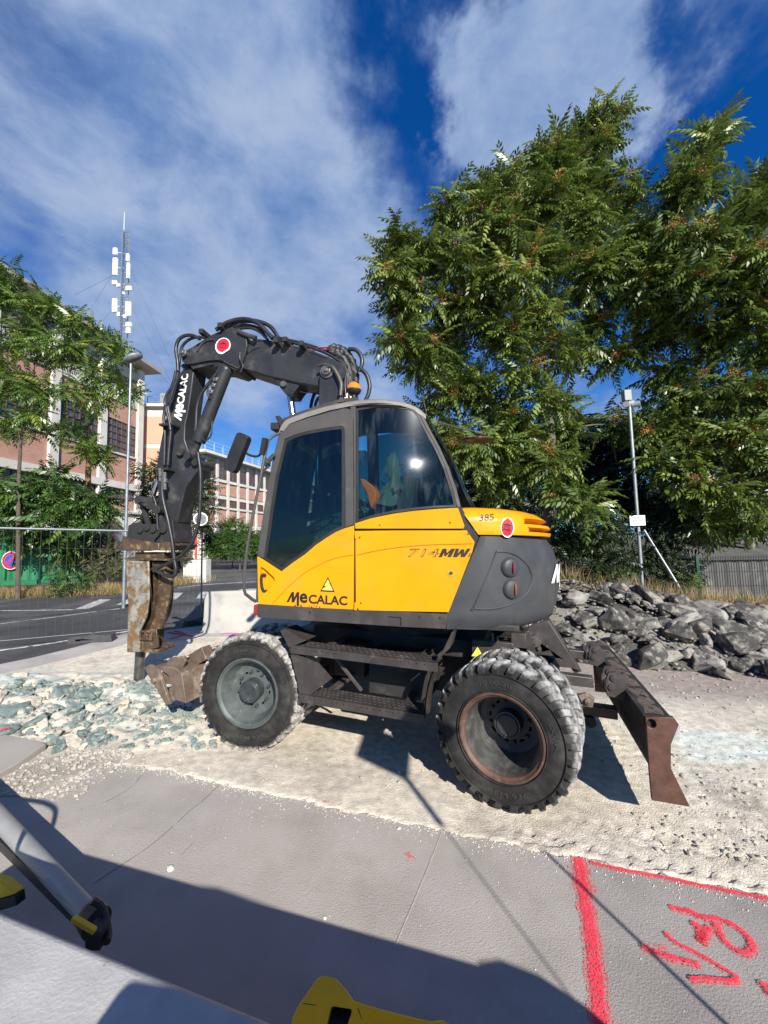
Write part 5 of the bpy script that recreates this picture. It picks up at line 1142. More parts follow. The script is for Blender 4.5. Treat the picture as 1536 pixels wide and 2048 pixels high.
# breaker hammer
YN, YK = .02, .44
top_ = MB(V2U); t_ = pv([(241, 1117), (342, 1115)], YN-.04); zt3 = t_[0][1]; top_.box(((t_[0][0]+t_[1][0])/2, (YN+YK)/2, zt3), ((t_[1][0]-t_[0][0])*.9, YK-YN+.04, .026)); top_.box(((t_[0][0]+t_[1][0])/2-.02, (YN+YK)/2, zt3+.045), (.42, .34, .07)); hmr = top_.build('breaker_plate', M_breaker2, exc, bevel=.005)
def hx_(px, py): return on(FV, px, py, YN)
bh = MB(V2U); fpoly = [hx_(*p) for p in ((251, 1121), (297, 1121), (298, 1160), (298, 1200), (293, 1233), (285, 1250), (279, 1263), (279, 1305), (253, 1305), (254, 1262), (256, 1206), (252, 1165))]
bh.prism(fpoly, YN, YN+.03, mi=0); bh.prism(fpoly, YK-.03, YK, mi=0)
zr = [hx_(0, 0)]
def xr(py, side): pass
# side cheek: bulged plate between near and far plates
cheek = [(298, 1123), (300, 1160), (300, 1200), (295, 1233), (287, 1252), (280, 1264), (279, 1300)]
bhp = [hx_(*p) for p in cheek]; bh.grid([[(x+.02, YN+.03, z), (x+.035, (YN+YK)/2, z), (x+.02, YK-.03, z)] for x, z in bhp], mi=1)
bhl = [hx_(*p) for p in ((252, 1121), (253, 1165), (257, 1206), (255, 1262), (254, 1303))]; bh.grid([[(x-.005, YN+.03, z), (x-.005, YK-.03, z)] for x, z in bhl], mi=1)
body = bh.build('breaker_body', [M_breaker, M_breaker2], exc, ang=30, bevel=.012)
bt = MB(V2U); bt.prism([hx_(*p) for p in ((279, 1262), (310, 1258), (314, 1296), (280, 1305))], YN+.02, YN+.05); 
for px in (286, 299):
    x, z = hx_(px, 1271); w_ = .045; o_ = [(x-w_, z-.06), (x+w_, z-.06), (x+w_, z+.06), (x-w_, z+.06)]; i_ = [(x-w_*.5, z-.035), (x+w_*.5, z-.035), (x+w_*.5, z+.035), (x-w_*.5, z+.035)]; bt.prism(o_, YN-.015, YN+.03, [i_])
x, z = hx_(281, 1302); bt.box((x+.02, (YN+YK)/2, z-.0), (.40, .38, .04)); bt.build('breaker_collar', M_breaker2, body, bevel=.008)
cz_ = MB(V2U); c = on(FV, 281, 1305, .24); c2 = on(FV, 282, 1358, .24); cz_.cyl((c[0], .24, c[1]+.1), (c[0], .24, -.06), .062, .058, 22); cz_.build('chisel', mat('polished_chisel', (.17, .16, .155), .32, metal=.8, var=.3, scale=9., col2=(.09, .08, .07), c2scale=6.), body)
rb_ = MB(V2U); rb_.prism([hx_(*p) for p in ((300, 1140), (316, 1150), (331, 1157), (328, 1195), (318, 1232), (311, 1262), (282, 1262), (295, 1233), (300, 1200))], YN+.10, YN+.14)
rb_.prism([hx_(*p) for p in ((300, 1125), (322, 1125), (324, 1150), (300, 1142))], YN+.06, YK-.06)
for px, py in ((307, 1153), (308, 1166)): x, z = hx_(px, py); rb_.cyl((x, YN+.08, z), (x, YN+.1, z), .02, n=12)
rb_.build('side_cheek', M_breaker2, body, bevel=.006)
# ------------------------------------------------------------------ hoses
hs = []
def hose(pts, r, y=None, m=M_rubberhose, par=exc, name='hose'):
    mb = MB(V2U); P = []
    for p in pts:
        yy = p[2] if len(p) > 2 else y; x, z = on(FV, p[0], p[1], yy); P.append((x, yy, z))
    mb.tube(P, r, 8); return mb.build(name, m, par, ang=60)
hose([(400, 678), (385, 671), (368, 672), (356, 682), (352, 700), (355, 722), (356, 742)], .022, -.02)
hose([(410, 676), (395, 674), (377, 680), (364, 694), (360, 715), (357, 740)], .018, .02)
hose([(432, 660), (455, 645), (485, 638), (510, 643), (530, 660), (545, 677)], .026, .02)
hose([(440, 660), (462, 646), (494, 641), (522, 651), (540, 670), (556, 683)], .024, .12)
hose([(448, 658), (472, 645), (505, 643), (535, 650), (552, 668), (562, 684)], .024, .22)
hose([(455, 656), (480, 643), (512, 641), (542, 653), (556, 676)], .022, .32)
hose([(466, 655), (490, 650), (516, 656), (532, 674)], .020, .16); hose([(472, 658), (500, 656), (520, 664), (536, 680)], .018, .06)
for k, (dy, yy) in enumerate(((0, .12), (-4, .2), (-2, .28), (1, .34))):
    hose([(545, 677+dy), (575, 683+dy), (605, 690+dy), (640, 701+dy), (670, 716+dy), (694, 736+dy)], .016, yy)
hose([(365, 745), (352, 765), (340, 800), (332, 815), (338, 840), (341, 860)], .018, -.02); hose([(352, 742), (345, 770), (330, 800), (336, 835), (345, 855)], .018, .03)
hose([(357, 742), (348, 775), (336, 810), (342, 850), (338, 900), (336, 930)], .022, .0); hose([(352, 750), (338, 790), (328, 830), (330, 870), (328, 930)], .020, .05)
hose([(443, 731), (432, 748), (418, 766), (402, 790), (394, 815), (392, 850), (390, 862)], .020, .06)
hose([(420, 798), (414, 786), (420, 768), (430, 762)], .009, .0); hose([(424, 842), (422, 870), (410, 882), (404, 876)], .010, .05)
hose([(325, 940), (325, 990), (336, 1040), (344, 1080), (349, 1120), (352, 1140), (347, 1152), (330, 1150), (305, 1137)], .024, -.02)
hose([(396, 905), (401, 950), (400, 1010), (396, 1050), (384, 1085), (365, 1108), (345, 1122), (318, 1135), (308, 1137)], .022, -.02)
hose([(303, 985), (312, 1010), (316, 1060)], .014, -.01)
hose([(697, 698), (712, 700), (722, 712), (724, 728), (718, 742)], .026, .2); hose([(718, 735), (732, 748), (739, 770), (736, 790), (728, 806)], .026, .2)
hose([(640, 770), (628, 790), (622, 812), (622, 830)], .024, .55); hose([(646, 790), (634, 800), (628, 825)], .022, .5)
hose([(600, 783), (612, 786), (625, 784), (637, 779)], .006, .1); hose([(480, 705), (480, 718), (486, 732), (480, 745)], .010, .0); hose([(492, 696), (506, 686), (520, 680)], .007, .02)
for dx in (0, 4, 8, 12): hose([(694+dx*.4, 742), (690+dx, 765), (691+dx, 790), (690+dx, 822)], .013, -.02+dx*.02)
hm = MB(V2U)
for i, (px, py) in enumerate(((690, 800), (694, 792), (697, 806), (701, 798), (704, 808), (690, 812), (699, 815))): x, z = on(FV, px, py, -.06); hm.cyl((x, -.06, z-.03), (x, -.06, z+.03), .012, n=6)
hm.build('hose_fitting', mat('brass_fitting', (.38, .30, .22), .35, metal=.7), exc)
hm = MB(V2U)
for px, py, h_ in ((331, 962, .22), (322, 950, .16)): x, z = on(FV, px, py, -.03); hm.cyl((x, -.03, z-h_/2), (x-.02, -.03, z+h_/2), .022, n=10); hm.cyl((x, -.03, z-.02), (x, -.03, z+.03), .03, n=8)
hm.build('hose_coupling', M_steelp, exc)
hm = MB(V2U)
for pts, r_ in (([(658, 699), (668, 703), (680, 703), (692, 708), (700, 722), (703, 742), (703, 770), (700, 790)], .062), ([(664, 696), (676, 696), (688, 701), (698, 714), (706, 735), (707, 760)], .05), ([(660, 705), (676, 710), (690, 722), (697, 745), (698, 775)], .05)):
    P = catmull([Vector((on(FV, px, py, .2)[0], .2+.02*i, on(FV, px, py, .2)[1])) for i, (px, py) in enumerate(pts)], 5); rows = []
    for i, p in enumerate(P):
        d = (P[min(i+1, len(P)-1)]-P[max(0, i-1)]).normalized(); e1_ = Vector((0, 1, 0)); e2_ = d.cross(e1_); row = []
        for k in range(12): a_ = 2*math.pi*k/12; q_ = r_*(1+.30*mnoise.noise(p*9+Vector((k*.5, i*.2, 0)))+.16*math.sin(i*1.9+k)); row.append(tuple(p+(e1_*math.cos(a_)+e2_*math.sin(a_))*q_))
        rows.append(row)
    hm.grid(rows, close=True)
hm.build('hose_sleeve', M_seal, exc, ang=60)
hm = MB(V2U); q = [on(FV, *p, .12) for p in ((614, 699), (635, 696), (660, 695))]; hm.tube([(x, .12, z) for x, z in q], .008, 6); q = [on(FV, *p, .12) for p in ((618, 702), (640, 700), (662, 699))]; hm.tube([(x, .12, z) for x, z in q], .008, 6); hm.build('red_hose', mat('red_hose_rubber', (.16, .02, .03), .5), exc)
hm = MB(V2U)
for px, py, a_ in ((340, 852, 0), (330, 940, 0), (409, 668, 0), (446, 656, 0), (556, 686, 0), (606, 692, 0), (574, 684, 0)): x, z = on(FV, px, py, .05); hm.box((x, .08, z), (.20 if px < 345 else .06, .22, .03 if px < 345 else .06))
hm.build('hose_clamp', M_black, exc, bevel=.004)
# ------------------------------------------------------------------ loose things in the cab
def cloth(pts, y0, r0s, name, m, label, cat):
    mb = MB(); P = [MV @ Vector((on(FV, px, py, y0)[0], y0, on(FV, px, py, y0)[1])) for px, py in pts]; rows = []; n = 28
    for i, (p, r_) in enumerate(zip(P, r0s)):
        rows.append([tuple(p+Vector((math.cos(a)*r_*(1+.16*math.sin(7*a+i*.6)+.08*math.sin(13*a)), math.sin(a)*r_*.6*(1+.12*math.sin(5*a+i)), .012*math.sin(5*a+i)))) for a in [2*math.pi*k/n for k in range(n)]])
    mb.grid(rows, close=True); o = mb.build(name, m, ang=60)
    tag(o, label, cat); return o
jk = cloth([(786, 908), (784, 920), (786, 945), (790, 962), (780, 985), (770, 1012)], -.85, [.02, .045, .06, .035, .10, .16], 'jacket', mat('green_grey_cloth', (.085, .12, .108), .9, var=.2, scale=9., bump=.3, bscale=25., bdist=.01), 'knotted green-grey cloth hanging over the seat inside the cab', 'jacket')
mb = MB(); q = [MV @ Vector((on(FV, px, py, -.95)[0], -.95, on(FV, px, py, -.95)[1])) for px, py in ((793, 962), (810, 972), (806, 982), (797, 975), (790, 985), (785, 972))]; mb.add(q+[v+Vector((0, .015, 0)) for v in q], [(0, 1, 2, 3, 4, 5), (11, 10, 9, 8, 7, 6)]+[(i, (i+1) % 6, (i+1) % 6+6, i+6) for i in range(6)]); mb.build('knot', jk.data.materials[0], None); 
kn_ = COL.objects['knot']; kn_.parent = jk; kn_.matrix_parent_inverse = jk.matrix_world.inverted()
mb = MB(); fr = [(719, 956), (728, 958), (742, 968), (752, 982), (752, 1000), (742, 1018), (738, 1008), (732, 985), (722, 968)]
q = [MV @ Vector((on(FV, px, py, -1.0)[0], -1.0, on(FV, px, py, -1.0)[1])) for px, py in fr]; nq = len(q); q2 = [v+Vector((.05, .16, -.02)) for v in q]; mb.add(q+q2, [tuple(range(nq)), tuple(range(2*nq-1, nq-1, -1))]+[(i, (i+1) % nq, (i+1) % nq+nq, i+nq) for i in range(nq)])
vst = mb.build('safety_vest', mat('orange_high_visibility_fabric', (.95, .16, .015), .8, var=.1, scale=12., bump=.3, bscale=30., bdist=.01), ang=50, bevel=.012); tag(vst, 'bright orange safety vest seen through the rear side window of the cab', 'vest')
# ------------------------------------------------------------------ buildings
M_brick = mat('red_brick_infill', (.50, .265, .195), .9, var=.10, scale=3., bump=.3, bscale=30., bdist=.01, col2=(.44, .22, .16), c2scale=1.5, c2lo=.45, c2hi=.7)
def add_bricks(m):
    nt = m.node_tree; L = nt.links.new; p = [n for n in nt.nodes if n.type == 'BSDF_PRINCIPLED'][0]; old = p.inputs['Base Color'].links[0].from_socket
    tc = node(nt, 'ShaderNodeTexCoord'); s = node(nt, 'ShaderNodeSeparateXYZ'); L(tc.outputs['Object'], s.inputs[0]); c = node(nt, 'ShaderNodeCombineXYZ')
    L(mathn(nt, 'ADD', s.outputs[0], s.outputs[1]), c.inputs[0]); L(s.outputs[2], c.inputs[1])
    b = node(nt, 'ShaderNodeTexBrick', i_Scale=1.); b.inputs['Brick Width'].default_value = .23; b.inputs['Row Height'].default_value = .075; b.inputs['Mortar Size'].default_value = .012
    b.inputs['Color1'].default_value = (1, 1, 1, 1); b.inputs['Color2'].default_value = (.78, .78, .78, 1); b.inputs['Mortar'].default_value = (.72, .80, .82, 1); L(c.outputs[0], b.inputs['Vector'])
    L(mixc(nt, 1., old, b.outputs[0], 'MULTIPLY'), p.inputs['Base Color'])
add_bricks(M_brick)
M_render = mat('stained_white_render', (.56, .52, .46), .9, var=.10, scale=1.5, bump=.15, bscale=20., bdist=.01, col2=(.42, .39, .35), c2scale=1.1, c2lo=.52, c2hi=.75)
M_peach = mat('peach_render', (.56, .295, .20), .9, var=.06, scale=1.5)
M_winf = mat('brown_window_frame', (.10, .055, .045), .6, var=.1)
M_pane = mat('dusty_pane', (.055, .06, .065), .12, var=.5, scale=2.5, spec=.6, col2=(.12, .11, .10), c2scale=4.)
M_roofm = mat('roof_sheet', (.30, .27, .24), .7, var=.1)
M_galv = mat('galvanised_steel', (.27, .29, .31), .45, metal=.6, var=.15, scale=8.)

class Facade:
    """vertical plane through point c, running along azimuth az; s metres along it, z up"""
    def __init__(s, c, az):
        s.c = np.array([c[0], c[1], 0.]); s.d = np.array([math.sin(az), math.cos(az), 0]); s.n = np.array([s.d[1], -s.d[0], 0])
    def px(s, px, py):
        d = ray(px, py); t = ((s.c-CAM)@s.n)/(d@s.n); p = CAM+d*t; return float((p-s.c)@s.d), float(p[2])
    def M(s): return Matrix([[s.d[0], s.n[0], 0, s.c[0]], [s.d[1], s.n[1], 0, s.c[1]], [0, 0, 1, 0], [0, 0, 0, 1]])
    def rect(s, mb, s0, s1, z0, z1, o0, o1): mb.box(((s0+s1)/2, (o0+o1)/2, (z0+z1)/2), (s1-s0, o1-o0, z1-z0))
def window(F, par, s0, s1, z0, z1, nx, nz, out=.0):
    mb = MB(F.M()); fr = .06
    for k in range(nx+1): x = s0+(s1-s0)*k/nx; F.rect(mb, x-fr/2, x+fr/2, z0, z1, out-.16, out-.08)
    for k in range(nz+1): z = z0+(z1-z0)*k/nz; F.rect(mb, s0-.02, s1+.02, z-fr/2, z+fr/2, out-.158, out-.078)
    w = mb.build('window', M_winf, par, ang=0)
    mb = MB(F.M()); F.rect(mb, s0, s1, z0, z1, out-.17, out-.14); mb.build('pane', M_pane, w, ang=0); return w
cor = at(283, 900, 29.)
FB = Facade(cor, R_(4.5))
bld = empty('factory_building', (cor[0], cor[1], float(G(cor[0], cor[1])))); tag(bld, 'tall left factory building with red brick bays, large gridded windows and overhanging roof', 'building')
def bchild(o, b): o.parent = b; o.matrix_parent_inverse = Matrix.Translation(b.location).inverted(); return o
zz_ = {k: FB.px(239, v)[1] for k, v in dict(a=700, b=718, c=745, d=759, e=772, f=803, g=841, h=906, i=911, j=964, k=977, l=996, m=999, n=1020, o=1026).items()}
eave = FB.px(283, 737)[1]
wall = MB(FB.M()); S0 = -30.
sP = [FB.px(x, 900)[0] for x in (272, 214, 202, 164, 150, 51)]
bw = sP[0]-sP[1]; pw = .75
wall.box((S0/2, -8., (eave-1)/2+.2), (-S0, 15.4, eave+.2))
wallo = bchild(wall.build('wall', M_render, None, ang=0), bld)
s_ = -.55; bays = []
while s_ > S0+3:
    bays.append((s_-bw, s_)); s_ -= bw+pw
mb = MB(FB.M())
for a, b in bays+[(S0, S0)]: FB.rect(mb, b, b+.55, 0, eave-.25, -.30, .12)
FB.rect(mb, S0, -.0, zz_['e'], zz_['f'], -.3, .04); FB.rect(mb, S0, .0, zz_['j'], zz_['k'], -.3, .16); FB.rect(mb, S0, .02, zz_['n'], zz_['o']+.0, -.3, .22); FB.rect(mb, S0, 0, -.5, zz_['o']-.02, -.3, .02)
FB.rect(mb, S0, 0, zz_['a'], eave, -.3, .0)
bchild(mb.build('pilaster_frame', M_render, None, ang=0), bld)
for a, b in bays:
    for z0, z1 in ((zz_['b'], zz_['a']), (zz_['g'], zz_['f']), (zz_['j'], zz_['i']), (zz_['n'], zz_['m'])): mb = MB(FB.M()); FB.rect(mb, a, b, min(z0, z1), max(z0, z1), -.28, -.06); bchild(mb.build('brick_panel', M_brick, None, ang=0), bld)
    mb = MB(FB.M()); FB.rect(mb, a, b, zz_['h']-.12, zz_['h'], -.25, .06); bchild(mb.build('sill', M_render, None, ang=0), bld)
    for z0, z1, nx, nz in ((zz_['d'], zz_['c'], 6, 1), (zz_['h'], zz_['g'], 6, 5), (zz_['l'], zz_['k'], 6, 1)):
        w = window(FB, None, a, b, z0, z1, nx, nz); bchild(w, bld)
mb = MB(FB.M()); mb.box((S0/2+.1, -7.9, eave+.14), (-S0+1.6, 17.6, .28)); bchild(mb.build('roof', M_roofm, None, ang=0), bld)
mb = MB(FB.M()); q0 = FB.px(203, 1040); q1 = FB.px(229, 1068); FB.rect(mb, FB.px(208, 1040)[0], FB.px(236, 1040)[0], .3, FB.px(220, 1040)[1], .0, .06); bchild(mb.build('shutter', M_peach, None, ang=0), bld)
# peach wing, set back behind the corner
FP = Facade(at(281, 900, 30.2), R_(84)); pw_ = empty('peach_wing', tuple(FP.c)); tag(pw_, 'peach rendered factory wing between the tall brick building and the long low one', 'building')
zt5 = FP.px(300, 815)[1]
mb = MB(FP.M()); mb.box((1.9, -1.2, zt5/2), (3.8, 2.4, zt5)); bchild(mb.build('wall', M_render, None, ang=0), pw_)
for y0, y1 in ((833, 888), (896, 962)):
    for k in range(2): mb = MB(FP.M()); FP.rect(mb, .25+k*1.8, 1.85+k*1.8, FP.px(300, y1)[1], FP.px(300, y0)[1], -.1, .03); bchild(mb.build('peach_panel', M_peach, None, ang=0), pw_)
mb = MB(FP.M()); mb.box((1.9, -1.0, zt5+.10), (4.1, 2.8, .2)); bchild(mb.build('roof', M_render, None, ang=0), pw_)
mb = MB(FP.M())
for k in range(5): mb.bar((.3+k*.8, -.3, zt5+.2), (.3+k*.8, -.3, zt5+1.0), .04, .04, upv=(1, 0, 0))
for h in (.6, 1.0): mb.bar((.3, -.3, zt5+h), (3.5, -.3, zt5+h), .03, .03)
mb.box((1.5, -.4, zt5+.8), (.5, .3, 1.0)); bchild(mb.build('roof_railing', M_galv, None, ang=0), pw_)
# long low brick building
FL = Facade(at(400, 950, 31.), R_(15)); lb = empty('long_brick_building', tuple(FL.c)); tag(lb, 'long low factory building with brick panels in a white grid and railing on its roof', 'building')
LZ = lambda y: FL.px(475, y)[1]
LS0, LS1 = .2, 52.; zr_ = LZ(928)
mb = MB(FL.M()); mb.box(((LS0+LS1)/2, -6.2, zr_/2-.2), (LS1-LS0, 12, zr_+.4)); bchild(mb.build('wall', M_render, None, ang=0), lb)
col_s = [FL.px(x, 950)[0] for x in (433, 455)]; step_ = col_s[1]-col_s[0]
mb = MB(FL.M()); cols = [col_s[0]+step_*k for k in range(-1, 18)]
for c in cols: FL.rect(mb, c-.14, c+.14, 0, zr_-.1, -.25, .12)
LW = dict(u0=939, u1=967, b0=972, b1=996, s0=1004, s1=1017, c0=1023, c1=1050)
FL.rect(mb, LS0, LS1, LZ(LW['b1'])-.02, LZ(LW['b1'])-.02, -.2, .1)
for y0, y1, o in ((967, 972, .14), (996, 1003, .06), (1018, 1022, .14), (1051, 1060, .05)): FL.rect(mb, LS0, LS1, LZ(y1), LZ(y0), -.25, o)
bchild(mb.build('pilaster_frame', M_render, None, ang=0), lb)
for a, b in zip(cols[:-1], cols[1:]):
    for y0, y1 in ((973, 995), (1023, 1050)): mb = MB(FL.M()); FL.rect(mb, a+.14, b-.14, LZ(y1), LZ(y0), -.2, .02); bchild(mb.build('brick_panel', M_brick, None, ang=0), lb)
    for y0, y1, nx in ((941, 966, 2), (1004, 1017, 4)):
        w = window(FL, None, a+.3, b-.3, LZ(y1), LZ(y0), nx, 1, out=.20); bchild(w, lb)
mb = MB(FL.M()); mb.box(((LS0+LS1)/2, -5.6, zr_+.1), (LS1-LS0+1, 12.6, .22)); bchild(mb.build('roof', M_render, None, ang=0), lb)
mb = MB(FL.M())
for k in range(40): x = LS0+k*1.1; mb.bar((x, .3, zr_+.2), (x, .3, zr_+1.15), .035, .035, upv=(1, 0, 0)); mb.bar((x, .3, zr_+.2), (x+.5, -.2, zr_+1.1), .04, .04, upv=(1, 0, 0))
for h in (.55, .85, 1.15): mb.bar((LS0, .3, zr_+h), (LS0+43, .3, zr_+h), .035, .035)
bchild(mb.build('roof_railing', mat('pale_blue_railing', (.30, .42, .50), .5, var=.1), None, ang=0), lb)

# ------------------------------------------------------------------ antenna mast
DA = 46.
mast_b = at(243, 760, DA); am_ = empty('antenna_mast', (mast_b[0], mast_b[1], mast_b[2])); tag(am_, 'tall lattice radio mast with white panel antennas rising above the factory roof', 'antenna mast')
zt6 = at(241, 462, DA)[2]; mz = mast_b[2]-4
mb = MB(); h = .55
legs = [(h*math.cos(a), h*math.sin(a)) for a in (.3, 2.4, 4.5)]
for lx, ly in legs: mb.tube([(lx, ly, mz-mast_b[2]), (lx*.75, ly*.75, zt6-mast_b[2])], .06, 5, sm=False)
H_ = zt6-mz; n = 30
for k in range(n):
    z0 = mz-mast_b[2]+H_*k/n; z1 = z0+H_/n; f0, f1 = 1-.25*k/n, 1-.25*(k+1)/n
    for i in range(3): j = (i+1) % 3; mb.tube([(legs[i][0]*f0, legs[i][1]*f0, z0), (legs[j][0]*f1, legs[j][1]*f1, z1)], .022, 4, sm=False); mb.tube([(legs[i][0]*f1, legs[i][1]*f1, z1), (legs[j][0]*f1, legs[j][1]*f1, z1)], .018, 4, sm=False)
mb.build('lattice', M_galv, am_, ang=0)
mb = MB(); za = at(239, 425, DA)[2]-mast_b[2]; mb.tube([(-.25, 0, zt6-mast_b[2]-2.5), (-.25, 0, za)], .045, 6, sm=False, taper=.015); mb.build('whip_antenna', M_white_l, am_)
for px, py, w_, h_ in ((234, 507, .45, .85), (234, 537, .50, 2.2), (259, 519, .34, .9), (260, 545, .30, 2.0), (233, 569, .5, .5), (241, 575, .4, .3), (261, 580, .6, .5), (233, 614, .5, 1.7), (260, 621, .55, 1.8), (241, 632, .3, .5), (261, 652, .6, .5), (260, 664, .45, .7), (262, 700, .6, .5), (236, 688, .9, .5), (251, 590, .2, .3), (253, 636, .3, .4)):
    p = at(px, py, DA)-mast_b; mb = MB(); mb.box((p[0], -.3, p[2]), (w_*1.05, .28, h_)); mb.bar((p[0], -.2, p[2]), (0, 0, p[2]), .05, .05); mb.build('panel_antenna', M_white_l, am_, bevel=.03)
for px, py, p2 in ((237, 530, (180, 620)), (237, 545, (150, 590)), (264, 545, (352, 745)), (264, 615, (348, 775)), (264, 690, (340, 770)), (237, 605, (190, 660))):
    a = at(px, py, DA)-mast_b; b = at(*p2, DA-4)-mast_b; mb = MB(); mb.tube([tuple(a), tuple(b)], .012, 4, sm=False); mb.build('guy_wire', M_black, am_)

# ------------------------------------------------------------------ lamps, poles, signs
def pole_thing(name, label, cat, base, parts_fn): o = empty(name, tuple(base)); tag(o, label, cat); parts_fn(o); return o
b = at(250, 1100, 10.4); b[2] = float(G(b[0], b[1])); ltop = at(262, 722, 10.4)
def f(o):
    mb = MB(); t = ltop-b; mb.tube([(0, 0, 0), tuple(t*.3), tuple(t)], .046, 12, sm=False, taper=.030); mb.build('pole', M_galv, o)
    Mh = Matrix.Translation(Vector(t)) @ Matrix.Rotation(R_(-24), 4, 'Y') @ Matrix.Translation(-Vector(t)); mb = MB(Mh); mb.ball((t[0]+.08, t[1], t[2]+.05), .27, 20, sc=(1, .7, .36)); hd_ = mb.build('lamp_head', M_galv, o)
    mb = MB(Mh); mb.ball((t[0]+.11, t[1]-.04, t[2]-.0), .20, 16, sc=(1, .6, .35)); mb.build('lamp_glass', mat('lamp_glass', (.10, .10, .10), .2), hd_)
    hd_.rotation_euler = (0, 0, 0)
pole_thing('street_lamp', 'grey steel street lamp with an oval head in front of the brick factory', 'street lamp', b, f)
bp_ = at(1285, 1176, 8.9); tp_ = at(1257, 790, 9.); bp_[2] -= .15
def f(o):
    mb = MB(); t = tp_-bp_; mb.tube([(0, 0, 0), tuple(t)], .037, 12, sm=False); mb.build('pole', mat('dull_galvanised_pole', (.26, .28, .29), .5, metal=.4, var=.15), o)
    mb = MB(); mb.box((t[0]-.05, t[1], t[2]-.02), (.17, .14, .26)); mb.box((t[0]+.05, t[1], t[2]-.2), (.1, .1, .1)); mb.build('camera_box', mat('grey_housing', (.22, .23, .23), .5), o, bevel=.01)
    for dx in (-.10, .12): mb = MB(); mb.cyl((t[0]+dx*.4, t[1]-.02, t[2]-.26), (t[0]+dx*1.5, t[1]-.12, t[2]-.26), .055, .07, 14); mb.build('camera', mat('camera_shell', (.30, .31, .31), .4), o)
    s_ = at(1275, 1041, 8.85)-bp_; mb = MB(); mb.box(tuple(s_), (.35, .012, .23)); sg = mb.build('sign_plate', M_white_l, o, bevel=.004)
    V_, F_, asp = glyphs('BASCULE', 0, .02); mb = MB(); mb.add([(s_[0]-.115+u*.235, s_[1]-.0075, s_[2]-.018+v*.045) for u, v in V_], F_); mb.box((s_[0]-.005, s_[1]-.0078, s_[2]+.07), (.21, .001, .016))
    for k in range(3): mb.box((s_[0]-.03+.01*k, s_[1]-.0078, s_[2]-.05-k*.017), (.20-.03*k, .001, .004))
    mb.build('lettering', M_black_l, sg, ang=0)
pole_thing('camera_pole', 'galvanised pole carrying cameras on top and a small white sign, behind the rubble heap', 'pole', bp_, f)
a = at(1288, 1060, 9.3); c = at(1368, 1190, 8.6); mb = MB(); mb.tube([tuple(c), tuple(a)], .025, 8, sm=False); tag(mb.build('leaning_stake', M_galv), 'thin metal stake leaning against the shrubs right of the sign pole', 'stake')
# convex mirror by the road
b = at(383, 1100, 17.); b[2] = float(G(b[0], b[1])); mcen = at(401, 1038, 17.)
def f(o):
    t = mcen-b; mb = MB(); mb.tube([(t[0]-.2, .05, 0), (t[0]-.2, .05, t[2]+.1)], .04, 8, sm=False); mb.build('post', M_redst, o)
    mb = MB(); nrm = Vector((.5, -.85, -.1)).normalized(); c0 = Vector(t); mb.cyl(c0, c0+nrm*.06, .29, n=28); mb.build('rim', mat('red_white_rim', (.75, .72, .70), .5), o)
    mb = MB(); mb.cyl(c0+nrm*.06, c0+nrm*.07, .235, n=28); mb.build('mirror_glass', mat('mirror_surface', (.35, .36, .35), .15, metal=.5, var=.3, scale=4.), o)
pole_thing('traffic_mirror', 'round convex traffic mirror on a red post beside the uphill road', 'mirror', b, f)
q = at(395, 1103, 16.5); mb = MB(); zb2 = float(G(q[0], q[1])); mb.box((q[0], q[1], zb2+.45), (.95, .5, .95)); tag(mb.build('concrete_block', M_render, bevel=.02), 'pale concrete block at the foot of the bushes by the road', 'block')

# green metal fence with a no-parking sign
FG = Facade(at(165, 1130, 14.6), R_(84)); gfb = empty('green_fence', tuple(FG.c)); tag(gfb, 'green corrugated metal fence with a square end post behind the kerb', 'fence')
M_gfence = mat('green_fence_paint', (.012, .14, .055), .5, var=.2, scale=2., bump=.2, bscale=20., bdist=.01)
gz0, gz1 = FG.px(80, 1170)[1], FG.px(80, 1066)[1]
mb = MB(FG.M()); rows = []
for z in (gz0+.1, gz1): rows.append([(-22+.075*k*1.0, (.045 if (k//2) % 2 else 0.), z) for k in range(290)])
mb.grid(rows); bchild(mb.build('corrugated_sheet', M_gfence, None, ang=20), gfb)
for k in range(1, 6): mb = MB(FG.M()); mb.box((-.1-k*2.5, .06, (gz0+gz1)/2+.05), (.14, .14, gz1-gz0+.1)); bchild(mb.build('post', M_gfence, None), gfb)
mb = MB(FG.M()); mb.box((-.1, .06, (gz0+gz1)/2+.08), (.36, .3, gz1-gz0+.16)); bchild(mb.build('post', M_gfence, None), gfb)
mb = MB(FG.M()); mb.box((-11, .12, gz0+.12), (22, .10, .18)); bchild(mb.build('rail', M_gfence, None), gfb); mb = MB(FG.M()); mb.box((-11, .06, gz1-.1), (22, .06, .08)); bchild(mb.build('rail', M_gfence, None), gfb)
sc0 = at(22, 1121, 14.2); mb = MB(); 
def disc(mb, c, r, y, mi, n=28, r2=None): mb.cyl((c[0], y, c[2]), (c[0], y-.012, c[2]), r, n=n, mi=mi)
ns = empty('no_parking_sign', tuple(sc0)); tag(ns, 'round blue and red no parking sign on the green fence', 'sign')
mb = MB(); mb.cyl((0, 0, 0), (0, -.012, 0), .33, n=32); mb.build('sign_rim', M_white_l, ns); mb = MB(); mb.cyl((0, -.012, 0), (0, -.017, 0), .305, n=32); mb.build('red_ring', M_redst, ns)
mb = MB(); mb.cyl((0, -.017, 0), (0, -.021, 0), .215, n=32); mb.build('blue_disc', mat('sign_blue', (.01, .08, .45), .4), ns); mb = MB(); mb.bar((-.16, -.025, -.16), (.16, -.025, .16), .006, .075, upv=(-1, 0, 1)); mb.build('slash', M_redst, ns)

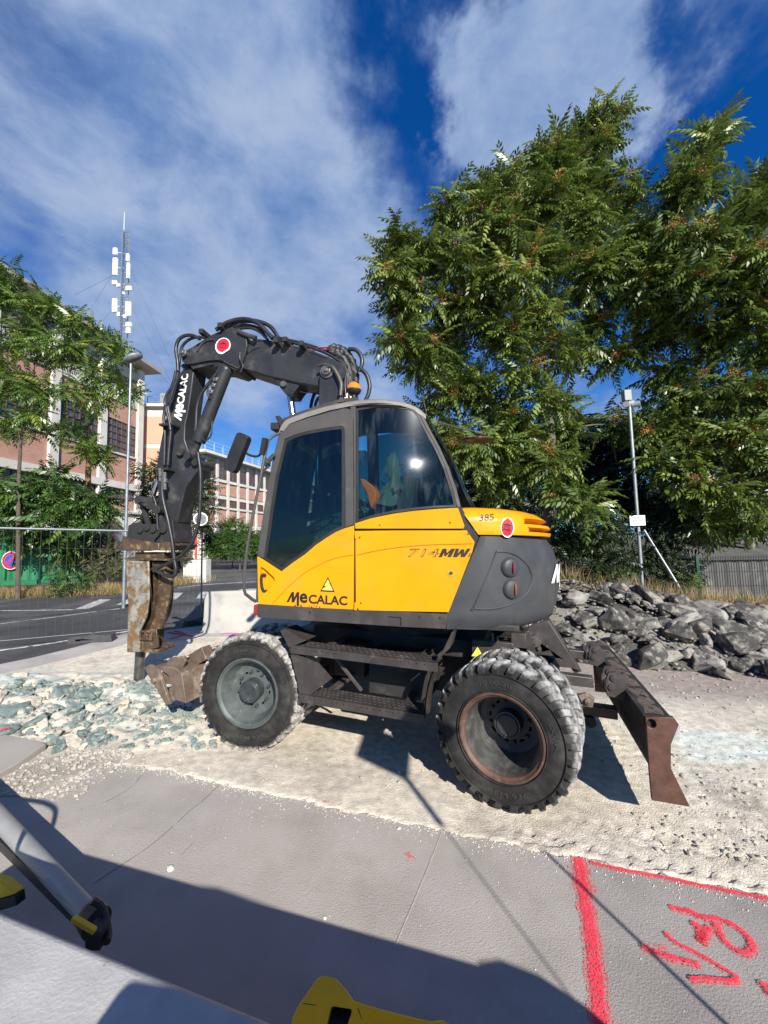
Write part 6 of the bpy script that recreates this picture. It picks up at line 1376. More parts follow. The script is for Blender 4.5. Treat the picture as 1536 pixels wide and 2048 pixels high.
# ------------------------------------------------------------------ site fence panels
M_wire = mat('fence_wire', (.13, .135, .14), .45, metal=.6, var=.1)
M_fencet = mat('dull_galvanised_tube', (.16, .18, .19), .5, metal=.5, var=.15)
M_wired = mat('dull_fence_tube', (.09, .10, .10), .5, metal=.4, var=.1)
def fence_panel(A, B, label, hgt=1.98):
    A = np.array(A, float); B = np.array(B, float); o = empty('site_fence_panel', (A[0], A[1], float(G(A[0], A[1])))); tag(o, label, 'fence', 'wire mesh site fence panels')
    o0 = np.array(o.location); L_ = np.linalg.norm(B-A)
    P = lambda t, h: tuple(np.array([A[0]+(B[0]-A[0])*t, A[1]+(B[1]-A[1])*t, (1-t)*float(G(*A[:2]))+t*float(G(*B[:2]))+h])-o0)
    mb = MB(); r = .019
    mb.tube([P(0, .05), P(0, hgt)], r, 8, sm=False); mb.tube([P(1, .05), P(1, hgt)], r, 8, sm=False); mb.tube([P(0, hgt), P(1, hgt)], r, 8, sm=False); mb.tube([P(0, .15), P(1, .15)], .006, 6, sm=False)
    mb.build('frame', M_fencet, o)
    mb = MB(); n = int(L_/.115)
    for k in range(1, n): mb.tube([P(k/n, .15), P(k/n, hgt)], .0026, 3, sm=False)
    for h in (.45, .75, 1.05, 1.35, 1.65): mb.tube([P(0, h), P(1, h)], .0026, 3, sm=False)
    mb.build('mesh', M_wire, o, ang=0); return o
fA_ = gp(-330, 1330)[:2]; fB_ = gp(272, 1274)[:2]; foot0 = gp(185, 1284)[:2]; fC_ = gp(402, 1250)[:2]
fence_panel(fA_, fB_, 'wire mesh site fence panel at the far left edge in front of the road'); fence_panel(fB_, fC_, 'wire mesh site fence panel between the breaker and the white concrete barrier')
M_foot = mat('recycled_rubber_foot', (.05, .05, .052), .8, var=.3, scale=10., bump=.3, bscale=30., bdist=.01)
for (c, lab, a_) in ((foot0, 'black rubber fence foot lying left of the breaker', .25), (fC_, 'grey rubber fence foot beside the white concrete barrier', .35)):
    mb = MB(); zf_ = float(G(c[0], c[1])); M_ = Matrix.Translation((c[0], c[1], zf_)) @ Matrix.Rotation(a_, 4, 'Z'); mb = MB(M_)
    mb.prism([(-.34, .01), (.34, .01), (.32, .12), (.08, .14), (-.08, .14), (-.32, .12)], -.11, .11, [[(-.22, .04), (-.14, .04), (-.14, .08), (-.22, .08)]]); mb.cyl((0, 0, .13), (0, 0, .16), .04, n=12)
    tag(mb.build('fence_foot', M_foot, bevel=.012), lab, 'fence foot', 'rubber fence feet')

# jersey barriers: profile extruded along a line
def jersey(A, B, h, wt, wb, label, m, ht=.05, name='concrete_barrier', zb=None, hole=True):
    A = np.array(A[:2]); B = np.array(B[:2]); L_ = np.linalg.norm(B-A); an = math.atan2(B[1]-A[1], B[0]-A[0]); z = float(G(*((A+B)/2))) if zb is None else zb
    M_ = Matrix.Translation((A[0], A[1], z)) @ Matrix.Rotation(an, 4, 'Z'); mb = MB(M_)
    prof = [(-wb/2, 0), (-wb/2, .10), (-wt/2-.05, h*.42), (-wt/2, h-.05), (-wt/2+.04, h), (wt/2-.04, h), (wt/2, h-.05), (wt/2+.05, h*.42), (wb/2, .10), (wb/2, 0)]
    rows = [[(x, y*(1-.0), zz) for y, zz in prof] for x in (0.0, .06, .4, L_-.4, L_-.06, L_)]
    for i in (0, 5):
        rows[i] = [(rows[i][j][0], rows[i][j][1]*.82, min(rows[i][j][2], h-.06)) for j in range(len(prof))]
    mb.grid(rows); mb.add(rows[0], [tuple(range(9, -1, -1))]); mb.add(rows[-1], [tuple(range(10))])
    o = mb.build(name, m, ang=30, bevel=.012); tag(o, label, 'concrete barrier')
    return o
M_wconc = mat('white_cast_concrete', (.36, .345, .31), .85, var=.10, scale=2.5, bump=.25, bscale=40., bdist=.006, c3=(.30, .28, .26), c3scale=34., c3lo=.68, c3hi=.72, col2=(.27, .255, .23), c2scale=3.2, c2lo=.5, c2hi=.7)
j0 = gp(411, 1262); j1 = gp(640, 1262)
jb_ = jersey(j0, j1, .84, .16, .46, 'white cast concrete barrier standing behind the front wheel of the excavator', M_wconc)

# ------------------------------------------------------------------ foliage
def frond_template(npair, L_, ll, lw, droop, seed=0):
    r = np.random.RandomState(seed); V = []; 
    for k in range(npair*2+1):
        t = (k//2+1)/(npair+.5) if k < npair*2 else 1.; s = -1 if k % 2 else 1
        x = L_*t*.97; z = -droop*L_*t*t; px_ = np.array([x, 0, z])
        sz = 1-.45*abs(t-.45)*1.4; a = R_(68-22*t)*s if k < npair*2 else 0.
        d = np.array([math.cos(a), math.sin(a), -.35-.5*r.rand()-.5*t]); d /= np.linalg.norm(d)
        sd = np.cross(d, [0, 0, 1]); sd /= np.linalg.norm(sd); nn = np.cross(sd, d)
        l = ll*sz; w = lw*sz
        V += [px_, px_+d*l*.42+sd*w/2+nn*.012, px_+d*l-nn*.015, px_+d*l*.42-sd*w/2+nn*.012]
    # rachis
    V += [np.array([0, 0, 0]), np.array([L_*.5, .006, -droop*L_*.25]), np.array([L_, 0, -droop*L_]), np.array([L_*.5, -.006, -droop*L_*.25])]
    return np.array(V)
def make_leafmesh(name, P, D, Up, S, tmpl, cols, m, par=None):
    """fronds: origins P, directions D, up vectors Up, scale S; one quad per leaflet"""
    T = len(tmpl[0]); n = len(P); pick = np.random.RandomState(1).randint(0, len(tmpl), n); TT = np.stack(tmpl)[pick]
    D = D/np.linalg.norm(D, axis=1, keepdims=True); Sd = np.cross(Up, D); Sd /= np.linalg.norm(Sd, axis=1, keepdims=True)+1e-9; N_ = np.cross(D, Sd)
    V = P[:, None]+S[:, None, None]*(TT[..., 0:1]*D[:, None]+TT[..., 1:2]*Sd[:, None]+TT[..., 2:3]*N_[:, None])
    V = V.reshape(-1, 3); nq = len(V)//4
    me = bpy.data.meshes.new(name); me.vertices.add(len(V)); me.vertices.foreach_set('co', V.ravel()); me.loops.add(nq*4); me.loops.foreach_set('vertex_index', np.arange(nq*4)); me.polygons.add(nq); me.polygons.foreach_set('loop_start', np.arange(0, nq*4, 4)); me.update(calc_edges=True)
    C = np.ones((len(V), 4)); C[:, :3] = np.repeat(cols, T, axis=0); rr = np.random.RandomState(3).uniform(.82, 1.18, nq); C[:, :3] *= np.repeat(rr, 4)[:, None]
    ca = me.color_attributes.new('Col', 'FLOAT_COLOR', 'POINT'); ca.data.foreach_set('color', C.ravel()); me.materials.append(m)
    o = bpy.data.objects.new(name, me); COL.objects.link(o)
    if par is not None: o.parent = par; o.matrix_parent_inverse = Matrix.Translation(par.location).inverted()
    return o
def leafmat(name, rough=.36, tr=.30, spec=.55):
    return mat(name, (.05, .08, .02), rough, vcol=True, var=.12, scale=.8, trans=tr, spec=spec)
M_leaf = leafmat('glossy_tree_leaf'); M_leafd = leafmat('shrub_leaf', .5, .25, .4)
M_bark = mat('grey_brown_bark', (.11, .09, .072), .9, var=.25, scale=12., bump=.6, bscale=30., bdist=.02)
M_seed = mat('orange_seed_bunch', (.45, .16, .045), .8, vcol=True, var=.2, scale=5., trans=.3)
TM_big = [frond_template(6, .50, .20, .074, .60, s) for s in range(5)]
TM_sm = [frond_template(5, .34, .12, .045, .25, s) for s in range(5)]
TM_bush = [frond_template(4, .22, .075, .034, .2, s) for s in range(4)]
def unit(v): return v/np.linalg.norm(v, axis=-1, keepdims=True)
def tree(name, label, cat, base, blobs, seed, tmpl=TM_big, fpb=1., colr=((.055, .090, .016), (.13, .18, .030), (.26, .30, .075)), limbs=None, trunk_r=.17, shoot=8, scale=1., seeds=0, group=None, m=None, spread=.16, twig=True, dens=1.0, trunkpts=None, bark=None, rsc=1., limbk=1.):
    r = np.random.RandomState(seed); o = empty(name, tuple(base)); tag(o, label, cat, group)
    Cs = np.array([at(px, py, dp) for px, py, rp, dp in blobs]); Rs = np.array([rp/780*dp for px, py, rp, dp in blobs])*rsc
    base = np.array(base, float); tk = MB()
    tp = [base]+[np.array(p) for p in (trunkpts or [])]
    if twig:
        if len(tp) < 2: tp.append(base+(Cs.mean(0)-base)*.45)
        tk.tube([tuple(p) for p in tp], trunk_r, 10, taper=trunk_r*.3)
        nodes = [(np.array(p), trunk_r*.38*limbk) for p in tp[1:]]
        order = np.argsort(np.linalg.norm(Cs-tp[-1], axis=1)); lim = MB()
        for i in order:
            c = Cs[i]; best = min(nodes, key=lambda q: np.linalg.norm(q[0]-c)*(1.0+.8*max(0, (q[0][2]-c[2])/3)))
            q, rr = best; mid = (q+c)/2+r.randn(3)*.12*np.linalg.norm(c-q)*.5; mid[2] += .1*np.linalg.norm(c-q); rn = max(.018, rr*.72)
            lim.tube([tuple(q), tuple(mid), tuple(c)], max(.02, rr*.8), 6, taper=rn*.6); nodes.append((c, rn)); nodes.append((mid, rn))
        tk.build('trunk', bark or M_bark, None, ang=60); t_ = COL.objects[-1]
    P, D, U_, Sc, Ck, SP = [], [], [], [], [], []
    for c, R in zip(Cs, Rs):
        ns = int(max(5, 12.5*fpb*(R/.5)**2.0)); d = unit(r.randn(ns, 3)); d[:, 2] = d[:, 2]*.75+.12; rad = R*(r.rand(ns)**.45)*r.uniform(.8, 1.3, ns); sp = c+d*rad[:, None]
        for j in range(ns):
            if twig and j % 2 == 0: lim.tube([tuple(c+d[j]*rad[j]*.1), tuple((c+sp[j])/2+np.array([0, 0, .05*R])), tuple(sp[j])], .013, 4, taper=.006)
            ax = unit(d[j]*.9+np.array([0, 0, .55])+r.randn(3)*.25); k = int(shoot*r.uniform(.7, 1.3)); ph = r.rand()*6.28
            e1_ = unit(np.cross(ax, [.3, .9, .1])); e2_ = np.cross(ax, e1_); tone = r.rand()
            for q in range(k):
                a = ph+q*2.4; tilt = .45+1.25*(q/k)+r.randn()*.14; dd = ax*math.cos(tilt)+(e1_*math.cos(a)+e2_*math.sin(a))*math.sin(tilt)
                P.append(sp[j]-ax*.16*scale*(q/k)); D.append(dd); U_.append(unit(ax+np.array([0, 0, .6]))); Sc.append(scale*(.55+.75*r.rand()**.8))
                w = np.clip(tone*.7+r.rand()*.4, 0, 1); A_, B_, C_ = map(np.array, colr); Ck.append(A_*(1-w)+B_*w if r.rand() < .85 else B_*(1-w)+C_*w)
            if r.rand() < seeds and d[j][2] > -.2: SP.append(sp[j]+ax*.05)
    P, D, U_, Sc, Ck = map(np.array, (P, D, U_, Sc, Ck))
    make_leafmesh('crown', P, D, U_, Sc, tmpl, Ck, m or M_leaf, o)
    if twig:
        l_ = lim.build('limbs', bark or M_bark, None, ang=60)
        for x in (t_, l_):
            x.parent = o; x.matrix_parent_inverse = Matrix.Translation(o.location).inverted()
    if SP:
        SP = np.array(SP); n = 110; Q = np.repeat(SP, n, axis=0)+r.randn(len(SP)*n, 3)*np.array([.085, .085, .065]); d = unit(r.randn(len(Q), 3)); sm = [np.array([[0, 0, 0], [.022, .009, 0], [.05, 0, 0], [.022, -.009, 0]])*1.0]
        cc = np.array([(.60, .22, .06), (.66, .36, .10), (.46, .14, .05)])[r.randint(0, 3, len(Q))]
        s_ = make_leafmesh('seed_bunches', Q, d, unit(r.randn(len(Q), 3)), np.ones(len(Q)), sm, cc, M_seed, o); s_['kind'] = 'stuff'
    return o
# the big tree on the right (its outline follows the photograph, every bough at its own depth)
BR = [(800, 500, 45, 9.3), (790, 570, 50, 9.2), (830, 620, 50, 9.6), (800, 680, 42, 9.2), (850, 720, 50, 9.6), (905, 440, 45, 9.6), (890, 530, 60, 9.2), (930, 620, 65, 9.8), (900, 700, 50, 10.2), (985, 400, 50, 9.8), (980, 480, 62, 9.4),
      (1000, 570, 65, 9.2), (1020, 360, 40, 9.8), (1075, 345, 50, 10), (1080, 430, 62, 9.6), (1090, 520, 62, 9.4), (1130, 310, 42, 10), (1170, 265, 38, 10.2), (1215, 245, 40, 10.2), (1195, 300, 36, 10.4), (1160, 370, 55, 10), (1175, 460, 62, 9.8),
      (1240, 400, 50, 10), (1270, 480, 60, 9.6), (1190, 560, 62, 9.6), (1010, 670, 60, 9.4), (950, 770, 42, 9.8), (890, 790, 38, 9.8), (990, 810, 50, 10), (1080, 640, 55, 10), (1050, 750, 38, 9.4), (1280, 580, 62, 9.4), (1190, 655, 36, 10.2),
      (900, 870, 45, 10), (960, 900, 52, 9.4), (1040, 870, 52, 9.6), (1100, 930, 45, 9.2), (1000, 960, 45, 9.6), (1160, 1000, 48, 8.6), (1130, 860, 40, 10.4), (860, 820, 30, 10.4), (1150, 705, 40, 10.2), (1230, 725, 38, 10), (1130, 805, 32, 10.2), (1235, 850, 30, 10.2), (1098, 800, 36, 9.2), (1090, 930, 34, 9.1), (1105, 700, 34, 9.2)]
base = at(1093, 1120, 9.9); base[2] = float(G(base[0], base[1]))
tree('tree_of_heaven', 'big leafy tree with orange seed bunches directly behind the rear of the excavator', 'tree', base, BR, 11, seeds=.30, rsc=.93, limbk=1.4, trunk_r=.16, trunkpts=[at(1098, 1000, 9.9), at(1104, 900, 9.9), at(1095, 780, 10.), at(1085, 640, 10.)], shoot=8, group='broad leafed trees behind the site')
BR2 = [(1400, 300, 40, 8.8), (1425, 265, 28, 8.8), (1370, 350, 40, 8.8), (1390, 380, 42, 8.6), (1340, 400, 42, 9), (1360, 470, 55, 8.6), (1420, 480, 52, 8.4), (1350, 560, 58, 8.8), (1420, 580, 55, 8.4), (1500, 420, 48, 8.2), (1525, 370, 40, 8.2), (1570, 400, 60, 8.2), (1500, 520, 55, 8), (1560, 560, 70, 8),
       (1350, 660, 55, 9.4), (1430, 680, 55, 9), (1500, 640, 55, 8.4), (1560, 700, 60, 8.6), (1330, 760, 40, 9.8), (1390, 800, 55, 9.2), (1460, 790, 55, 8.6), (1530, 800, 60, 8.4), (1330, 860, 45, 9.4), (1400, 900, 50, 8.8), (1480, 890, 52, 8.4), (1540, 930, 55, 8.4), (1440, 990, 42, 8.4), (1370, 970, 42, 8.8), (1500, 1010, 38, 8.6), (1320, 940, 36, 9.), (1600, 880, 70, 8.4), (1620, 640, 70, 8.4), (1290, 680, 34, 10), (1300, 520, 50, 9.2), (1440, 1045, 34, 9.4), (1500, 1040, 34, 9.2), (1390, 1040, 34, 9.2), (1560, 1030, 40, 9.2)]
base = at(1500, 1130, 12.4); base[2] = float(G(base[0], base[1]))
tree('tree_of_heaven', 'leafy tree filling the right edge of the photo above the grey shed', 'tree', base, BR2, 12, seeds=.30, rsc=.88, limbk=1.4, trunk_r=.14, trunkpts=[at(1490, 1000, 11.4), at(1450, 860, 10.2)], shoot=8, group='broad leafed trees behind the site')
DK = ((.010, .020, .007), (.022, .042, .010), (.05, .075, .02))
def shrub(name, label, blobs, seed, basepx, dp, cols=DK, tm=TM_sm, fpb=1.6, shoot=7, sc=.9, group=None, m=None, cat='shrub'):
    b = at(*basepx, dp); b[2] = float(G(b[0], b[1])); return tree(name, label, cat, b, blobs, seed, tmpl=tm, fpb=fpb, colr=cols, trunk_r=.04, shoot=shoot, scale=sc, m=m or M_leafd, group=group, trunkpts=[b+np.array([0, 0, .5])])
gl_ = 'dark shrubs behind the rubble heap'
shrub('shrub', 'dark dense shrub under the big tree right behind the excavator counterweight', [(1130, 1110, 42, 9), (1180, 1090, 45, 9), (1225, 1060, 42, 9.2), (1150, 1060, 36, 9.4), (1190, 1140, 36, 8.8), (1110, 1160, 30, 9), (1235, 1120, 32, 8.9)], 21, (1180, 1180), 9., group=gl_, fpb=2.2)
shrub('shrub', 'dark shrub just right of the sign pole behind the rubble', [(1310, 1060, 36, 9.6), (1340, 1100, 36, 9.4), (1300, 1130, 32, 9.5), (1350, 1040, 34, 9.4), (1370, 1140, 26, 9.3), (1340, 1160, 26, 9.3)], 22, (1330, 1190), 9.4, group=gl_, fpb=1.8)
bk_ = [(x, y, 75, d) for x, y, d in ((900, 930, 13), (980, 1000, 12.5), (1060, 1030, 12), (1150, 980, 12.6), (1240, 980, 12.4), (1330, 1000, 12.2), (1420, 1020, 12.5), (1500, 1000, 12.5), (1580, 1000, 12.5), (1100, 900, 13), (1210, 900, 13), (1300, 880, 13), (1400, 900, 13), (1500, 900, 13), (860, 1010, 13), (780, 1050, 14), (1580, 880, 13), (1000, 900, 13.5))]
b = at(1300, 1130, 13.); b[2] = float(G(b[0], b[1]))
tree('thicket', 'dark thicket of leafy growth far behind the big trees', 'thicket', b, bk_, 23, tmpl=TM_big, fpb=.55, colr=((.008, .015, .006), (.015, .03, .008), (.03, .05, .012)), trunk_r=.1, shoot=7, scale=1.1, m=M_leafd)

shrub('weed', 'low green weed growing through the dry grass right of the leaning stake', [(1378, 1160, 14, 8.3), (1392, 1172, 10, 8.3)], 51, (1380, 1190), 8.3, cols=((.05, .08, .02), (.10, .14, .03), (.2, .22, .06)), tm=TM_bush, fpb=5, shoot=6, sc=.8)
shrub('weed', 'low green weed growing left of the sign pole behind the rubble', [(1240, 1150, 14, 8.4), (1222, 1160, 12, 8.4)], 52, (1235, 1180), 8.4, cols=((.04, .06, .02), (.08, .11, .03), (.16, .18, .06)), tm=TM_bush, fpb=5, shoot=6, sc=.8)
# left side
BL = [(20, 560, 34, 13), (45, 590, 34, 13), (-10, 610, 50, 13), (70, 640, 42, 12.6), (120, 620, 30, 12.6), (155, 650, 36, 12.4), (195, 665, 30, 12.4), (220, 690, 24, 12.4), (25, 680, 45, 12.6), (90, 700, 45, 12.2), (150, 710, 40, 12), (195, 740, 30, 12), (225, 760, 22, 12), (262, 785, 16, 12.), (20, 770, 40, 12.8), (80, 780, 38, 12), (150, 785, 34, 12), (195, 800, 26, 12), (60, 850, 30, 12.6), (130, 860, 22, 12.2), (175, 905, 16, 12), (200, 915, 10, 12), (10, 850, 34, 13), (-40, 740, 60, 13), (60, 830, 18, 12), (240, 720, 20, 12)]
base = at(40, 1110, 12.8); base[2] = float(G(base[0], base[1]))
LC = ((.04, .08, .014), (.11, .18, .026), (.28, .32, .045))
tree('street_tree', 'leafy tree with a forked pale trunk in front of the left brick factory', 'tree', base, BL, 31, tmpl=TM_big, fpb=.62, colr=LC, trunk_r=.07, shoot=7, scale=.85, trunkpts=[at(38, 960, 12.8), at(45, 850, 12.8), at(60, 780, 12.5)], bark=mat('pale_bark', (.08, .062, .045), .9, var=.3, scale=10.))
base = at(178, 1080, 15.); base[2] = float(G(base[0], base[1])); 
tree('thin_trunk_tree', 'thin brown trunk with few low leaves standing before the brick factory', 'tree', base, [(180, 880, 14, 15), (165, 860, 12, 15), (200, 905, 10, 15), (185, 830, 14, 15)], 32, tmpl=TM_sm, fpb=.6, colr=LC, trunk_r=.16, shoot=5, scale=1.1, trunkpts=[at(176, 960, 15), at(180, 860, 15)], bark=mat('brown_bark', (.17, .09, .05), .9, var=.3, scale=10.))
AC = ((.03, .070, .014), (.065, .13, .022), (.15, .22, .04))
shrub('sumac_thicket', 'broad fern-leafed shrub rising above the green fence', [(20, 1010, 34, 13.6), (70, 985, 32, 13.4), (110, 960, 26, 13.4), (150, 1010, 32, 13.4), (190, 1030, 26, 13.4), (100, 1030, 34, 13.2), (40, 1055, 30, 13.2), (150, 1060, 26, 13.2), (0, 970, 26, 13.8), (-30, 1020, 36, 13.6), (200, 1000, 16, 13.4), (60, 1090, 22, 14), (130, 1100, 22, 14)], 33, (100, 1150), 13.8, cols=AC, tm=TM_big, fpb=.8, shoot=7, sc=1.15, m=M_leaf)
shrub('roadside_bush', 'bright green bush in front of the green fence on the kerb', [(130, 1155, 20, 13), (155, 1165, 20, 12.9), (110, 1170, 15, 13), (175, 1155, 14, 13.1), (120, 1185, 12, 12.9)], 34, (140, 1195), 13., cols=AC, tm=TM_sm, fpb=1.6, shoot=6, sc=.8)
shrub('scrub', 'dry brownish scrub between the green fence and the breaker', [(200, 1090, 26, 14.5), (225, 1110, 26, 14.3), (180, 1120, 22, 14.4), (240, 1140, 20, 14.), (200, 1140, 20, 14.2), (350, 1120, 20, 16), (370, 1105, 16, 16)], 35, (215, 1165), 14.3, cols=((.05, .05, .02), (.09, .10, .03), (.16, .15, .06)), tm=TM_bush, fpb=3, shoot=8, sc=1.1)
shrub('evergreen_tree', 'dark green tree behind the dipper arm in front of the factory', [(300, 960, 28, 20), (320, 1000, 34, 20), (350, 960, 34, 20), (385, 950, 34, 20), (410, 985, 28, 20), (380, 1010, 34, 19.6), (340, 1050, 34, 19.6), (300, 1040, 28, 19.8), (400, 1050, 26, 19.6), (290, 1000, 22, 20), (360, 1080, 26, 19.4), (285, 1070, 22, 19.4), (420, 1020, 18, 20), (330, 930, 20, 20)], 36, (345, 1110), 20., cols=((.014, .03, .010), (.03, .06, .014), (.07, .11, .02)), tm=TM_sm, fpb=.55, shoot=8, sc=1.5, cat='tree')
shrub('hedge', 'trimmed green hedge along the uphill road', [(x, 1082, 17, 21) for x in range(428, 600, 15)]+[(x, 1100, 14, 21) for x in range(424, 600, 12)], 37, (480, 1112), 21., cols=((.02, .05, .010), (.045, .095, .015), (.09, .15, .02)), tm=TM_bush, fpb=2.6, shoot=12, sc=1.6, cat='hedge')
shrub('loose_bush', 'lighter loose bush growing above the trimmed hedge', [(445, 1055, 13, 23), (465, 1048, 16, 23), (485, 1055, 13, 23), (500, 1060, 9, 23)], 38, (465, 1090), 23., cols=AC, tm=TM_sm, fpb=.9, shoot=7, sc=1.3)
# heap surface: ridge behind the dozer blade falling away to the right
def heap(x, y):
    x = np.asarray(x, float); y = np.asarray(y, float); yf = np.interp(x, [2.6, 3.4, 4.2, 5.6, 7.5], [6.6, 6.35, 6.1, 5.75, 5.5]); yb = yf+2.2
    top = np.interp(x, [2.2, 3.2, 4., 4.6, 5.4, 6.5, 8, 10], [.35, 1.22, 1.14, .98, .86, .66, .52, .4]); t = np.clip((y-yf)/(yb-yf), -.2, 3.)
    prof = np.interp(t, [-.2, 0, .25, .6, .85, 1.1, 1.5, 3.], [-.3, 0, .36, .82, 1., .93, .88, .86]); return prof*top
# dry grass tufts: ground cover
mb = MB(); rows = []
for i in range(70):
    rows.append([])
    for j in range(24):
        x = 2.0+13*i/69; y = 7.9+7*j/23; rows[-1].append((x, y, float(G(x, y))+float(heap(x, y))*(1 if j < 20 else (23-j)/4)-.08+.05*mnoise.noise(Vector((x*2, y*2, 0)))))
mb.grid(rows); tag(mb.build('bank', mat('dry_soil', (.13, .095, .06), .95, var=.3, scale=3., bump=.5, bscale=20., bdist=.02), ang=60), kind='structure')
def grass(name, spots, n, hgt, cols, seed, wid=.006):
    r = np.random.RandomState(seed); P, D, S, C = [], [], [], []
    for px, py, dp, rx, ry in spots:
        c = at(px, py, dp)
        for _ in range(n):
            x = c[0]+r.randn()*rx; y = c[1]+r.randn()*ry; P.append((x, y, float(G(x, y))-.03+(float(heap(x, y)) if x > 2 else 0.))); d = np.array([r.randn()*.35, r.randn()*.35, 1.]); D.append(d); S.append(hgt*r.uniform(.4, 1.2)); C.append(np.array(cols[r.randint(len(cols))]))
    P, D, S, C = map(np.array, (P, D, S, C)); t = [np.array([[0, -wid/hgt, 0], [.5, -wid/hgt*.7, .02], [1., 0, .12], [.5, wid/hgt*.7, .02]])]
    o = make_leafmesh(name, P, D, unit(np.random.RandomState(2).randn(len(P), 3)+np.array([0, -2., 0])), S, t, C, leafmat(name+'_blade', .8, .3, .2)); tag(o, kind='stuff'); return o
DRY = [(.40, .28, .13), (.46, .34, .18), (.30, .20, .09), (.20, .15, .07), (.12, .14, .04)]
grass('dry_grass', [(1150, 1150, 8.6, .3, .15), (1185, 1150, 8.6, .3, .15), (1220, 1150, 8.55, .25, .15), (1250, 1165, 8.5, .25, .15), (1290, 1170, 8.4, .3, .15), (1340, 1190, 8.2, .3, .15), (1390, 1195, 8.1, .3, .15), (1440, 1205, 8., .3, .15), (1500, 1215, 7.9, .35, .15), (1550, 1220, 7.8, .35, .15), (1600, 1220, 7.8, .35, .15)], 210, .46, DRY, 41)
grass('verge_grass', [(20, 1185, 13.4, 1., .25), (80, 1185, 13.5, .8, .25), (200, 1165, 13.8, .5, .4), (230, 1150, 14, .5, .4), (215, 1180, 13.6, .5, .3), (360, 1120, 16, .5, .4), (-40, 1180, 13.4, 1., .3)], 900, .42, DRY, 42, .009)
tag(COL.objects['verge_grass'], kind='stuff')

# ------------------------------------------------------------------ right: mesh fence and grey shed
FR = Facade(at(1396, 1150, 8.6), R_(97)); rf = empty('green_mesh_fence', tuple(FR.c)); tag(rf, 'dark green welded mesh fence with a green post in front of the grey shed', 'fence')
M_gpost = mat('dark_green_steel', (.006, .05, .026), .4, var=.2); fz0 = float(G(FR.c[0], FR.c[1])); fz1 = FR.px(1395, 1112)[1]
for x in (0, 2.5, 5): mb = MB(FR.M()); mb.box((x, 0, (fz0+fz1)/2), (.06, .06, fz1-fz0)); bchild(mb.build('post', M_gpost, None), rf)
mb = MB(FR.M())
for k in range(100): x = .05+k*.05; mb.box((x, -.03, (fz0+fz1)/2), (.010, .010, fz1-fz0-.02))
for k in range(6): z = fz0+.05+(fz1-fz0-.1)*k/5; mb.box((2.5, -.035, z), (5, .006, .012))
bchild(mb.build('mesh', mat('black_green_wire', (.008, .014, .011), .5), None, ang=0), rf)
M_shed = mat('grey_shed_sheet', (.085, .082, .078), .75, var=.12, scale=1.5, col2=(.17, .165, .155), c2scale=1.2)
FS = Facade(at(1375, 1150, 11.5), R_(99)); sd_ = empty('grey_shed', tuple(FS.c)); tag(sd_, 'low grey corrugated shed behind the green mesh fence at the right edge', 'shed')
zs0, zs1, zs2 = float(G(FS.c[0], FS.c[1])), FS.px(1460, 1118)[1], FS.px(1460, 1082)[1]
mb = MB(FS.M()); mb.grid([[(.075*k, .03*((k//2) % 2), z) for k in range(120)] for z in (zs0, zs1)]); bchild(mb.build('wall', M_shed, None, ang=20), sd_)
mb = MB(FS.M()); mb.grid([[(x, .12, zs1-.02) for x in (-.2, 9)], [(x, -1.6, zs2) for x in (-.2, 9)]]); mb.box((4.4, -1.62, zs2+.1), (9.4, .06, .22)); bchild(mb.build('roof', M_shed, None, ang=0), sd_)

# ------------------------------------------------------------------ broken asphalt heap
def chunk(seed, flat=.6, sub=2, rough=.05):
    r = random.Random(seed); bm = bmesh.new()
    for _ in range(16):
        v = Vector((r.uniform(-1, 1), r.uniform(-.8, .8), r.uniform(-flat, flat))); k = (abs(v.x)**3+abs(v.y/.8)**3+abs(v.z/flat)**3)**(1/3); bm.verts.new(v/k)
    bmesh.ops.convex_hull(bm, input=bm.verts); bmesh.ops.delete(bm, geom=[v for v in bm.verts if not v.link_faces], context='VERTS')
    bmesh.ops.triangulate(bm, faces=bm.faces)
    bmesh.ops.bevel(bm, geom=bm.edges[:], offset=.05, segments=1, affect='EDGES', clamp_overlap=True); bmesh.ops.triangulate(bm, faces=bm.faces)
    for _ in range(sub):
        L_ = [e for e in bm.edges if e.calc_length() > .22]; bmesh.ops.subdivide_edges(bm, edges=L_, cuts=1, use_grid_fill=False); bmesh.ops.triangulate(bm, faces=bm.faces)
    for v in bm.verts:
        n_ = mnoise.noise(v.co*2.1+Vector((seed, 0, 0)))*rough*1.6+mnoise.noise(v.co*6+Vector((0, seed, 0)))*rough*.8; v.co += v.normal*n_
    bmesh.ops.recalc_face_normals(bm, faces=bm.faces)
    me = bpy.data.meshes.new('chunk'); bm.to_mesh(me); bm.free(); me.polygons.foreach_set('use_smooth', [True]*len(me.polygons)); me.set_sharp_from_angle(angle=R_(28)); return me
M_rock = mat('broken_asphalt', (.066, .061, .055), .9, var=.3, scale=3., bump=.8, bscale=18., bdist=.03, col2=(.26, .235, .20), c2scale=1.8, c2lo=.46, c2hi=.60, c3=(.20, .18, .155), c3scale=14., c3lo=.6, c3hi=.7)
M_rockp = mat('pale_broken_paving', (.31, .285, .25), .9, var=.25, scale=3., bump=.7, bscale=18., bdist=.025, col2=(.12, .11, .10), c2scale=1.6, c2lo=.5, c2hi=.62)
CK = [chunk(s, f_) for s, f_ in ((1, .55), (2, .7), (3, .4), (4, .6), (5, .8), (6, .3), (7, .5), (8, .65))]
for me in CK: me.materials.append(M_rock)
CKp = [chunk(s, f_) for s, f_ in ((11, .45), (12, .3), (13, .6))]
for me in CKp: me.materials.append(M_rockp)
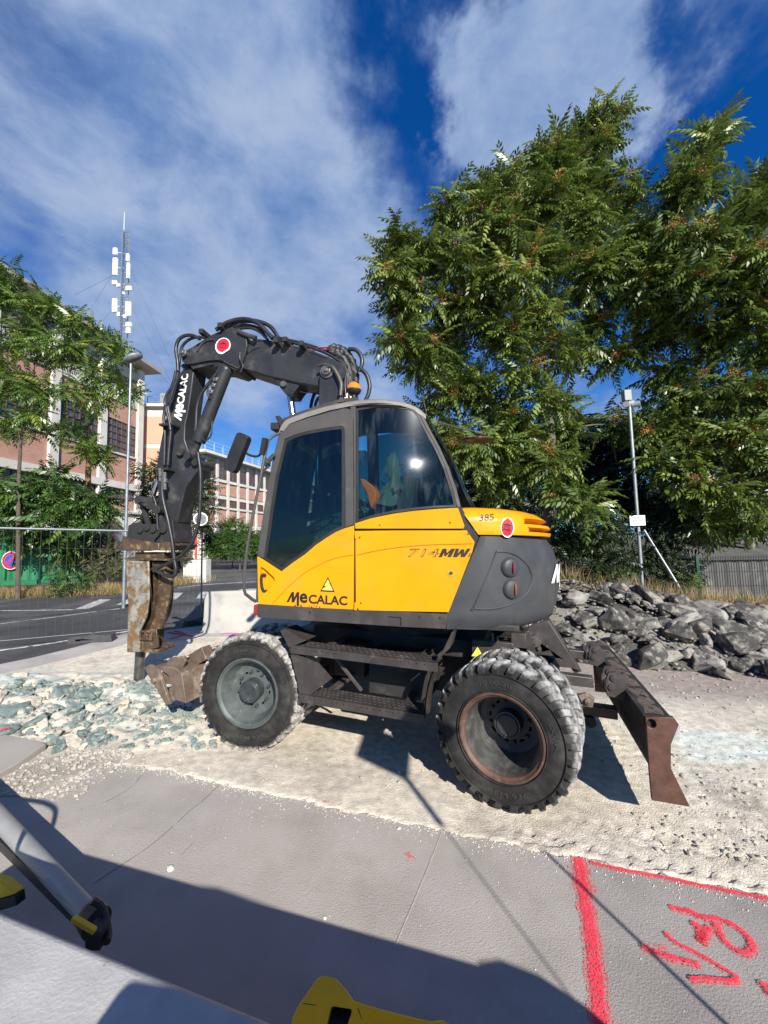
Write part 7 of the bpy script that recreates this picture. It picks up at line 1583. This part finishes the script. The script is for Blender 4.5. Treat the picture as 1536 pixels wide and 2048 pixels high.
def rock(me, x, y, z, s, rnd, label, group='broken asphalt chunks of the rubble heap', name='rubble_chunk', tilt=.5):
    o = bpy.data.objects.new(name, me); COL.objects.link(o); o.location = (x, y, z); o.rotation_euler = (rnd.uniform(-tilt, tilt), rnd.uniform(-tilt, tilt), rnd.uniform(0, 6.28)); o.scale = (s, s*rnd.uniform(.75, 1.1), s*rnd.uniform(.75, 1.1)); tag(o, label, 'rubble', group); return o
mb = MB(); rows = []
for i in range(60):
    rows.append([])
    for j in range(34):
        x = 2.2+8*i/59; y = 5.3+4.2*j/33; rows[-1].append((x, y, float(G(x, y))+float(heap(x, y))*.86-.06+.05*mnoise.noise(Vector((x*4, y*4, 0)))))
mb.grid(rows); tag(mb.build('rubble_heap_core', M_rock, ang=60), 'mound of dark fine rubble under the broken asphalt chunks', 'mound')
rnd = random.Random(77)
def heap_label(x, t, s, pale):
    sz = 'small' if s < .095 else ('medium' if s < .17 else 'large'); row = 'at the foot' if t < .28 else ('on the slope' if t < .75 else 'on the crest')
    wh = 'behind the excavator' if x < 3.8 else ('below the sign pole' if x < 5.2 else ('before the mesh fence' if x < 6.6 else 'at the far right'))
    return '%s %s chunk %s of the heap %s' % (sz, 'pale grey' if pale else 'dark asphalt', row, wh)
for k in range(250):
    x = 2.5+6.6*rnd.random()**1.1; t = rnd.random(); yf = float(np.interp(x, [2.6, 3.4, 4.2, 5.6, 7.5], [6.6, 6.35, 6.1, 5.75, 5.5])); y = yf+t*2.1; z = float(G(x, y))+float(heap(x, y)); s = rnd.choice((.06, .08, .10, .13, .17, .21)) if k > 60 else rnd.uniform(.20, .36)
    pale = rnd.random() < .2
    rock(rnd.choice(CKp if pale else CK), x, y, z-.02+.3*s*rnd.random(), s, rnd, heap_label(x, t, s, pale), tilt=.7)
for px, py, s, me, lab in ((1325, 1322, .34, CKp[1], 'large flat grey slab at the foot of the rubble heap beside the dozer blade'), (1160, 1200, .34, CKp[0], 'large pale tilted slab on top of the rubble heap'), (1445, 1218, .33, CKp[1], 'long flat slab lying on the right crest of the rubble heap'), (1430, 1345, .22, CKp[2], 'pale oblong block at the front foot of the heap near the right edge')):
    d = ray(px, py); 
    for k in range(900):
        p = CAM+d*(4.5+k*.006)
        if p[2] < float(G(p[0], p[1]))+max(0, float(heap(p[0], p[1]))): break
    o = rock(me, p[0], p[1]+.1, p[2]+.06, s, rnd, lab, None, tilt=.25)
    if 'group' in o: del o['group']
# loose gravel scattered round the heap and on the dust
def scatter(name, boxes, m, seed, smin, smax, zf=None, kind='stuff', lab=None):
    r = random.Random(seed); mb = MB(); ico = []
    bm = bmesh.new(); bmesh.ops.create_icosphere(bm, subdivisions=1, radius=1.); iv = [v.co.copy() for v in bm.verts]; fi = [tuple(v.index for v in f.verts) for f in bm.faces]; bm.free()
    for (x0, x1, y0, y1, n) in boxes:
        for _ in range(n):
            x = r.uniform(x0, x1); y = r.uniform(y0, y1); s = smin+(smax-smin)*r.random()**3; z = float(G(x, y))+(zf(x, y) if zf else 0)+s*.2; q = [Vector((v.x*r.uniform(.7, 1.2), v.y*r.uniform(.7, 1.2), v.z*r.uniform(.4, .8)))*s for v in iv]
            a = r.random()*6.28; ca, sa = math.cos(a), math.sin(a); mb.add([(x+v.x*ca-v.y*sa, y+v.x*sa+v.y*ca, z+v.z) for v in q], fi)
    o = mb.build(name, m, ang=0, fix=False); tag(o, kind=kind); return o
M_grav = mat('pale_gravel', (.38, .345, .29), .95, var=.3, scale=8., bump=.3, bscale=60.)
scatter('gravel', [(2.0, 4.6, 2.5, 3.5, 1500), (1.8, 6.5, 3.5, 6., 900), (-3.6, -1.7, 3.3, 5.2, 1500), (-1.5, 1.2, 3.1, 3.5, 60), (1.6, 3.8, 2.5, 2.9, 300), (-3.0, -2.2, 2.9, 3.6, 900), (-3.6, -2.2, 5.0, 6.2, 500)], M_grav, 5, .003, .022)
scatter('heap_gravel', [(2.6, 8.5, 5.6, 8.4, 2600)], mat('grey_heap_gravel', (.20, .185, .16), .95, var=.4, scale=6.), 6, .008, .045, zf=lambda x, y: float(heap(x, y)))
M_speck = mat('white_grit', (.62, .60, .56), .9, var=.1)
scatter('grit', [(-2.0, .3, 2.0, 3.0, 160), (.3, 2., 1.7, 2.3, 90), (-1.2, .6, 2.6, 3.0, 260)], M_speck, 7, .0006, .0035, zf=lambda x, y: .001)
# dust and crumbs spilled over the edge of the paving
r_ = np.random.RandomState(9); sp_ = MB()
edge_all = e1+e2[1:]
for i in range(len(edge_all)-1):
    a_, b_ = np.array(edge_all[i]), np.array(edge_all[i+1]); L_ = np.linalg.norm(b_-a_)
    for _ in range(int(L_*550)):
        t = r_.rand(); off = r_.exponential(.035); p = a_+(b_-a_)*t+np.array([-.1, -1.])*off; s_ = .0012+.004*r_.rand()**3; z = float(G(p[0], p[1]))+.001
        sp_.add([(p[0]-s_, p[1]-s_*.7, z), (p[0]+s_*.9, p[1]-s_*.5, z), (p[0]+s_*.4, p[1]+s_, z), (p[0], p[1], z+s_*1.1)], [(0, 1, 3), (1, 2, 3), (2, 0, 3)])
tag(sp_.build('crumbs', mat('cream_crumbs', (.58, .52, .43), .95, var=.15, scale=20.), ang=0, fix=False), kind='stuff')
# greenish rock slabs broken out by the breaker
M_gr = mat('greenish_rock', (.175, .225, .205), .85, var=.25, scale=3., bump=.6, bscale=14., bdist=.03, col2=(.44, .41, .34), c2scale=1.6, c2lo=.52, c2hi=.66, c3=(.24, .29, .26), c3scale=9., c3lo=.55, c3hi=.7)
M_cr = mat('cream_rock', (.62, .53, .42), .9, var=.2, scale=3., bump=.6, bscale=14., bdist=.03, col2=(.30, .34, .29), c2scale=1.8, c2lo=.52, c2hi=.66)
GK = [chunk(s, f_, rough=.08) for s, f_ in ((21, .3), (22, .4), (23, .25), (24, .5), (25, .35))]
for me in GK: me.materials.append(M_gr)
CRK = [chunk(s, f_, rough=.08) for s, f_ in ((31, .45), (32, .35), (33, .5))]
for me in CRK: me.materials.append(M_cr)
rnd = random.Random(5)
for k in range(190):
    px = rnd.uniform(-40, 300); py = rnd.uniform(1375, 1500) if rnd.random() < .8 else rnd.uniform(1350, 1530)
    if px < 105 and py > 1475: continue
    p = gp(px, py); s = rnd.choice((.02, .03, .04, .055, .075, .10)); pale = rnd.random() < .35
    rock(rnd.choice(CRK if pale else GK), p[0], p[1], p[2]+float(left_rough(np.array([p[0]]), np.array([p[1]]))[0])+s*.12, s, rnd, '%s %s rock flake %s' % ('tiny' if s < .035 else ('small' if s < .06 else 'larger'), 'cream' if pale else 'green-grey', 'near the chisel' if px > 190 and py < 1430 else ('by the concrete paving edge' if py > 1485 else ('at the left edge' if px < 70 else ('in the middle of the broken rock' if px < 190 else 'left of the front wheel')))), 'broken rock flakes by the breaker', 'rock_flake', tilt=.55)
for px, py, s, me, lab in ((55, 1415, .17, CRK[0], 'largest cream boulder in the greenish rubble at the left edge'), (30, 1432, .19, GK[1], 'dark green slab leaning at the left edge below the cream boulder'), (72, 1452, .17, GK[0], 'green slab lying in front of the cream boulder'), (240, 1420, .13, CRK[1], 'cream rock with green face right of the middle of the broken rubble'), (180, 1395, .15, GK[2], 'flat green slab near the chisel tip'), (125, 1395, .17, GK[3], 'long green ridge of rock between the boulder and the chisel'), (120, 1478, .06, CRK[2], 'small cream stone next to the lifted paving slab'), (10, 1470, .16, GK[4], 'green slab at the extreme left edge above the lifted paving slab')):
    p = gp(px, py); rock(me, p[0], p[1], p[2]+.05, s, rnd, lab, None, 'rock_slab', tilt=.4)
    o = COL.objects[-1]
    if 'group' in o: del o['group']
scatter('rock_chips', [(-4.6, -1.9, 3.7, 5.1, 1900), (-2.4, -1.3, 3.6, 4.4, 260)], M_gr, 15, .006, .040, zf=lambda x, y: float(left_rough(np.array([x]), np.array([y]))[0]))
# stones on the paving
for px, py, s, lab in ((797, 1658, .017, 'small white stone on the paving in front of the excavator'), (340, 1740, .022, 'white plaster lump on the grey concrete in front of the barrier shadow'), (650, 1838, .010, 'tiny white chip on the paving just beyond the shadow edge')):
    p = gp(px, py); o = rock(CKp[0], p[0], p[1], p[2]+s*.3, s, rnd, lab, None, 'stone'); o.data = o.data.copy(); o.data.materials[0] = M_speck
    if 'group' in o: del o['group']
# lifted slab of paving at the left edge
q = [gp(*p) for p in ((-60, 1466), (0, 1478), (80, 1494), (92, 1500), (30, 1542), (-60, 1590))]
mb = MB(); n = len(q); top = [(p[0], p[1], p[2]+.05) for p in q]; mb.add(top+[(x, y, z-.13) for x, y, z in top], [tuple(range(n))]+[(i, (i+1) % n, (i+1) % n+n, i+n) for i in range(n)]); tag(mb.build('lifted_paving_slab', M_conc, bevel=.006, ang=30), 'broken edge of grey paving standing proud at the left edge', 'slab')
# ------------------------------------------------------------------ foreground
M_fb = mat('pale_grey_cast_concrete', (.40, .39, .37), .85, var=.12, scale=7., bump=.6, bscale=90., bdist=.004, c3=(.20, .195, .19), c3scale=30., c3lo=.69, c3hi=.74, col2=(.50, .48, .45), c2scale=2., c2lo=.5, c2hi=.7)
def atz(px, py, z): d = ray(px, py); t = (z-EYE)/d[2]; return CAM+d*t
ZT = .72
E0, E1 = atz(30, 1818, ZT), atz(610, 2048, ZT)
ed = (E1-E0); ed[2] = 0; ed /= np.linalg.norm(ed); nb = np.array([-ed[1], ed[0], 0])
if nb[1] < 0: nb = -nb                      # nb points away from the camera
A0 = E0-ed*.48; A1 = E1+ed*1.3; Lf = float(np.linalg.norm((A1-A0)[:2])); zg = float(G(A0[0], A0[1]))
Mf = Matrix([[ed[0], nb[0], 0, A0[0]], [ed[1], nb[1], 0, A0[1]], [0, 0, 1, 0], [0, 0, 0, 1]])
mb = MB(Mf); prof = [(.17, -.05), (.16, .12), (.03, .34), (.0, ZT-.03), (-.025, ZT), (-.30, ZT), (-.33, ZT-.03), (-.36, .34), (-.50, .12), (-.52, -.05)]
rows = [[(x, y, z) for y, z in prof] for x in np.linspace(0, Lf, 9)]; mb.grid(rows); mb.add(rows[0], [tuple(range(9, -1, -1))]); mb.add(rows[-1], [tuple(range(10))])
o = mb.build('concrete_barrier', M_fb, ang=35, bevel=.012, seg=3); tag(o, 'smooth pale grey concrete barrier in the bottom left corner, below the grey tube', 'concrete barrier')
# grey tube of a folded gate with its black and yellow end clamp, beyond the barrier
M_tube = mat('grey_coated_tube', (.30, .30, .29), .45, metal=.2, var=.08, scale=12., bump=.1, bscale=200., bdist=.001)
M_clip = mat('yellow_plastic', (.74, .44, .004), .42, var=.08, scale=12.)
M_blk = mat('black_plastic', (.02, .02, .022), .45, var=.2)
ta, tb = at(-140, 1488, 3.3), at(183, 1834, 1.84)
gt = empty('tubular_gate', tuple(tb)); tag(gt, 'thick grey tube with a black and yellow end clamp leaning over the near barrier', 'gate')
L0 = lambda p: tuple(np.array(p)-tb)
mb = MB(); mb.tube([L0(ta), L0(tb)], .053, 20, taper=.038, sm=False); mb.build('tube', M_tube, gt)
dtb = unit(tb-ta); mb = MB(); mb.cyl(L0(tb+dtb*.0), L0(tb+dtb*.055), .054, .058, 20); mb.cyl(L0(tb-dtb*.03), L0(tb+dtb*.0), .048, .053, 20); cl = mb.build('end_clamp', M_blk, gt, bevel=.004)
mb = MB(); p1, p2 = at(146, 1836, 1.70), at(190, 1862, 1.68); mb.bar(L0(p1), L0(p2), .02, .018); mb.build('yellow_strip', M_clip, cl, bevel=.003)
mb = MB(); mb.tube([L0(at(185, 1800, 1.78)), L0(at(202, 1812, 1.79)), L0(at(212, 1838, 1.78)), L0(at(217, 1868, 1.75)), L0(at(214, 1884, 1.72))], .014, 8); mb.box(L0(at(196, 1868, 1.74)), (.06, .06, .07)); mb.build('strap', M_blk, cl)
mb = MB(); a, b = at(-60, 1630, 2.6), at(165, 1850, 1.86); mb.bar(L0(a), L0(b), .012, .05); mb.build('flat_bar', M_blk, gt)
mb = MB(); a, b = at(92, 1765, 2.0), at(160, 1832, 1.84); mb.bar(L0(a), L0(b), .01, .028); mb.build('flat_bar', M_tube, gt)
q = [at(*p, 1.95) for p in ((-30, 1758), (4, 1766), (30, 1788), (-30, 1806))]; yc = empty('yellow_clip', tuple(q[0])); tag(yc, 'yellow and black plastic clip poking in at the left edge above the near barrier', 'clip')
mb = MB(); P = [np.array(p)-q[0] for p in q]; mb.add(P+[p+np.array([.0, .05, -.01]) for p in P], [(0, 1, 2, 3), (7, 6, 5, 4)]+[(i, (i+1) % 4, (i+1) % 4+4, i+4) for i in range(4)]); mb.build('clip_cap', M_clip, yc, bevel=.003)
q2 = [at(*p, 1.95) for p in ((-30, 1808), (30, 1791), (33, 1812), (0, 1822), (-30, 1828))]; P = [np.array(p)-q[0] for p in q2]; mb = MB(); mb.add(P+[p+np.array([.0, .05, -.01]) for p in P], [(0, 1, 2, 3, 4), (9, 8, 7, 6, 5)]+[(i, (i+1) % 5, (i+1) % 5+5, i+5) for i in range(5)]); mb.build('clip_body', M_blk, yc, bevel=.003)
# yellow plastic barrier end in the middle of the bottom edge
def tilt(px, py): return at(px, py, 1.42+(2048-py)*.0015)
yo = [(578, 2120), (584, 2036), (596, 2012), (618, 1980), (638, 1953), (648, 1951), (671, 1957), (688, 1976), (706, 2001), (760, 2018), (850, 2041), (868, 2043), (885, 2040), (905, 2052), (905, 2120)]
slot = [(662, 2016), (668, 2013), (700, 2018), (704, 2022), (690, 2066), (650, 2066)]
P, tr = tess(yo, [slot]); n = len(P); org = tilt(640, 1990); yb = empty('yellow_barrier_foot', tuple(org)); tag(yb, 'yellow plastic barrier end with a black slot at the middle of the bottom edge', 'barrier')
F3 = [tilt(*p)-org for p in P]; bk3 = [p+np.array([0, .045, -.05]) for p in F3]; fs = list(tr)+[(c+n, b+n, a+n) for a, b, c in tr]; k = 0
for l in (yo, slot):
    m_ = len(l)
    for i in range(m_): j = (i+1) % m_; fs.append((k+i, k+i+n, k+j+n, k+j))
    k += m_
mb = MB(); mb.add(F3+bk3, fs); mb.build('body', M_clip, yb, bevel=.004, seg=2, ang=30)
mb = MB(); mb.add([tilt(*p)-org+np.array([0, .03, -.033]) for p in ((645, 2005), (715, 2010), (715, 2080), (640, 2080))], [(0, 1, 2, 3)]); mb.build('slot_lining', M_blk, yb, ang=0)
mb = MB(); mb.tube([tilt(606, 2006)-org-np.array([0, .0012, 0]), tilt(632, 2010)-org-np.array([0, .0012, 0])], .0012, 5, sm=False); mb.tube([tilt(716, 2016)-org-np.array([0, .0012, 0]), tilt(724, 2040)-org-np.array([0, .0012, 0])], .0016, 5, sm=False); mb.build('scuff', M_blk, yb)

# unseen things placed outside the frame to throw the shadows seen in it
M_caster = mat('caster_green', (.05, .10, .07), .7, var=.2, scale=6.)
st = [(-.34, -.02), (-.38, 1.24), (-.28, 1.35), (-.05, 1.33), (.42, 1.20), (.90, 1.085), (.955, 1.07), (.985, 1.02), (1.03, 1.025), (1.10, 1.065), (1.22, 1.07), (1.34, 1.03), (1.44, .96), (1.52, .84), (1.58, .6), (1.60, -.06)]
mb = MB(); mb.prism(st, -.42, .08); tag(mb.build('shadow_caster', M_caster, bevel=.02, ang=40), 'unseen made-up block behind the viewer, shaped to cast the foreground shadow', 'stack')  # added block, its top outline shaped for the shadow edge on the paving
sgn = empty('road_sign', (1.83, -.97, 0)); tag(sgn, 'square road sign set on its corner on a tall post, outside the frame', 'sign')
mb = MB(); mb.tube([(0, 0, -.08), (0, 0, 2.2)], .005, 8, sm=False); mb.tube([(0, 0, 2.2), (0, 0, 2.75)], .022, 10, sm=False); mb.build('pole', M_galv, sgn)  # lower post kept hair-thin so its shadow stays faint
mb = MB(); R0_ = Matrix.Rotation(SAZ, 3, 'Z') @ Matrix.Rotation(R_(45), 3, 'Y'); mb.box((0, 0, 2.77), (.40, .012, .40), rot=R0_); mb.build('sign_plate', mat('sign_yellow', (.7, .5, .05), .5), sgn)
mb = MB(); mb.tube([(2.16, -.33, -.10), (2.08, -.31, 1.66)], .011, 8, sm=False); tag(mb.build('marker_rod', M_galv), 'thin steel rod standing outside the frame on the right', 'rod')
cb_ = empty('crowd_barrier', (-1.62, 1.25, .07)); tag(cb_, 'tubular crowd barrier with rounded corner outside the frame on the left', 'barrier')
mb = MB(); mb.tube([(.04, -.04, 0), (.03, -.03, .7), (.0, 0, .88), (-.12, .04, .96), (-.5, .10, .98), (-1.9, .35, 1.0)], .014, 8); mb.tube([(-1.9, .35, 0), (-1.9, .35, 1.0)], .014, 8, sm=False); mb.tube([(.04, -.04, .25), (-1.9, .35, .25)], .012, 8, sm=False); mb.build('frame', M_galv, cb_)
